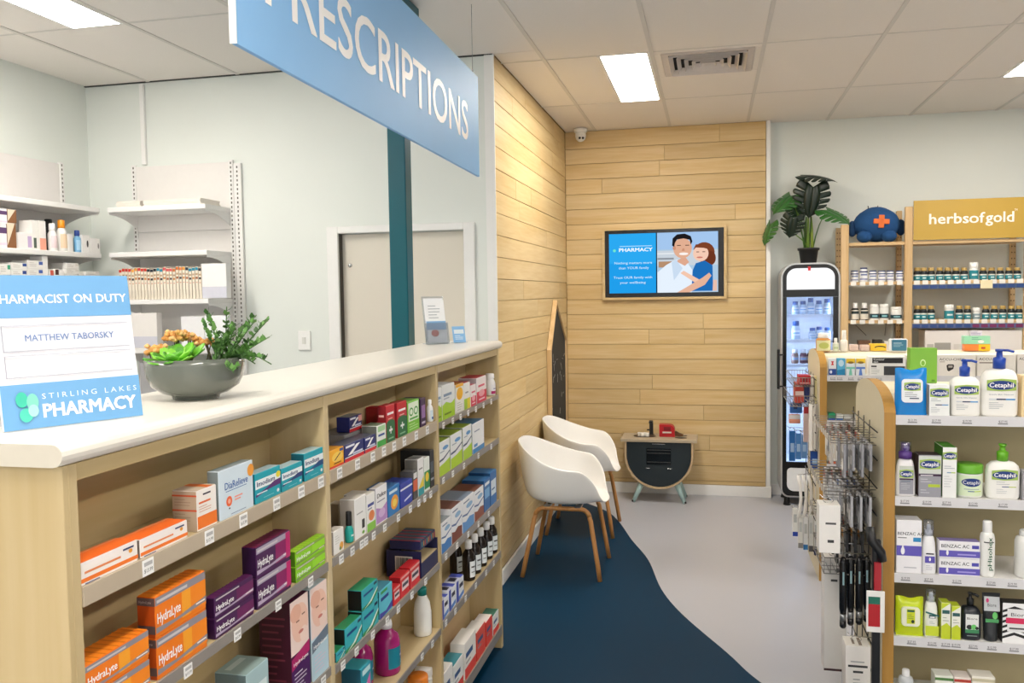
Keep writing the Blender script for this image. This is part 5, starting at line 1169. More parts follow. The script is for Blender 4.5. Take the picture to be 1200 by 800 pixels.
# jar with green lid
a, c = xon(1122, YG, z), xon(1156, YG, z); r = (c-a)/2; h = at(1139, 543, 1, YG+r).z-z
o = bottle('cream_jar', [(r*.9, 0), (r*.96, .005), (r*.97, h*.7), (r*.93, h*.76)], '#eef0ea', [(r*.99, h*.74), (r*1.0, h*.76), (r*1.0, h*.97), (r*.95, h)], '#6ab02e', (h*.06, h*.7), '#e6efd8',
           [('r', .18, .02, .82, .98, '#dfeccc'), ('e', .5, .66, .27, .2, '#12357c'), ('t', 'Cetaphil', .5, .58, .18, '#fff', .46), ('r', .3, .32, .7, .36, '#a8b8b8'), ('r', .4, .22, .56, .26, '#1c5a8a'), ('r', .56, .22, .76, .26, '#b8d040')], n=32, arc=1.35)
o.location = ((a+c)/2, YG+r, z+.0006); tag(o, 'white cream jar with a bright green lid on the second skin care shelf', 'jar')
pump(1157.5, 1197, 539, 520, z, 'white lotion bottle with a green pump on the second skin care shelf', '#f2f1ec', '#66b022', logo(.5, .74, .42, .11)+[*lines(.2, .7, .5, 2, .07, '#b0b4b8', .015), ('r', .4, .34, .65, .365, '#1c3f7c'), ('r', .65, .34, .9, .365, '#b8cc3a'), *lines(.2, .6, .26, 3, .06, '#b8bcc0', .012)], nozzle=False)
GB_(1198, 1214, 552, z, .05, 'grey pack at the right picture edge on the second skin care shelf', '#a8a8ac')
z = ZG[2]
ben = [('r', 0, .33, 1, .52, '#6258b8'), ('t', 'BENZAC AC', .05, .72, .06, '#1c2030', None, .01), ('r', .05, .66, .4, .68, '#888'), ('r', .66, .6, .97, .68, '#2a8ac0'), ('e', .25, .42, .08, .07, '#f4f4f8'), ('p', [(.18, .44), (.32, .44), (.25, .56)], '#f4f4f8'), ('r', .3, .1, .8, .12, '#c0c0c8')]
GB_(1050, 1080, 609, z, .07, 'upright white box with a purple band and drop emblem', '#f0eff2', ben)
foam(1081, 1098, 609, z, 'white foam bottle with a clear cap and purple label', '#f0f0f2', '#f2f2f4', [('r', 0, .3, 1, .52, '#5a50b0'), ('r', 0.1, 0.58, 0.9, 0.622, '#1c2030'), ('e', .5, .42, .1, .06, '#fff'), *lines(.1, .8, .2, 3, .06, '#b0b0c0', .014)], capf=.28, clear=True)
b2 = [('r', 0, .08, 1, .45, '#6258b8'), ('t', 'BENZAC AC', .05, .62, .2, '#1c2030', None, .01), ('e', .2, .32, .03, .16, '#f4f4f8'), ('r', .8, .6, .97, .8, '#4a48a8'), ('r', .45, .2, .9, .28, '#a8a0e0')]
zb = z
for i, lab in enumerate(('lower', 'upper')):
    hh = (at(1100, 633, 1, YG).z-z)/2
    GB_(1100, 1149, 0, zb, .06, '', '#f0eff2') if 0 else None
    a, c = xon(1100, YG, z)+.001, xon(1148.5, YG, z)-.001
    o = carton('skincare_box', c-a, .045, hh-.001, '#f0eff2', b2, topc='#8c80b8'); o.location = ((a+c)/2, YG+.0225, z+.0006+i*hh); tag(o, 'long white box with a purple band, '+lab+' of two lying flat', 'box')
def roundb(x0, x1, yt, z, label, body, capc, labc, items, yf=YG, cap=.2, name='skincare_bottle', neck=.62, cat='bottle', clear=False, arc=1.2):
    a, c = xon(x0, yf, z), xon(x1, yf, z); r = (c-a)/2; h = at((x0+x1)/2, yt, 1, yf+r).z-z; hb = h*(1-cap)
    o = bottle(name, [(r*.92, 0), (r, .004), (r, hb*.86), (r*.9, hb*.95), (r*neck, hb)], body, [(r*neck, hb), (r*neck*1.05, hb+.002), (r*neck, h-.003), (r*neck*.85, h)], capc, (hb*.05, hb*.84) if labc else None, labc or '#fff', items, n=24, clear=clear, arc=arc)
    o.location = ((a+c)/2, yf+r, z+.0006); return tag(o, label, cat)
o = roundb(1150, 1167.5, 610, z, 'slim white bottle with green lettering running up its side', '#f2f2ee', '#f4f4f2', '#f2f2ee', [('r', .2, .92, .8, .95, '#333')])
p = MB(); hb = .16
print_face(p, [('t', 'pHisohex', .06, .12, .62, '#1c5c3c', .88, .02)], (.009, -.0325, .02), (0, 0, 1), (-1, 0, 0), (0, -1, 0), .13, .022); p.obj('vertical_lettering', o)
roundb(1193, 1222, 621, z, 'curved white bottle cut by the right picture edge', '#f0f0ec', '#f0f0ee', None, (), cap=.12)
z = ZG[3]
pouch(1050.5, 1083, 700, z, 'lime green face wipes pouch with a pale lid', '#c4d61e', '#eef0d8', [('r', .25, .1, .75, .95, '#d2dc2c'), ('r', .28, .78, .72, .9, '#1c5a4a'), *lines(.3, .7, .6, 3, .1, '#6a8a3a', .03), ('e', .62, .24, .1, .1, '#243a2c')])
foam(1084, 1100.5, 690, z, 'white and lime foam bottle with a clear cap', '#eef0ea', '#f2f2f0', [('r', -.2, 0, 1.2, .35, '#c8d832'), ('p', [(-.2, .8), (1.2, .68), (1.2, .74), (-.2, .86)], '#2a6a6a'), ('r', .15, .62, .85, .74, '#2a5a5a'), ('r', 0.25, 0.64, 0.75, 0.682, '#fff'), *lines(.2, .8, .5, 2, .06, '#9ab0a0', .015)], capf=.24, clear=True)
yb = [('r', 0, 0, 1, .35, '#c4d42a'), ('p', [(0, .35), (1, .35), (.6, .45)], '#c4d42a'), ('r', .1, .7, .9, .8, '#2a5a5a'), ('p', [(0, 1), (1, 1), (0, .82)], '#c4d42a'), *lines(.15, .85, .58, 2, .08, '#a8b0a0', .02)]
GB_(1102.5, 1113.8, 706, z, .05, 'lime and white upright box, left of the pair', '#eceee2', yb, topc='#c4d42a', sidec='#c4d42a')
GB_(1114.6, 1125.8, 710, z, .05, 'lime and white upright box, right of the pair', '#eceee2', yb, topc='#c4d42a', sidec='#c4d42a')
pump(1127, 1151, 709, 694, z, 'black pump bottle with green bubbles on its label', '#20242c', '#15171a', [('r', .12, .35, .88, .95, '#e4e6e4'), ('t', 'Biore', .2, .74, .09, '#2a2a2e', .6), ('e', .35, .45, .18, .09, '#1c1c20'), ('e', .6, .46, .16, .1, '#6cc86a'), ('e', .78, .42, .1, .06, '#1c1c20'), ('r', .1, .22, .9, .36, '#3f8a5a'), ('r', .2, .1, .8, .13, '#8a9a94')])
# standing tube
a, c = xon(1152.5, YG, z), xon(1173, YG, z); w_ = c-a; h = at(1152.5, 694, 1, YG+.02).z-z
o = empty('face_wash_tube', ((a+c)/2, YG+.022, z+.0006)); b = MB(); V = []; NS = 20; prof = [(.36, .4, 0), (.4, .44, .003), (.4, .44, h*.16), (.41, .42, h*.17), (.45, .34, h*.5), (.5, .2, h*.8), (.52, .03, h)]
for sx_, sy_, zz_ in prof:
    for i in range(NS): aa = 2*PI*i/NS; V.append((w_*sx_*math.cos(aa), .045*sy_*math.sin(aa), zz_))
Fc = [(j*NS+i, j*NS+(i+1) % NS, (j+1)*NS+(i+1) % NS, (j+1)*NS+i) for j in range(len(prof)-1) for i in range(NS)]+[tuple(range(NS))[::-1], tuple(range((len(prof)-1)*NS, len(prof)*NS))]
b.add(V, Fc, C('#2a2d30', .3), True); b.obj('tube', o)
p = MB(); print_face(p, [('p', [(-.05, .62), (1.05, .62), (1.02, .95), (-.02, .95)], '#c4c8ca'), ('t', 'Biore', .2, .72, .08, '#2a2a2e', .6), ('e', .2, .86, .1, .05, '#d83a7a'), ('e', .35, .5, .2, .08, '#1c1c20'), ('e', .7, .52, .18, .08, '#6cc86a'), ('r', .05, .36, .95, .44, '#4a9a5c')], (-w_*.42, -.0225, h*.08), (1, 0, 0), (0, .09, 1), (0, -1, 0), w_*.84, h*.9); p.obj('printed_label', o)
tag(o, 'black and grey upright face wash tube beside the black pump bottle', 'tube')
zeb = [('r', 0, 0, 1, 1, '#f0f0f0')]
for i in range(9): v_ = -.15+i*.13; zeb.append(('p', [(0, v_), (.35, v_+.1), (.7, v_+.02), (1, v_+.12), (1, v_+.18), (.7, v_+.09), (.35, v_+.17), (0, v_+.06)], '#18181a'))
zeb = [i for i in zeb if i[0] == 'r' or (min(q[1] for q in i[1]) >= 0 and max(q[1] for q in i[1]) <= 1)]
zeb += [('r', .14, .3, .86, .86, '#e6e6e6'), ('r', .1, .5, .9, .64, '#d8285a'), ('t', 'Biore', .25, .68, .09, '#2a2a2e', .5), ('r', .2, .36, .7, .4, '#444')]
GB_(1174, 1214, 706, z, .05, 'zebra striped black and white pack with a pink band', '#1c1c1e', zeb)
z = ZG[4]
roundb(1054, 1072, 784, z, 'bottle with a white cap on the lowest visible shelf', '#c8ccd0', '#f4f4f4', '#d8dcde', [('r', .2, .5, .8, .7, '#888')], cap=.16, neck=.5)
for i, (x0, x1, yt, col, cc) in enumerate(((1095, 1117, 791, '#e4e6da', '#4a7a3a'), (1117.5, 1137.5, 793, '#e6dcd4', '#b83a2a'), (1138, 1166, 792, '#ece8dc', '#c8c0a0'))):
    GB_(x0, x1, yt, z, .06, ('cream pack with a green band', 'cream pack with a red band', 'plain cream pack')[i]+' at the bottom picture edge', col, [('r', 0, .88, 1, .95, cc), *lines(.1, .8, .7, 3, .1, '#b0a8a0', .02)])
# on top of the nearer gondola: green box
o = carton('gift_box', xon(1098, 3.5, 1.3)-xon(1066, 3.5, 1.3), .05, at(1066, 408, 1, 3.5).z-1.291, '#7cb63c', [('e', .48, .58, .1, .1, '#d4ecb0'), ('e', .48, .57, .07, .075, '#7cb63c'), ('r', .8, .04, .92, .1, '#5a8a2a')], topc='#8cc050')
o.location = ((xon(1098, 3.5, 1.3)+xon(1066, 3.5, 1.3))/2, 3.525, 1.2915); tag(o, 'lime green box with a small ring emblem on top of the nearer gondola', 'box')
# ---------------------------------------------------------------- farther gondola goods
YH = 5.06+.012; z = ZG2[0]
def HB(*a, **k): k['yf'] = k.get('yf', YH); return GB_(*a, **k)
HB(971, 980, 420, z, .04, 'small white and navy first aid pack with a red cross at the gondola end', '#eceef0', [('r', 0, 0, 1, .38, '#1c4a9a'), ('p', [(.3, .6), (.42, .72), (.3, .84), (.5, .84), (.7, .84), (.58, .72), (.7, .6)], '#d0303c'), ('e', .3, .2, .16, .1, '#e8eef8')], name='first_aid_box')
HB(980.8, 990.5, 420, z, .04, 'light blue first aid pack beside the red cross pack', '#58b4dc', [('e', .5, .72, .34, .2, '#c8e4f2'), ('p', [(0, 0), (1, 0), (1, .4), (0, .3)], '#1c86b8')], name='first_aid_box')
for i, (a_, c_, cc) in enumerate(((991.5, 1002, '#7fd0b8'), (1003, 1014, '#5a86d8'))):
    HB(a_, c_, 420, z, .04, ('yellow topped pack with a mint green base', 'yellow topped pack with a blue base')[i], '#e8eef0', [('r', 0, .72, 1, 1, '#f2cc2c'), ('e', .5, .76, .35, .07, '#8a6a1c'), ('r', 0, .38, 1, .5, cc), ('p', [(.3, 0), (.7, 0), (.6, .38), (.4, .38)], cc)], name='first_aid_box')
HB(1018.5, 1061.5, 418, z, .09, 'white test kit box with a black badge and dark window', '#efeeea', [('r', .08, .66, .92, .94, '#15171c'), ('t', 'Contour', .12, .81, .11, '#fff', None, .01), ('t', 'next', .12, .69, .09, '#fff', None, .01), ('r', .4, .02, .98, .5, '#3a3c40'), ('r', .05, .45, .2, .53, '#1c1c20'), *lines(.05, .3, .36, 4, .09, '#9a9a9a', .02)], name='test_kit')
acc = [('t', 'ACCU-CHEK', .05, .74, .12, '#4a3c34', .66, .01), ('r', 0.06, 0.6, 0.46, 0.649, '#8a7a70')]
HB(1098, 1143.5, 416, z, .09, 'white test kit box with a black meter picture right of the green box', '#f0ebe2', [('t', 'ACCU-CHEK', .05, .74, .12, '#4a3c34', .66, .01), ('r', .06, .66, .2, .69, '#a89a90'), ('p', [(.26, .28), (.24, .5), (.28, .56), (.42, .56), (.44, .5), (.42, .34), (.3, .22)], '#2a2422'), ('r', .29, .4, .4, .5, '#b0a8a0')], name='test_kit')
HB(1064, 1097, 417, z, .09, 'white test kit box mostly hidden by the lime green box', '#f0ebe2', [('r', .1, .8, .5, .9, '#2a2a30')], name='test_kit')
HB(1144.5, 1190.5, 415.5, z, .09, 'white test kit box standing behind the larger pump bottle', '#f0ebe2', acc, name='test_kit')
HB(1191.5, 1214, 415, z, .09, 'white test kit box at the right edge behind the pump bottles', '#f0ebe2', [('t', 'ACCU', .1, .74, .12, '#4a3c34', .6, .01)], name='test_kit')
for k, (zz_, xs) in enumerate(((ZG2[1], ((971, 979, 484, '#2a9a6a', '#2a5ab8'), (980, 988, 486, '#e8e8e4', '#3a6aa8'), (989, 997, 487, '#f0f0ee', '#888'))), (ZG2[2], ((971, 985, 534, '#f0efec', '#e0704a'), (986, 999, 536, '#f0efec', '#e0704a'))), (ZG2[3], ((971, 981, 572, '#eceef0', '#3a86c8'), (982, 992, 578, '#e8eaee', '#3a86c8'))))):
    for i, (a_, c_, yt, col, cc) in enumerate(xs):
        HB(a_, c_, yt, zz_, .06, ('green and blue', 'white and blue striped', 'plain white', 'white and coral banded', 'second white and coral banded', 'white and sky blue', 'second white and sky blue')[(0, 3, 5)[k]+i]+' pack on the farther gondola, shelf '+('two', 'three', 'four')[k], col, [('r', 0, 0, 1, .35, cc)], name='first_aid_box')
# on top of the farther gondola
YT2, ZT2 = 5.3, 1.2905
def top2(x0, x1, yt, dep, label, col, front=(), y=YT2, name='medicine_box', **kw): return GB_(x0, x1, yt, ZT2, dep, label, col, front, yf=y, name=name, **kw)
def rb2(x0, x1, yt, label, *a, y=YT2, **k): return roundb(x0, x1, yt, ZT2, label, *a, yf=y, **k)
rb2(957, 974.5, 390, 'amber bottle with a cream label and wide white cap on the far gondola top', '#c9862a', '#f4f2ee', '#e6e2b0', [('e', .5, .5, .3, .3, '#c4cc6a')], cap=.28, neck=.7, y=5.24)
rb2(976, 983.5, 396, 'squat pale bottle with white cap beside the amber bottle', '#e8e8d8', '#f4f4f0', '#dfe4cc', [('r', .2, .3, .8, .6, '#b8c89a')], cap=.35, neck=.5, y=5.26)
rb2(985, 994, 387, 'white spray bottle with a slim neck on the far gondola top', '#efe8dc', '#f4f0e8', None, (), cap=.45, neck=.55, y=5.26)
top2(996.5, 1006, 404, .06, 'small pinkish pack on the far gondola top', '#e4ccc0', [('r', 0, .55, 1, .62, '#b89a90'), ('r', 0, .25, 1, .3, '#b89a90')])
top2(1009, 1019, 404.5, .06, 'second small pinkish pack on the far gondola top', '#e0c8bc', [('r', 0, .55, 1, .62, '#b89a90'), ('r', 0, .25, 1, .3, '#b89a90')])
top2(1020, 1039, 403, .06, 'yellow box with a dark oval badge on the far gondola top', '#f2c62c', [('e', .6, .5, .35, .24, '#3a3416'), ('e', .6, .42, .3, .14, '#f2c62c')])
o = empty('handheld_device', ((xon(1042, 5.26, 1.3)+xon(1064, 5.26, 1.3))/2, 5.27, ZT2+.0006)); w_ = (xon(1063.5, 5.26, 1.3)-xon(1042, 5.26, 1.3))/2; h = at(1045, 397, 1, 5.26).z-ZT2
MB().rbox(-w_, w_, -.012, .02, 0, h, C('#e8ecf0', .3), .006).obj('casing', o); MB().rbox(-w_*.75, w_*.85, -.018, -.0125, .004, h*.93, C('#3f7f9c', .3), .004).obj('blue_front', o)
printed(o, [('r', .1, .62, .7, .68, '#c8e4f0'), ('r', .1, .45, .8, .5, '#a8d0e0'), ('r', .1, .3, .6, .34, '#a8d0e0')], w_*1.5, h*.8, .01, -.0185)
tag(o, 'blue and white upright pack beside the yellow box on the far gondola top', 'pack')
zt3 = ZT2
o = carton('medicine_box', xon(1160, 5.3, 1.3)-xon(1130, 5.3, 1.3), .05, .038, '#f08a3c', [('r', .55, 0, 1, .95, '#f4cc20'), ('r', 0.65, 0.3, 0.81, 0.58, '#c03a2a')]); o.location = ((xon(1160, 5.3, 1.3)+xon(1130, 5.3, 1.3))/2, 5.32, ZT2+.0006); tag(o, 'orange and yellow flat box on the far gondola top', 'box')
o = carton('medicine_box', xon(1160, 5.3, 1.3)-xon(1129, 5.3, 1.3), .05, .045, '#9fe0bc', [('e', .65, .3, .12, .2, '#f0f0ea'), *lines(.3, .7, .75, 2, .2, '#5aa488', .06)]); o.location = ((xon(1160, 5.3, 1.3)+xon(1129, 5.3, 1.3))/2, 5.32, ZT2+.0392); tag(o, 'mint green box lying on the orange box', 'box')
o = carton('medicine_box', xon(1151, 5.3, 1.3)-xon(1137, 5.3, 1.3), .03, .028, '#ece6f0', [*lines(.05, .95, .7, 3, .25, '#a89ac0', .1)]); o.location = ((xon(1151, 5.3, 1.3)+xon(1137, 5.3, 1.3))/2, 5.32, ZT2+.085); tag(o, 'tiny white and lilac box on top of the mint box', 'box')
# ---------------------------------------------------------------- end of the nearer gondola: hooks and hanging packs
rr = random.Random(31)
packc = [('#8d8d92', '#d8d8dc'), ('#3c3a3e', '#a8a8ac'), ('#6a645e', '#c8c0b8'), ('#e4e4e6', '#8a8a90'), ('#2a2a2e', '#7a7a80'), ('#dcd6d0', '#b0302c'), ('#d8dadc', '#3a5a9a'), ('#c8c4c0', '#4a4a4e'), ('#e8e0d4', '#d89a3c'), ('#a8a8ac', '#28282c')]
def hookrow(gp, g, Y, z, n, L, y0, y1, label, grp, cols, ph=(.09, .13), every=2, nmax=3, pw=.044):
    tagm = C('#b9b2a8', .4)
    for i in range(n):
        y = y0+(y1-y0)*i/(n-1)
        b = MB(); b.tube([(GXL-.016, y, z), (GXL-L, y, z+.006), (GXL-L-.004, y, z+.012)], .002, WIRE, 5); b.tube([(GXL-.016, y, z+.028), (GXL-L, y, z+.03), (GXL-L, y, z+.012)], .0016, WIRE, 5)
        h_ = gp(b.obj('hook', g))
        MB().box(GXL-L-.006, GXL-L-.0025, y-.011, y+.011, z+.008, z+.03, tagm).obj('price_tag', h_)
        base, acc_ = cols[rr.randrange(len(cols))]
        for k in range(rr.randint(3, nmax+1)):
            hh = rr.uniform(*ph); x = GXL-.034-k*.03-rr.uniform(0, .008)
            o = carton('hanging_pack', pw, .009, hh, base, [('r', 0, .75, 1, 1, acc_), ('r', .15, .2, .85, .55, '#f0f0ee' if base != '#e4e4e6' else '#a8b0b8')])
            o.location = (x, y, z-hh+.0035); o.rotation_euler = (0, 0, -PI/2); tag(o, label+', '+ORD[i]+' hook from the front, '+ORD[k]+' in', 'packet', grp)
hookrow(gp1, g1, 3.22, 1.09, 10, .17, 3.27, 3.79, 'packet on the top gondola hook row', 'top hook row packets', packc)
hookrow(gp1, g1, 3.22, .90, 10, .19, 3.27, 3.79, 'packet on the second gondola hook row', 'second hook row packets', packc)
hookrow(gp1, g1, 3.22, .73, 8, .18, 3.40, 3.79, 'packet on the third gondola hook row', 'third hook row packets', packc+[('#d8d0cc', '#c02a2c')])
# wire basket
def basket(Y0, Y1, z, L, h, label):
    o = empty('wire_basket', (GXL-.02, (Y0+Y1)/2, z)); b = MB(); xa, xb = -L, -.004; ya, yb_ = (Y0-Y1)/2, (Y1-Y0)/2
    for zz_ in (0, h): b.tube([(xa, ya, zz_), (xb, ya, zz_), (xb, yb_, zz_), (xa, yb_, zz_)], .0025, WIRE, 5, closed=True)
    for i in range(8):
        x = xa+(xb-xa)*i/7; b.tube([(x, ya, h), (x, ya, 0), (x, yb_, 0), (x, yb_, h)], .0016, WIRE, 4)
    for i in range(1, 7):
        y = ya+(yb_-ya)*i/7; b.tube([(xa, y, h), (xa, y, 0), (xb, y, 0)], .0016, WIRE, 4)
    b.obj('wire_frame', o); return tag(o, label, 'basket')
basket(3.36, 3.70, .585, .16, .06, 'chrome wire basket on the end of the nearer gondola')
def hung(x0, x1, y0, y1, Y, dep, label, col, front=(), hook=None, rz=0, name='boxed_product', **kw):
    """box hanging from a wire arm that reaches out from the grid"""
    zb, zt_ = at((x0+x1)/2, y1, 1, Y).z, at((x0+x1)/2, y0, 1, Y).z; a, c = xon(x0, Y, zt_), xon(x1, Y, zt_)
    o = carton(name, c-a, dep, zt_-zb, col, front, **kw); o.location = ((a+c)/2, Y+dep/2, zb); o.rotation_euler = (0, 0, rz); tag(o, label, 'box')
    xc = (a+c)/2; gp, g = hook
    b = MB(); b.tube([(GXL-.016, Y+dep/2, zt_+.018), (xc-.02, Y+dep/2, zt_+.02), (xc-.03, Y+dep/2, zt_+.03)], .002, CHROME, 5); b.tube([(xc+.018*math.cos(t), Y+dep/2, zt_+.009+.0105*math.sin(t)) for t in [2*PI*i/10 for i in range(10)]], .0016, CHROME, 5, closed=True)
    gp(b.obj('hook', g)); return o
hk1 = (gp1, g1)
hung(960, 985, 592, 648, 3.27, .085, 'white box at the back of the gondola end below the wire basket rows', '#eeebe6', [('r', 0.3, 0.6, 0.8, 0.642, '#4a4a4a'), ('r', .4, .22, .7, .28, '#333')], hk1, topc='#f2efe8')
hung(966, 992, 655, 786, 3.50, .09, 'tall white box with a dark foot hanging low on the gondola end', '#ebe8e4', [('r', 0, 0, 1, .02, '#3a1c22'), ('r', .3, .8, .6, .82, '#4a4a4a'), ('e', .6, .9, .1, .02, '#666')], hk1, topc='#f0ece6')
hung(991, 1020.5, 757, 830, 3.27, .09, 'white box hanging lowest and nearest on the gondola end', '#eae6e0', [('r', 0.1, 0.66, 0.88, 0.695, '#3a3a3a'), ('r', 0.3, 0.57, 0.7, 0.605, '#3a3a3a'), ('r', .2, .74, .75, .76, '#a8a8a8'), *lines(.3, .75, .46, 4, .06, '#9a9a9a', .016)], hk1, topc='#f2eee6', top=[('r', .3, .2, .4, .8, '#8a7a6a'), ('r', .55, .1, .68, .9, '#8a7a6a')])
# black hair brushes in a clear bag on a hook
Yb_ = 3.36
for i in range(4):
    x0 = 983.5+i*9.4; a = xon(x0, Yb_, .6); c = xon(x0+9.3, Yb_, .6); r = (c-a)/2; zb, zt_ = at(x0, 735-i*2, 1, Yb_).z, at(x0, 652, 1, Yb_).z; L = zt_-zb
    o = empty('hair_brush', ((a+c)/2, Yb_+.01*(i % 2), zb)); K = C('#131418', .25, vary=.1)
    b = MB(); b.lathe([(r*.55, 0), (r*.85, .006), (r*.85, L*.10)], K, 12); b.lathe([(r*.8, L*.2), (r*.98, L*.28), (r*1.0, L*.9), (r*.7, L*.98), (r*.3, L)], K, 12); b.obj('handle', o)
    MB().lathe([(r*.82, L*.1), (r*.82, L*.2)], C('#8f9294', .25, metal=.6), 12).obj('grey_band', o)
    MB().box(-r*.3, r*.15, -r*1.06, -r*.98, L*.62, L*.8, C('#8fb0b8', .3)).obj('sticker', o)
    tag(o, ORD[i]+' from the left of the black brushes hanging on the nearer gondola end', 'brush', 'bunch of hanging black brushes')
b = MB(); zz_ = at(1000, 650, 1, Yb_).z+.004; xa = xon(984, Yb_, zz_)
b.tube([(GXL-.016, Yb_+.005, zz_), (xa-.01, Yb_+.005, zz_), (xa-.014, Yb_+.005, zz_+.01)], .0025, CHROME, 6); b.tube([(GXL-.016, Yb_+.03, zz_+.03), (xa-.01, Yb_+.03, zz_+.03)], .002, CHROME, 6); gp1(b.obj('hook', g1))
# black rail with clamp, red pack and tri-colour tag
Yr = 3.17; xr = xon(1026.5, Yr, .5)
o = empty('black_rail_stand', (xr, Yr, 0)); zt_ = at(1027, 632, 1, Yr).z
MB().rbox(-.013, .013, -.01, .01, 0, zt_, BLACKM, .002).obj('post', o)
MB().lathe([(.07, 0), (.07, .008), (.03, .012)], BLACKM, 20, sy=.45).obj('foot', o)
b = MB(); b.tube([(-.022, .0, zt_+.045), (-.018, -.012, zt_+.0), (.012, -.016, zt_-.04), (.016, -.014, zt_-.07)], .016, BLACKM, 10); b.obj('clamp', o)
tag(o, 'black upright rail with a clamp standing against the nearer gondola end', 'stand')
zz_ = at(1026, 690, 1, Yr).z
o = MB().rbox(-.012, .012, -.006, 0, zz_, zz_+.1, C('#a8202a', .35), .002).obj('hanging_pack', None, (xr+.002, Yr-.0105, 0)); tag(o, 'narrow red pack on the black rail above the striped tag', 'packet')
za_, zb_ = at(1026, 739, 1, Yr).z, at(1026, 690, 1, Yr).z-.002
o = MB().rbox(-.03, .03, -.004, 0, za_, zb_, C('#eceae6', .35), .0015).obj('hang_tag', None, (xr-.004, Yr-.0108, 0))
p = MB(); print_face(p, [('r', .1, .68, .75, .86, '#1c6a58'), ('r', .1, .14, .75, .68, '#b01c24')], (-.03, -.004, za_), (1, 0, 0), (0, 0, 1), (0, -1, 0), .06, zb_-za_); p.obj('printed_face', o)
tag(o, 'white tag with green and red panels on the black rail', 'tag')
# ---------------------------------------------------------------- end of the farther gondola
hk2 = (gp2, g2)
basket(5.12, 5.60, 1.10, .115, .05, 'upper chrome wire basket on the end of the farther gondola')
basket(5.12, 5.60, .985, .13, .06, 'lower chrome wire basket on the end of the farther gondola')
def ebox(x0, x1, y0, y1, Y, dep, label, col, front=(), z=None, name='boxed_product', **kw):
    zb = at((x0+x1)/2, y1, 1, Y).z if z is None else z; zt_ = at((x0+x1)/2, y0, 1, Y).z; a, c = xon(x0, Y, zt_), xon(x1, Y, zt_)
    o = carton(name, c-a, dep, zt_-zb, col, front, **kw); o.location = ((a+c)/2, Y+dep/2, zb); return tag(o, label, 'box')
rd = [('r', .3, .3, .7, .7, '#8a1018'), ('r', .1, .1, .9, .2, '#f0c8c0')]
ebox(936, 950, 440, 448, 5.2, .1, 'red box in the upper wire basket of the farther gondola', '#c01c28', rd, z=1.1035)
ebox(932, 942, 449, 457, 5.25, .12, 'coral and white box in the lower wire basket of the farther gondola', '#c8483c', [('r', 0, .4, 1, .6, '#f0d8d0')], z=.9885)
ebox(943, 949, 447, 457, 5.25, .1, 'navy box beside the coral box in the lower wire basket', '#2a3a7a', z=.9885)
ebox(950, 953.5, 440, 457, 5.2, .05, 'white upright pack in the lower wire basket', '#ece8e0', z=.9885)
ebox(955, 958.5, 441, 457, 5.2, .05, 'cream and yellow upright pack in the lower wire basket', '#e8dca8', z=.9885)
for i in range(3): hung(948.5+i*4.1, 952.2+i*4.1, 474, 528, 5.1+i*.02, .04, ('left', 'middle', 'right')[i]+' of three long white packs hanging on the farther gondola end', '#ece8e2', [], hk2, name='hanging_pack')
hung(942, 948, 476, 518, 5.2, .03, 'pinkish strip pack hanging beside the long white packs', '#d8c0b8', [('r', 0, .8, 1, 1, '#c03038')], hk2, name='hanging_pack')
hung(926, 940, 472, 484, 5.3, .03, 'bright blue crumpled pack on the farther gondola end', '#2a6ab8', [('r', .3, .4, .6, .9, '#14386a')], hk2, name='hanging_pack')
hung(925, 938, 486, 496, 5.32, .04, 'orange and white pack on the farther gondola end', '#f0a080', [('r', 0, .5, 1, 1, '#f2ece8')], hk2, name='hanging_pack')
for i, (x0, x1, y0, y1, c) in enumerate(((925, 932, 505, 540, '#1f6ab4'), (932.5, 939, 508, 538, '#4a86c8'), (939.5, 946, 510, 537, '#6a9ad0'), (950, 959.5, 529, 550, '#1c4a9c'))):
    hung(x0, x1, y0, y1, 5.28 if i < 3 else 5.15, .02, ('deep blue', 'mid blue', 'pale blue', 'dark blue lower')[i]+' clear bag of goods hanging on the farther gondola end', c, [('r', .2, .3, .8, .6, '#a8c8e8')], hk2, name='hanging_pack')
for i in range(4):
    x0 = 937+i*6.2; Y = 5.14+i*.03; pts = [Vector((xon(x0+dx, Y, at(x0, yy, 1, Y).z), Y, at(x0, yy, 1, Y).z)) for dx, yy in ((-2, 557), (1, 570), (1.6, 585), (.4, 598), (-2, 606))]
    o = empty('white_hose', pts[0]); b = MB(); b.tube([q-pts[0] for q in pts], .009, C('#eceae6', .4), 10); b.obj('tube', o)
    b = MB(); b.tube([(0, 0, .004), (GXL-.016-pts[0].x, 0, .02)], .0018, CHROME, 5); b.obj('hanger_wire', o)
    tag(o, ORD[i]+' from the left of the white curved tubes hanging on the farther gondola end', 'tube', 'white hanging tubes')
for i, (x0, x1, y0, y1, c, cc) in enumerate(((929, 935, 596, 628, '#e6e6e2', '#1c3fa0'), (935.5, 941, 604, 642, '#dcdcd8', '#8a8a8a'), (941.5, 947, 606, 644, '#e2e4e6', '#2a78b8'), (948, 953, 604, 646, '#d4d6d4', '#5a5a5c'), (954, 959.5, 606, 650, '#e4e4e4', '#1c3a7c'))):
    hung(x0, x1, y0, y1, 5.18, .03, 'clear pack with '+('deep blue', 'grey', 'sky blue', 'charcoal', 'navy')[i]+' foot at the bottom of the farther gondola end', c, [('r', 0, 0, 1, .16, cc), ('r', .2, .5, .8, .8, '#b8bcbc')], hk2, name='hanging_pack')
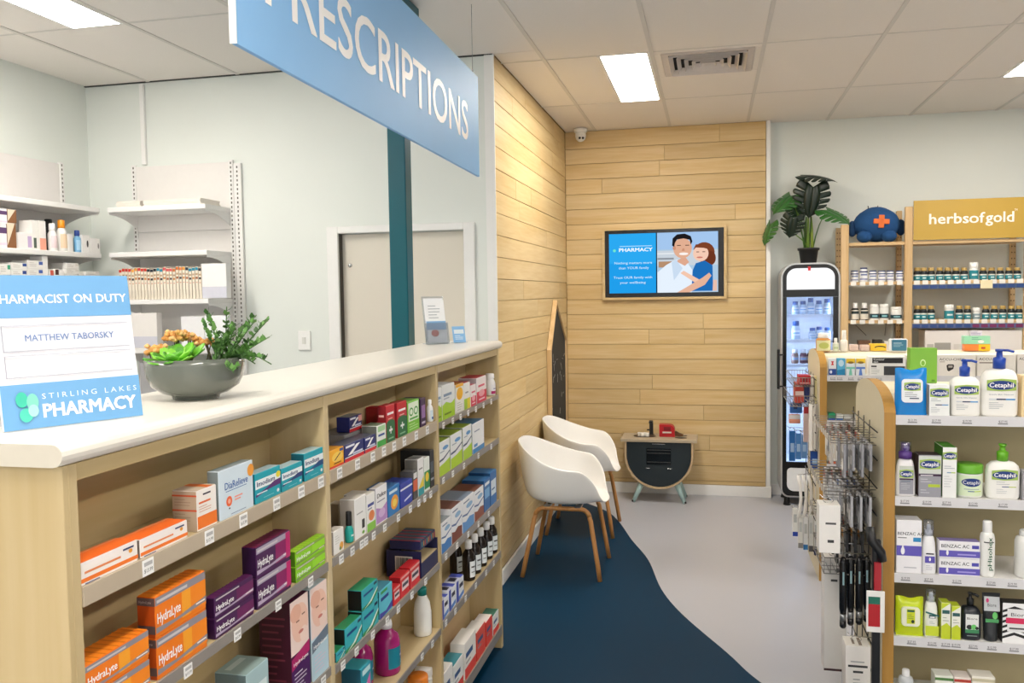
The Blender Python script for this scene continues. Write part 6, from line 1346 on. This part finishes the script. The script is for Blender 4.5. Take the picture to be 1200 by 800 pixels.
# ================================================================ drinks fridge
FX0, FX1, FY, FYB = .512, .934, 6.80, 7.165
fr = empty('drinks_fridge', ((FX0+FX1)/2, (FY+FYB)/2, 0)); FI = Matrix.Translation((-(FX0+FX1)/2, -(FY+FYB)/2, 0))
def fp(o): o.matrix_parent_inverse = FI; return o
ZB_, ZT_ = .07, 1.85; cxm = (FX0+FX1)/2
def rprof(x0, x1, z0, z1, rt, rb=.0, n=8):
    P = []
    for cx_, cz_, a0, r in ((x1-rt, z1-rt, 0, rt), (x0+rt, z1-rt, PI/2, rt), (x0+rb, z0+rb, PI, rb), (x1-rb, z0+rb, 1.5*PI, rb)):
        if r <= 0: P.append((cx_, cz_)); continue
        for i in range(n+1): a = a0+PI/2*i/n; P.append((cx_+r*math.cos(a), cz_+r*math.sin(a)))
    return P
SIL = C('#c4c6c8', .3, metal=.5, vary=.02); BLK = C('#0e0f11', .25)
o_ = rprof(FX0, FX1, ZB_, ZT_, .11, .06); i_ = rprof(FX0+.012, FX1-.012, ZB_+.012, ZT_-.012, .10, .05)
b = MB(); n = len(o_)
for i in range(n): b.prism([o_[i], o_[(i+1) % n], i_[(i+1) % n], i_[i]], FY, FYB, 1, SIL)
fp(b.obj('cabinet_shell', fr))
GZ0, GZ1 = at(930, 541, 1, FY).z, at(930, 348, 1, FY).z
fp(MB().box(FX0+.012, FX1-.012, FYB-.012, FYB-.004, ZB_+.07, ZT_-.11, C('#eef2f6', .5)).obj('inner_back', fr))
fp(MB().box(FX0+.013, FX1-.013, FY+.02, FYB-.013, GZ1+.004, GZ1+.02, C('#eef2f6', .5)).obj('inner_top', fr)); fp(MB().box(FX0+.013, FX1-.013, FY+.02, FYB-.013, GZ0-.03, GZ0-.006, C('#eef2f6', .5)).obj('inner_floor', fr))
for s, nm in ((FX0+.0125, 0), (FX1-.0205, 1)): fp(MB().box(s, s+.008, FY+.02, FYB-.013, GZ0-.005, GZ1+.003, C('#eef2f6', .5)).obj('inner_side', fr))
# black face: frame around glass, header and lower panel
hd = rprof(FX0+.04, FX1-.04, at(950, 339, 1, FY).z, at(950, 314, 1, FY).z, .07); lp = rprof(FX0+.045, FX1-.045, ZB_+.05, GZ0-.045, .03, .05)
b = MB()
top = i_; 
b.prism(rprof(FX0+.012, FX1-.012, GZ1+.0, ZT_-.012, .10), FY-.006, FY+.012, 1, BLK); fp(b.obj('face_panel', fr)); b = MB()
b.prism(rprof(FX0+.012, FX1-.012, ZB_+.012, GZ0, .0001, .05), FY-.006, FY+.012, 1, BLK); fp(b.obj('face_panel', fr))
b = MB(); b.box(FX0+.012, FX0+.04, FY-.008, FY+.012, GZ0+.0005, GZ1-.0005, BLK); b.box(FX1-.05, FX1-.012, FY-.008, FY+.012, GZ0+.0005, GZ1-.0005, BLK); df = fp(b.obj('door', fr))
MB().box(FX0+.04, FX1-.05, FY-.001, FY+.004, GZ0, GZ1, GL('#eaf2ff', .03, .93, 'door_glass')).obj('door_glass', df)
b = MB(); xh = FX0-.02; b.rbox(xh-.01, xh+.01, FY-.04, FY-.02, at(912, 455, 1, FY).z, at(912, 409, 1, FY).z, BLACKM, .003)
for zz_ in (.92, 1.16): b.tube([(xh, FY-.025, zz_), (FX0+.02, FY-.002, zz_)], .006, BLACKM, 8)
b.obj('door_handle', df)
fp(MB().prism(hd, FY-.010, FY-.0065, 1, EM('#f6f6f8', .62, 'header_light')).obj('header_light_panel', fr))
fp(MB().prism(lp, FY-.010, FY-.0065, 1, C('#f2f4f6', .3)).obj('lower_panel', fr))
fp(MB().box(cxm-.02, cxm+.0, FY-.013, FY-.0105, at(950, 317, 1, FY).z, at(950, 312, 1, FY).z, C('#c8202c', .3)).obj('red_badge', fr))
fp(MB().box(FX0+.03, FX0+.034, FY+.03, FY+.034, GZ0+.05, GZ1-.02, EM('#e2edff', 26, 'fridge_strip')).obj('light_strip', fr)); fp(MB().box(FX1-.034, FX1-.03, FY+.03, FY+.034, GZ0+.05, GZ1-.02, EM('#e2edff', 26, 'fridge_strip')).obj('light_strip', fr))
for x in (FX0+.05, FX1-.05):
    for y in (FY+.05, FYB-.06): b = MB(); b.lathe([(.028, 0), (.022, .03), (.02, ZB_)], BLACKM, 12, cx=x, cy=y); fp(b.obj('foot', fr))
FS = []
for yb_ in (368, 397.5, 426):
    zz_ = at(950, yb_, 1, FY+.05).z; FS.append(zz_); b = MB()
    for i in range(9): x = FX0+.03+(FX1-FX0-.06)*i/8; b.tube([(x, FY+.03, zz_-.003), (x, FYB-.03, zz_-.003)], .002, METALW, 4)
    for y in (FY+.03, FYB-.03): b.tube([(FX0+.022, y, zz_-.006), (FX1-.022, y, zz_-.006)], .003, METALW, 5)
    sh = fp(b.obj('wire_shelf', fr)); MB().box(FX0+.025, FX1-.025, FY+.022, FY+.026, zz_-.022, zz_-.004, C('#e4e8ee', .3)).obj('price_strip', sh)
tag(fr, 'slim upright drinks fridge with a glass door and rounded black front', 'fridge')
def fbot(xc, z, yt, label, body, capc, labc, r=.027, grp=None, clear=True):
    Y = FY+.075; h = at(xc, yt, 1, Y).z-z; X = xon(xc, Y, z+.05)
    o = bottle('drink_bottle', [(r*.85, 0), (r, .006), (r, h*.55), (r*.85, h*.68), (r*.66, h*.76), (r*.6, h*.8)], body, [(r*.72, h*.74), (r*.76, h*.77), (r*.74, h*.98), (r*.64, h)], capc, (h*.22, h*.5), labc, [('r', .1, .3, .9, .6, '#7ab0e0')], n=14, clear=False)
    o.location = (X, Y, z); tag(o, label, 'bottle', grp)
for i, (x, yt) in enumerate(((932, 353), (941, 352.5), (950, 349), (959.5, 352), (969, 350))): fbot(x, FS[0], yt, 'water bottle with a blue cap on the top fridge shelf, '+ORD[i]+' from the left', '#b4cce4', '#1458a8', '#eef4fa', grp='water bottles on the top fridge shelf')
for i, (x, yt) in enumerate(((952, 384), (960, 382.5), (969.5, 383.5))): fbot(x, FS[1], yt, 'short water bottle with a blue cap on the second fridge shelf, '+ORD[i]+' of three', '#b4cce4', '#1458a8', '#eef4fa', grp='short water bottles on the second fridge shelf')
fbot(932.5, FS[1], 376, 'tall water bottle with a blue cap alone at the left of the second fridge shelf', '#b4cce4', '#1458a8', '#eef4fa', r=.032)
for i, (x, c) in enumerate(((931.5, '#8a6a5c'), (941.5, '#5a2a3c'), (949.5, '#3a2030'))): fbot(x, FS[2], 409, ('brown', 'maroon', 'dark plum')[i]+' drink bottle on the third fridge shelf', c, '#e8e8ea', '#b0a0a0', clear=False)
# --- monstera on the fridge
ZF = ZT_+.001; Xp = xon(947.5, 6.98, 1.9); PY = 6.985
pl = empty('monstera_plant', (Xp, PY, ZF))
h = .117; b = MB(); b.lathe([(.055, 0), (.058, .003), (.072, h*.84), (.08, h*.85), (.082, h), (.074, h), (.068, h*.9), (.001, h*.88)], C('#17181a', .5), 28, cap=False); b.lathe([(.001, 0), (.055, 0)], BLACKM, 20, cap=False); b.obj('pot', pl)
LG = [C(c, .38, vary=.12, scale=12) for c in ('#12251a', '#1d4a22', '#2f6a2a', '#3f7d34')]
def leaf_mesh(size, mat, droop=.25, nl=4):
    """split monstera leaf: broad heart, stalk joint at origin, tip along +y, face +z; side lobes cut apart by slits"""
    mb = MB()
    def W(t): return .60*size*max(0, math.sin(PI*(.16+.84*t)**1.05))**.62
    def yy(t, q): return size*(-.02+1.0*t) - size*q*(.20*(1-t)+.10)
    def zf(x, y): return -droop*(y*abs(y)/size) - .45*x*x/size
    for s in (-1, 1):
        N = 16; QI = (0, .2, .42); V = []
        for i in range(N+1):
            t = i/N
            for q in QI: x, y = s*W(t)*q, yy(t, q); V.append((x, y, zf(x, y)))
        Fc = []
        for i in range(N):
            for j in range(2): a = i*3+j; f = (a, a+1, a+4, a+3); Fc.append(f if s > 0 else f[::-1])
        mb.add(V, Fc, mat, True)
        cuts = [0, .26, .45, .62, .78, 1.0]
        for k in range(5):
            t0, t1 = cuts[k], cuts[k+1]; K = 6; V = []
            for i in range(K+1):
                q = .42+.58*i/K; g0 = .006+.022*i/K
                a0, a1 = t0+(g0 if k else 0), t1-(g0 if k < 4 else 0)
                for m_ in range(4):
                    tt = a0+(a1-a0)*m_/3; qq = q*(1-.05*(m_ in (0, 3))*(i == K)); x, y = s*W(tt)*qq, yy(tt, qq); V.append((x, y, zf(x, y)))
            Fc = []
            for i in range(K):
                for j in range(3): a = i*4+j; f = (a, a+4, a+5, a+1); Fc.append(f if s > 0 else f[::-1])
            mb.add(V, Fc, mat, True)
    return mb
leaves = [  # pixel of leaf centre, depth offset, size, facing normal, direction of tip, colour
    (962, 205, -.05, .23, (.12, -.25, 1), (.95, -.3, -.08), 0), (951, 236, -.09, .235, (.05, -1, .18), (-.12, -.1, -1), 0), (916, 237, -.02, .21, (-.25, -.5, .85), (-.75, -.5, -.55), 2),
    (927, 267, -.1, .155, (-.15, -1, .1), (-.2, .1, -1), 0), (897, 274, 0, .17, (-.85, -.45, .45), (-.45, -.1, -.9), 2), (983, 251, -.10, .21, (.25, -.5, .85), (.8, -.5, -.4), 2), (937, 249, .06, .14, (.2, -.9, .3), (.6, 0, -.7), 1)]
for i, (lx, ly, dy, sz, nrm, tip, ci) in enumerate(leaves):
    P = at(lx, ly, 1, PY+dy); t = Vector(tip).normalized(); n_ = Vector(nrm); n_ = (n_-t*n_.dot(t)).normalized(); xx = t.cross(n_)
    base = P-t*sz*.45; M = Matrix(((xx.x, t.x, n_.x, base.x-Xp), (xx.y, t.y, n_.y, base.y-PY), (xx.z, t.z, n_.z, base.z-ZF), (0, 0, 0, 1)))
    mb = leaf_mesh(sz, LG[ci]); mb.v = [tuple(M @ Vector(v)) for v in mb.v]; mb.obj('leaf', pl, solid=.0016)
    e = M @ Vector((0, 0, 0)); s0 = Vector((.03*math.cos(i*1.3), .03*math.sin(i*1.3), h*.85)); mid = s0.lerp(e, .55)+Vector((0, 0, .06 if i not in (0,) else 0))*(1 if e.z < .55 else .4); mid.x = s0.x+(e.x-s0.x)*.35
    pts = [s0.lerp(mid, k/4).lerp(mid.lerp(e, k/4), k/4) for k in range(5)]
    b = MB(); b.tube(pts, .0055, C(('#6f9a3c', '#3f6a2c')[i % 2], .45), 7, r1=.0025); b.obj('stem', pl)
for i in range(3):
    b = MB(); b.tube([(.03*math.cos(i*2+.5), .02*math.sin(i*2), h*.85), (.028*math.cos(i*2+.5), .02*math.sin(i*2), h+.14), (.02*math.cos(i*2+.5), .015*math.sin(i*2), h+.24)], .013, C(('#9ab04a', '#4a7034', '#7a9a40')[i], .5), 8, r1=.006); b.obj('stalk', pl)
tag(pl, 'monstera plant with split leaves in a black pot on top of the fridge', 'plant')
# ================================================================ pine shelving at the back wall
PY0, PY1 = 6.80, 7.165
pn = empty('pine_shelving', (1.4, 7.0, 0)); PI_ = Matrix.Translation((-1.4, -7.0, 0))
def pp_(o): o.matrix_parent_inverse = PI_; return o
PX = [(.938, .993), (1.378, 1.432), (2.17, 2.225)]; ZP = [1.99, 1.70, 1.415, 1.10, .78, .45, .12]
TOPZ = [2.125, 2.242, 2.25]
for (xa, xb), tz in zip(PX, TOPZ):
    pp_(MB().rbox(xa, xb, PY0, PY0+.03, 0, tz, PINE, .003).obj('post', pn))
    q = pp_(MB().rbox(xa+.008, xb-.008, PY1-.03, PY1, 0, tz, PINE, .003).obj('post', pn))
    b = MB()
    for xx in (xa+.018, xb-.018):
        zz_ = 1.0
        while zz_ < tz-.03: b.box(xx-.004, xx+.004, PY1-.0306, PY1-.0302, zz_, zz_+.009, C('#6a4a24')); zz_ += .045
    b.obj('peg_hole', q)
PSTRIP = C('#e2ded8', .35)
for bay, (xa, xb) in enumerate(((PX[0][1]+.001, PX[1][0]-.001), (PX[1][1]+.001, PX[2][0]-.001))):
    for k, zz_ in enumerate(ZP):
        s = pp_(MB().rbox(xa, xb, PY0+.004, PY1-.032, zz_-.022, zz_, PINEX, .001).obj('shelf', pn))
        if k in (1, 2):
            if bay: MB().box(xa, xb, PY0-.002, PY0+.003, zz_-.06, zz_-.028, C('#44587c', .4) if k == 1 else C('#5b6490', .4)).obj('ticket_strip', s)
            n_ = 6 if bay == 0 else 13
            for i in range(n_):
                x = xa+(xb-xa)*(i+.5)/n_; MB().box(x-.019, x+.019, PY0-.003, PY0+.0035, zz_-.026, zz_+.004, C('#f0eee8', .4)).obj('price_ticket', s)
                if bay: MB().box(x-.022, x+.022, PY0-.0045, PY0-.0025, zz_-.055, zz_-.033, C('#2a4a86' if k == 1 or i < 7 else '#7a2a5a', .4)).obj('blue_ticket', s)
MB().rbox(-.04, .04, -.003, 0, -.03, .03, C('#ece0b8', .4), .001).obj('shelf_wobbler', pn, None)
wob = [c for c in pn.children if c.name.startswith('shelf_wobbler')][0]; wob.matrix_parent_inverse = PI_; wob.location = at(1156, 333, 1, PY0-.012)
for x in (1.08, 1.31):
    b = MB(); b.tube([(x, PY1-.06, 1.38), (x+(.05 if x < 1.2 else -.05), PY0+.08, 1.3)], .002, BLACKM, 5); pp_(b.obj('wire_stay', pn))
tag(pn, 'pine upright shelving on the back wall stocked with supplement bottles', 'shelving')
# gold banner
BX0, BX1 = xon(1070.5, PY0-.01, 2.1), 2.30
o = empty('gold_banner', (BX0, PY0-.012, 1.996)); Wb = BX1-BX0; Hb = .285
MB().rbox(0, Wb, 0, .008, 0, Hb, C('#bd9a3e', .45, vary=.04, scale=6), .001).obj('panel', o)
p = MB(); f_ = lambda px: (xon(px, PY0-.012, 2.1)-BX0)/Wb
print_face(p, [('t', 'herbs', f_(1089), .40, .27, '#fff8ea', f_(1135)-f_(1089), .02), ('t', 'of', f_(1136), .40, .27, '#fff8ea', f_(1154)-f_(1136), -.012), ('t', 'gold', f_(1155), .40, .27, '#fff8ea', f_(1188)-f_(1155), .02), ('t', 'TM', f_(1188.5), .66, .06, '#fff8ea', f_(1192)-f_(1188.5))], (0, 0, 0), (1, 0, 0), (0, 0, 1), (0, -1, 0), Wb, Hb, off=.001); p.obj('lettering', o)
tag(o, 'gold banner reading herbsofgold in white on top of the pine shelving', 'sign')
# supplement bottles
def sup(xc, z, yt, wpx, label, body, capc, labc, items, grp=None, cap=.25, neck=.8, Y=PY0+.045):
    r = (xon(xc+wpx/2, Y, z)-xon(xc-wpx/2, Y, z))/2; h = at(xc, yt, 1, Y).z-z; hb = h*(1-cap)
    o = bottle('supplement_bottle', [(r*.92, 0), (r, .003), (r, hb*.86), (r*.9, hb*.95), (r*neck*.95, hb)], body, [(r*neck, hb), (r*neck*1.04, hb+.002), (r*neck, h-.002), (r*neck*.9, h)], capc, (hb*.08, hb*.84), labc, items, n=16, arc=1.5)
    o.location = (xon(xc, Y, z+.03), Y, z+.0006); return tag(o, label, 'bottle', grp)
teal = [('r', 0, .0, 1, .55, '#2a8a98'), ('r', 0, .55, 1, .72, '#e8e8e0'), ('r', 0, .72, 1, 1, '#1d2428'), ('r', .35, .2, .65, .34, '#d8ecec')]
for i, px in enumerate((1074.8, 1082.4, 1091, 1101, 1110.5, 1120, 1129.6, 1152, 1162, 1172, 1182, 1192)): sup(px, 1.70, 313.5, 8.6, 'dark teal labelled bottle with gold cap on the upper banner shelf, '+ORD[i]+' from the left', '#1d2428', '#b89a58', '#1d2428', teal, 'teal labelled bottles on the upper shelf')
sup(1140.8, 1.70, 307.5, 11, 'large white supplement tub with teal label on the upper banner shelf', '#f0f0ec', '#f2f2ee', '#2a8a98', [('r', .3, .4, .7, .6, '#d8ecec')], cap=.34, neck=.95)
for i, px in enumerate((1074.8, 1081.8, 1091, 1124, 1133.6, 1155, 1165, 1175, 1185, 1194)): sup(px, 1.415, 358, 8.4, 'dark teal labelled bottle with gold cap on the lower banner shelf, '+ORD[i]+' from the left', '#1d2428', '#b89a58', '#1d2428', teal, 'teal labelled bottles on the lower shelf')
sup(1112, 1.415, 357, 11.5, 'white tub with teal label on the lower banner shelf', '#f0f0ec', '#f2f2ee', '#2a8a98', [('r', .3, .4, .7, .6, '#d8ecec')], cap=.28, neck=.95)
sup(1144, 1.415, 360.5, 9.5, 'short white tub with grey label on the lower banner shelf', '#f0f0ec', '#f2f2ee', '#8aa0a8', [('r', .3, .4, .7, .6, '#e8ecec')], cap=.4, neck=.95)
wj = [('r', 0, .1, 1, .25, '#8a92b8'), ('r', .2, .55, .8, .7, '#6a78a8'), ('r', 0, .85, 1, 1, '#3a4a7c')]
for i, px in enumerate((1001.4, 1022.7, 1033.3, 1043, 1054)): sup(px, 1.70, 317, 8.8, 'short white jar with blue rim on the narrow bay shelf, '+ORD[i]+' from the left', '#eceef2', '#3f4f80', '#eef0f4', wj, 'white jars in the narrow bay', cap=.1, neck=.95)
sup(1012, 1.70, 313.5, 9.0, 'taller white supplement jar among the white jars of the narrow bay', '#eceef2', '#3f4f80', '#eef0f4', wj, cap=.1, neck=.95)
for i, px in enumerate((1001.8, 1012.8)): sup(px, 1.415, 355, 9.2, ('left', 'right')[i]+' of two dark bottles with white caps on the lower narrow bay shelf', '#201c1c', '#f0f0ee', '#e6e0d4', [('r', .1, .6, .9, .9, '#2a3a3c')], 'dark bottles in the narrow bay', cap=.3, neck=.6)
tb = [('r', 0, .1, 1, .55, '#1f4450'), ('r', .3, .24, .7, .4, '#8ac0c8')]
for i, px in enumerate((1024.5, 1035.8)): sup(px, 1.415, 356.5, 10.6, ('left', 'right')[i]+' of two upright white tubs with dark teal labels on the lower narrow bay shelf', '#f0f0ec', '#f4f4f0', '#f0f0ec', tb, 'upright tubs in the narrow bay', cap=.18, neck=.96)
sup(1050, 1.415, 359.5, 13, 'squat white tub with dark label beside the middle pine post', '#f0f0ec', '#f4f4f0', '#f0f0ec', tb, cap=.2, neck=.96)
# items on the lower narrow bay shelf
def PB_(x0, x1, yt, z, label, col, dep=.08, Y=PY0+.03, front=(), name='boxed_product'):
    a, c = xon(x0, Y, z), xon(x1, Y, z); hh = at(x0, yt, 1, Y).z-z; o = carton(name, c-a, dep, hh, col, front); o.location = ((a+c)/2, Y+dep/2, z+.0006); return tag(o, label, 'box')
PB_(1006, 1020, 399, 1.10, 'brown pack on the lowest visible narrow bay shelf', '#6a4a34')
PB_(1024, 1034, 398, 1.10, 'dark pack with a white corner on the lowest visible narrow bay shelf', '#3a342e')
PB_(1036, 1041, 400, 1.10, 'small white pack on the lowest visible narrow bay shelf', '#e8e4de')
a, c = xon(1087, 6.74, 1.25), 2.165
o = empty('white_carton', ((a+c)/2, 6.90, 1.1005)); hh = at(1100, 387, 1, 6.82).z-1.1005; a = max(a, PX[1][1]+.004); w_ = (c-a)/2; o.location.x = (a+c)/2
MB().rbox(-w_, w_, -.085, .12, 0, hh, C('#ece6e0', .5, vary=.02), .003).obj('carton_body', o)
p = MB(); print_face(p, [('r', .1, .35, .27, .62, '#a8a49c'), ('r', .02, .42, .09, .58, '#c4c0b8'), ('r', .3, .42, .4, .58, '#dcd6ce')], (-w_, -.085, 0), (1, 0, 0), (0, 0, 1), (0, -1, 0), w_*2, hh); p.obj('printed_panel', o)
tag(o, 'wide white carton with a grey printed square under the banner shelves', 'box')
# plush toy
o = empty('plush_toy', (xon(1027, 6.93, 2.1), 6.93, 1.991)); PB1 = C('#174a80', .9, vary=.15, scale=60, bump=.4)
b = MB()
def blob(b, cx, cy, cz, rx, ry, rz, mat, n=20, k=12): b.lathe([(max(.001, math.sin(PI*i/k)), -math.cos(PI*i/k)) for i in range(k+1)], mat, n, M=Matrix.Translation((cx, cy, cz)) @ Matrix.Diagonal((rx, ry, rz, 1)))
blob(b, 0, 0, .135, .165, .12, .128, PB1); blob(b, .0, .01, .17, .13, .10, .10, PB1); b.obj('body', o)
for s in (-1, 1): b = MB(); blob(b, s*.085-.01, -.07, .045, .055, .06, .045, PB1); b.obj('foot', o)
for s in (-1, 1): b = MB(); blob(b, s*.17, 0, .11, .035, .03, .06, C('#123a66', .9)); b.obj('arm', o)
b = MB(); OC = C('#e8763a', .8); b.rbox(-.055, .055, -.016, -.0, -.018, .018, OC, .003); b.rbox(-.019, .019, -.016, 0, -.048, .048, OC, .003)
Mx = Matrix.Translation((.015, -.108, .15)) @ Matrix.Rotation(math.radians(-8), 4, 'X') @ Matrix.Rotation(math.radians(4), 4, 'Y'); b.v = [tuple(Mx @ Vector(v)) for v in b.v]; b.obj('orange_cross', o)
for s in (-1, 1): b = MB(); b.tube([(s*.03-.03, -.02, .255), (s*.035-.03, -.03, .275)], .003, BLACKM, 6); b.obj('antenna', o)
tag(o, 'round blue plush toy with an orange cross on top of the pine shelving', 'plush toy')
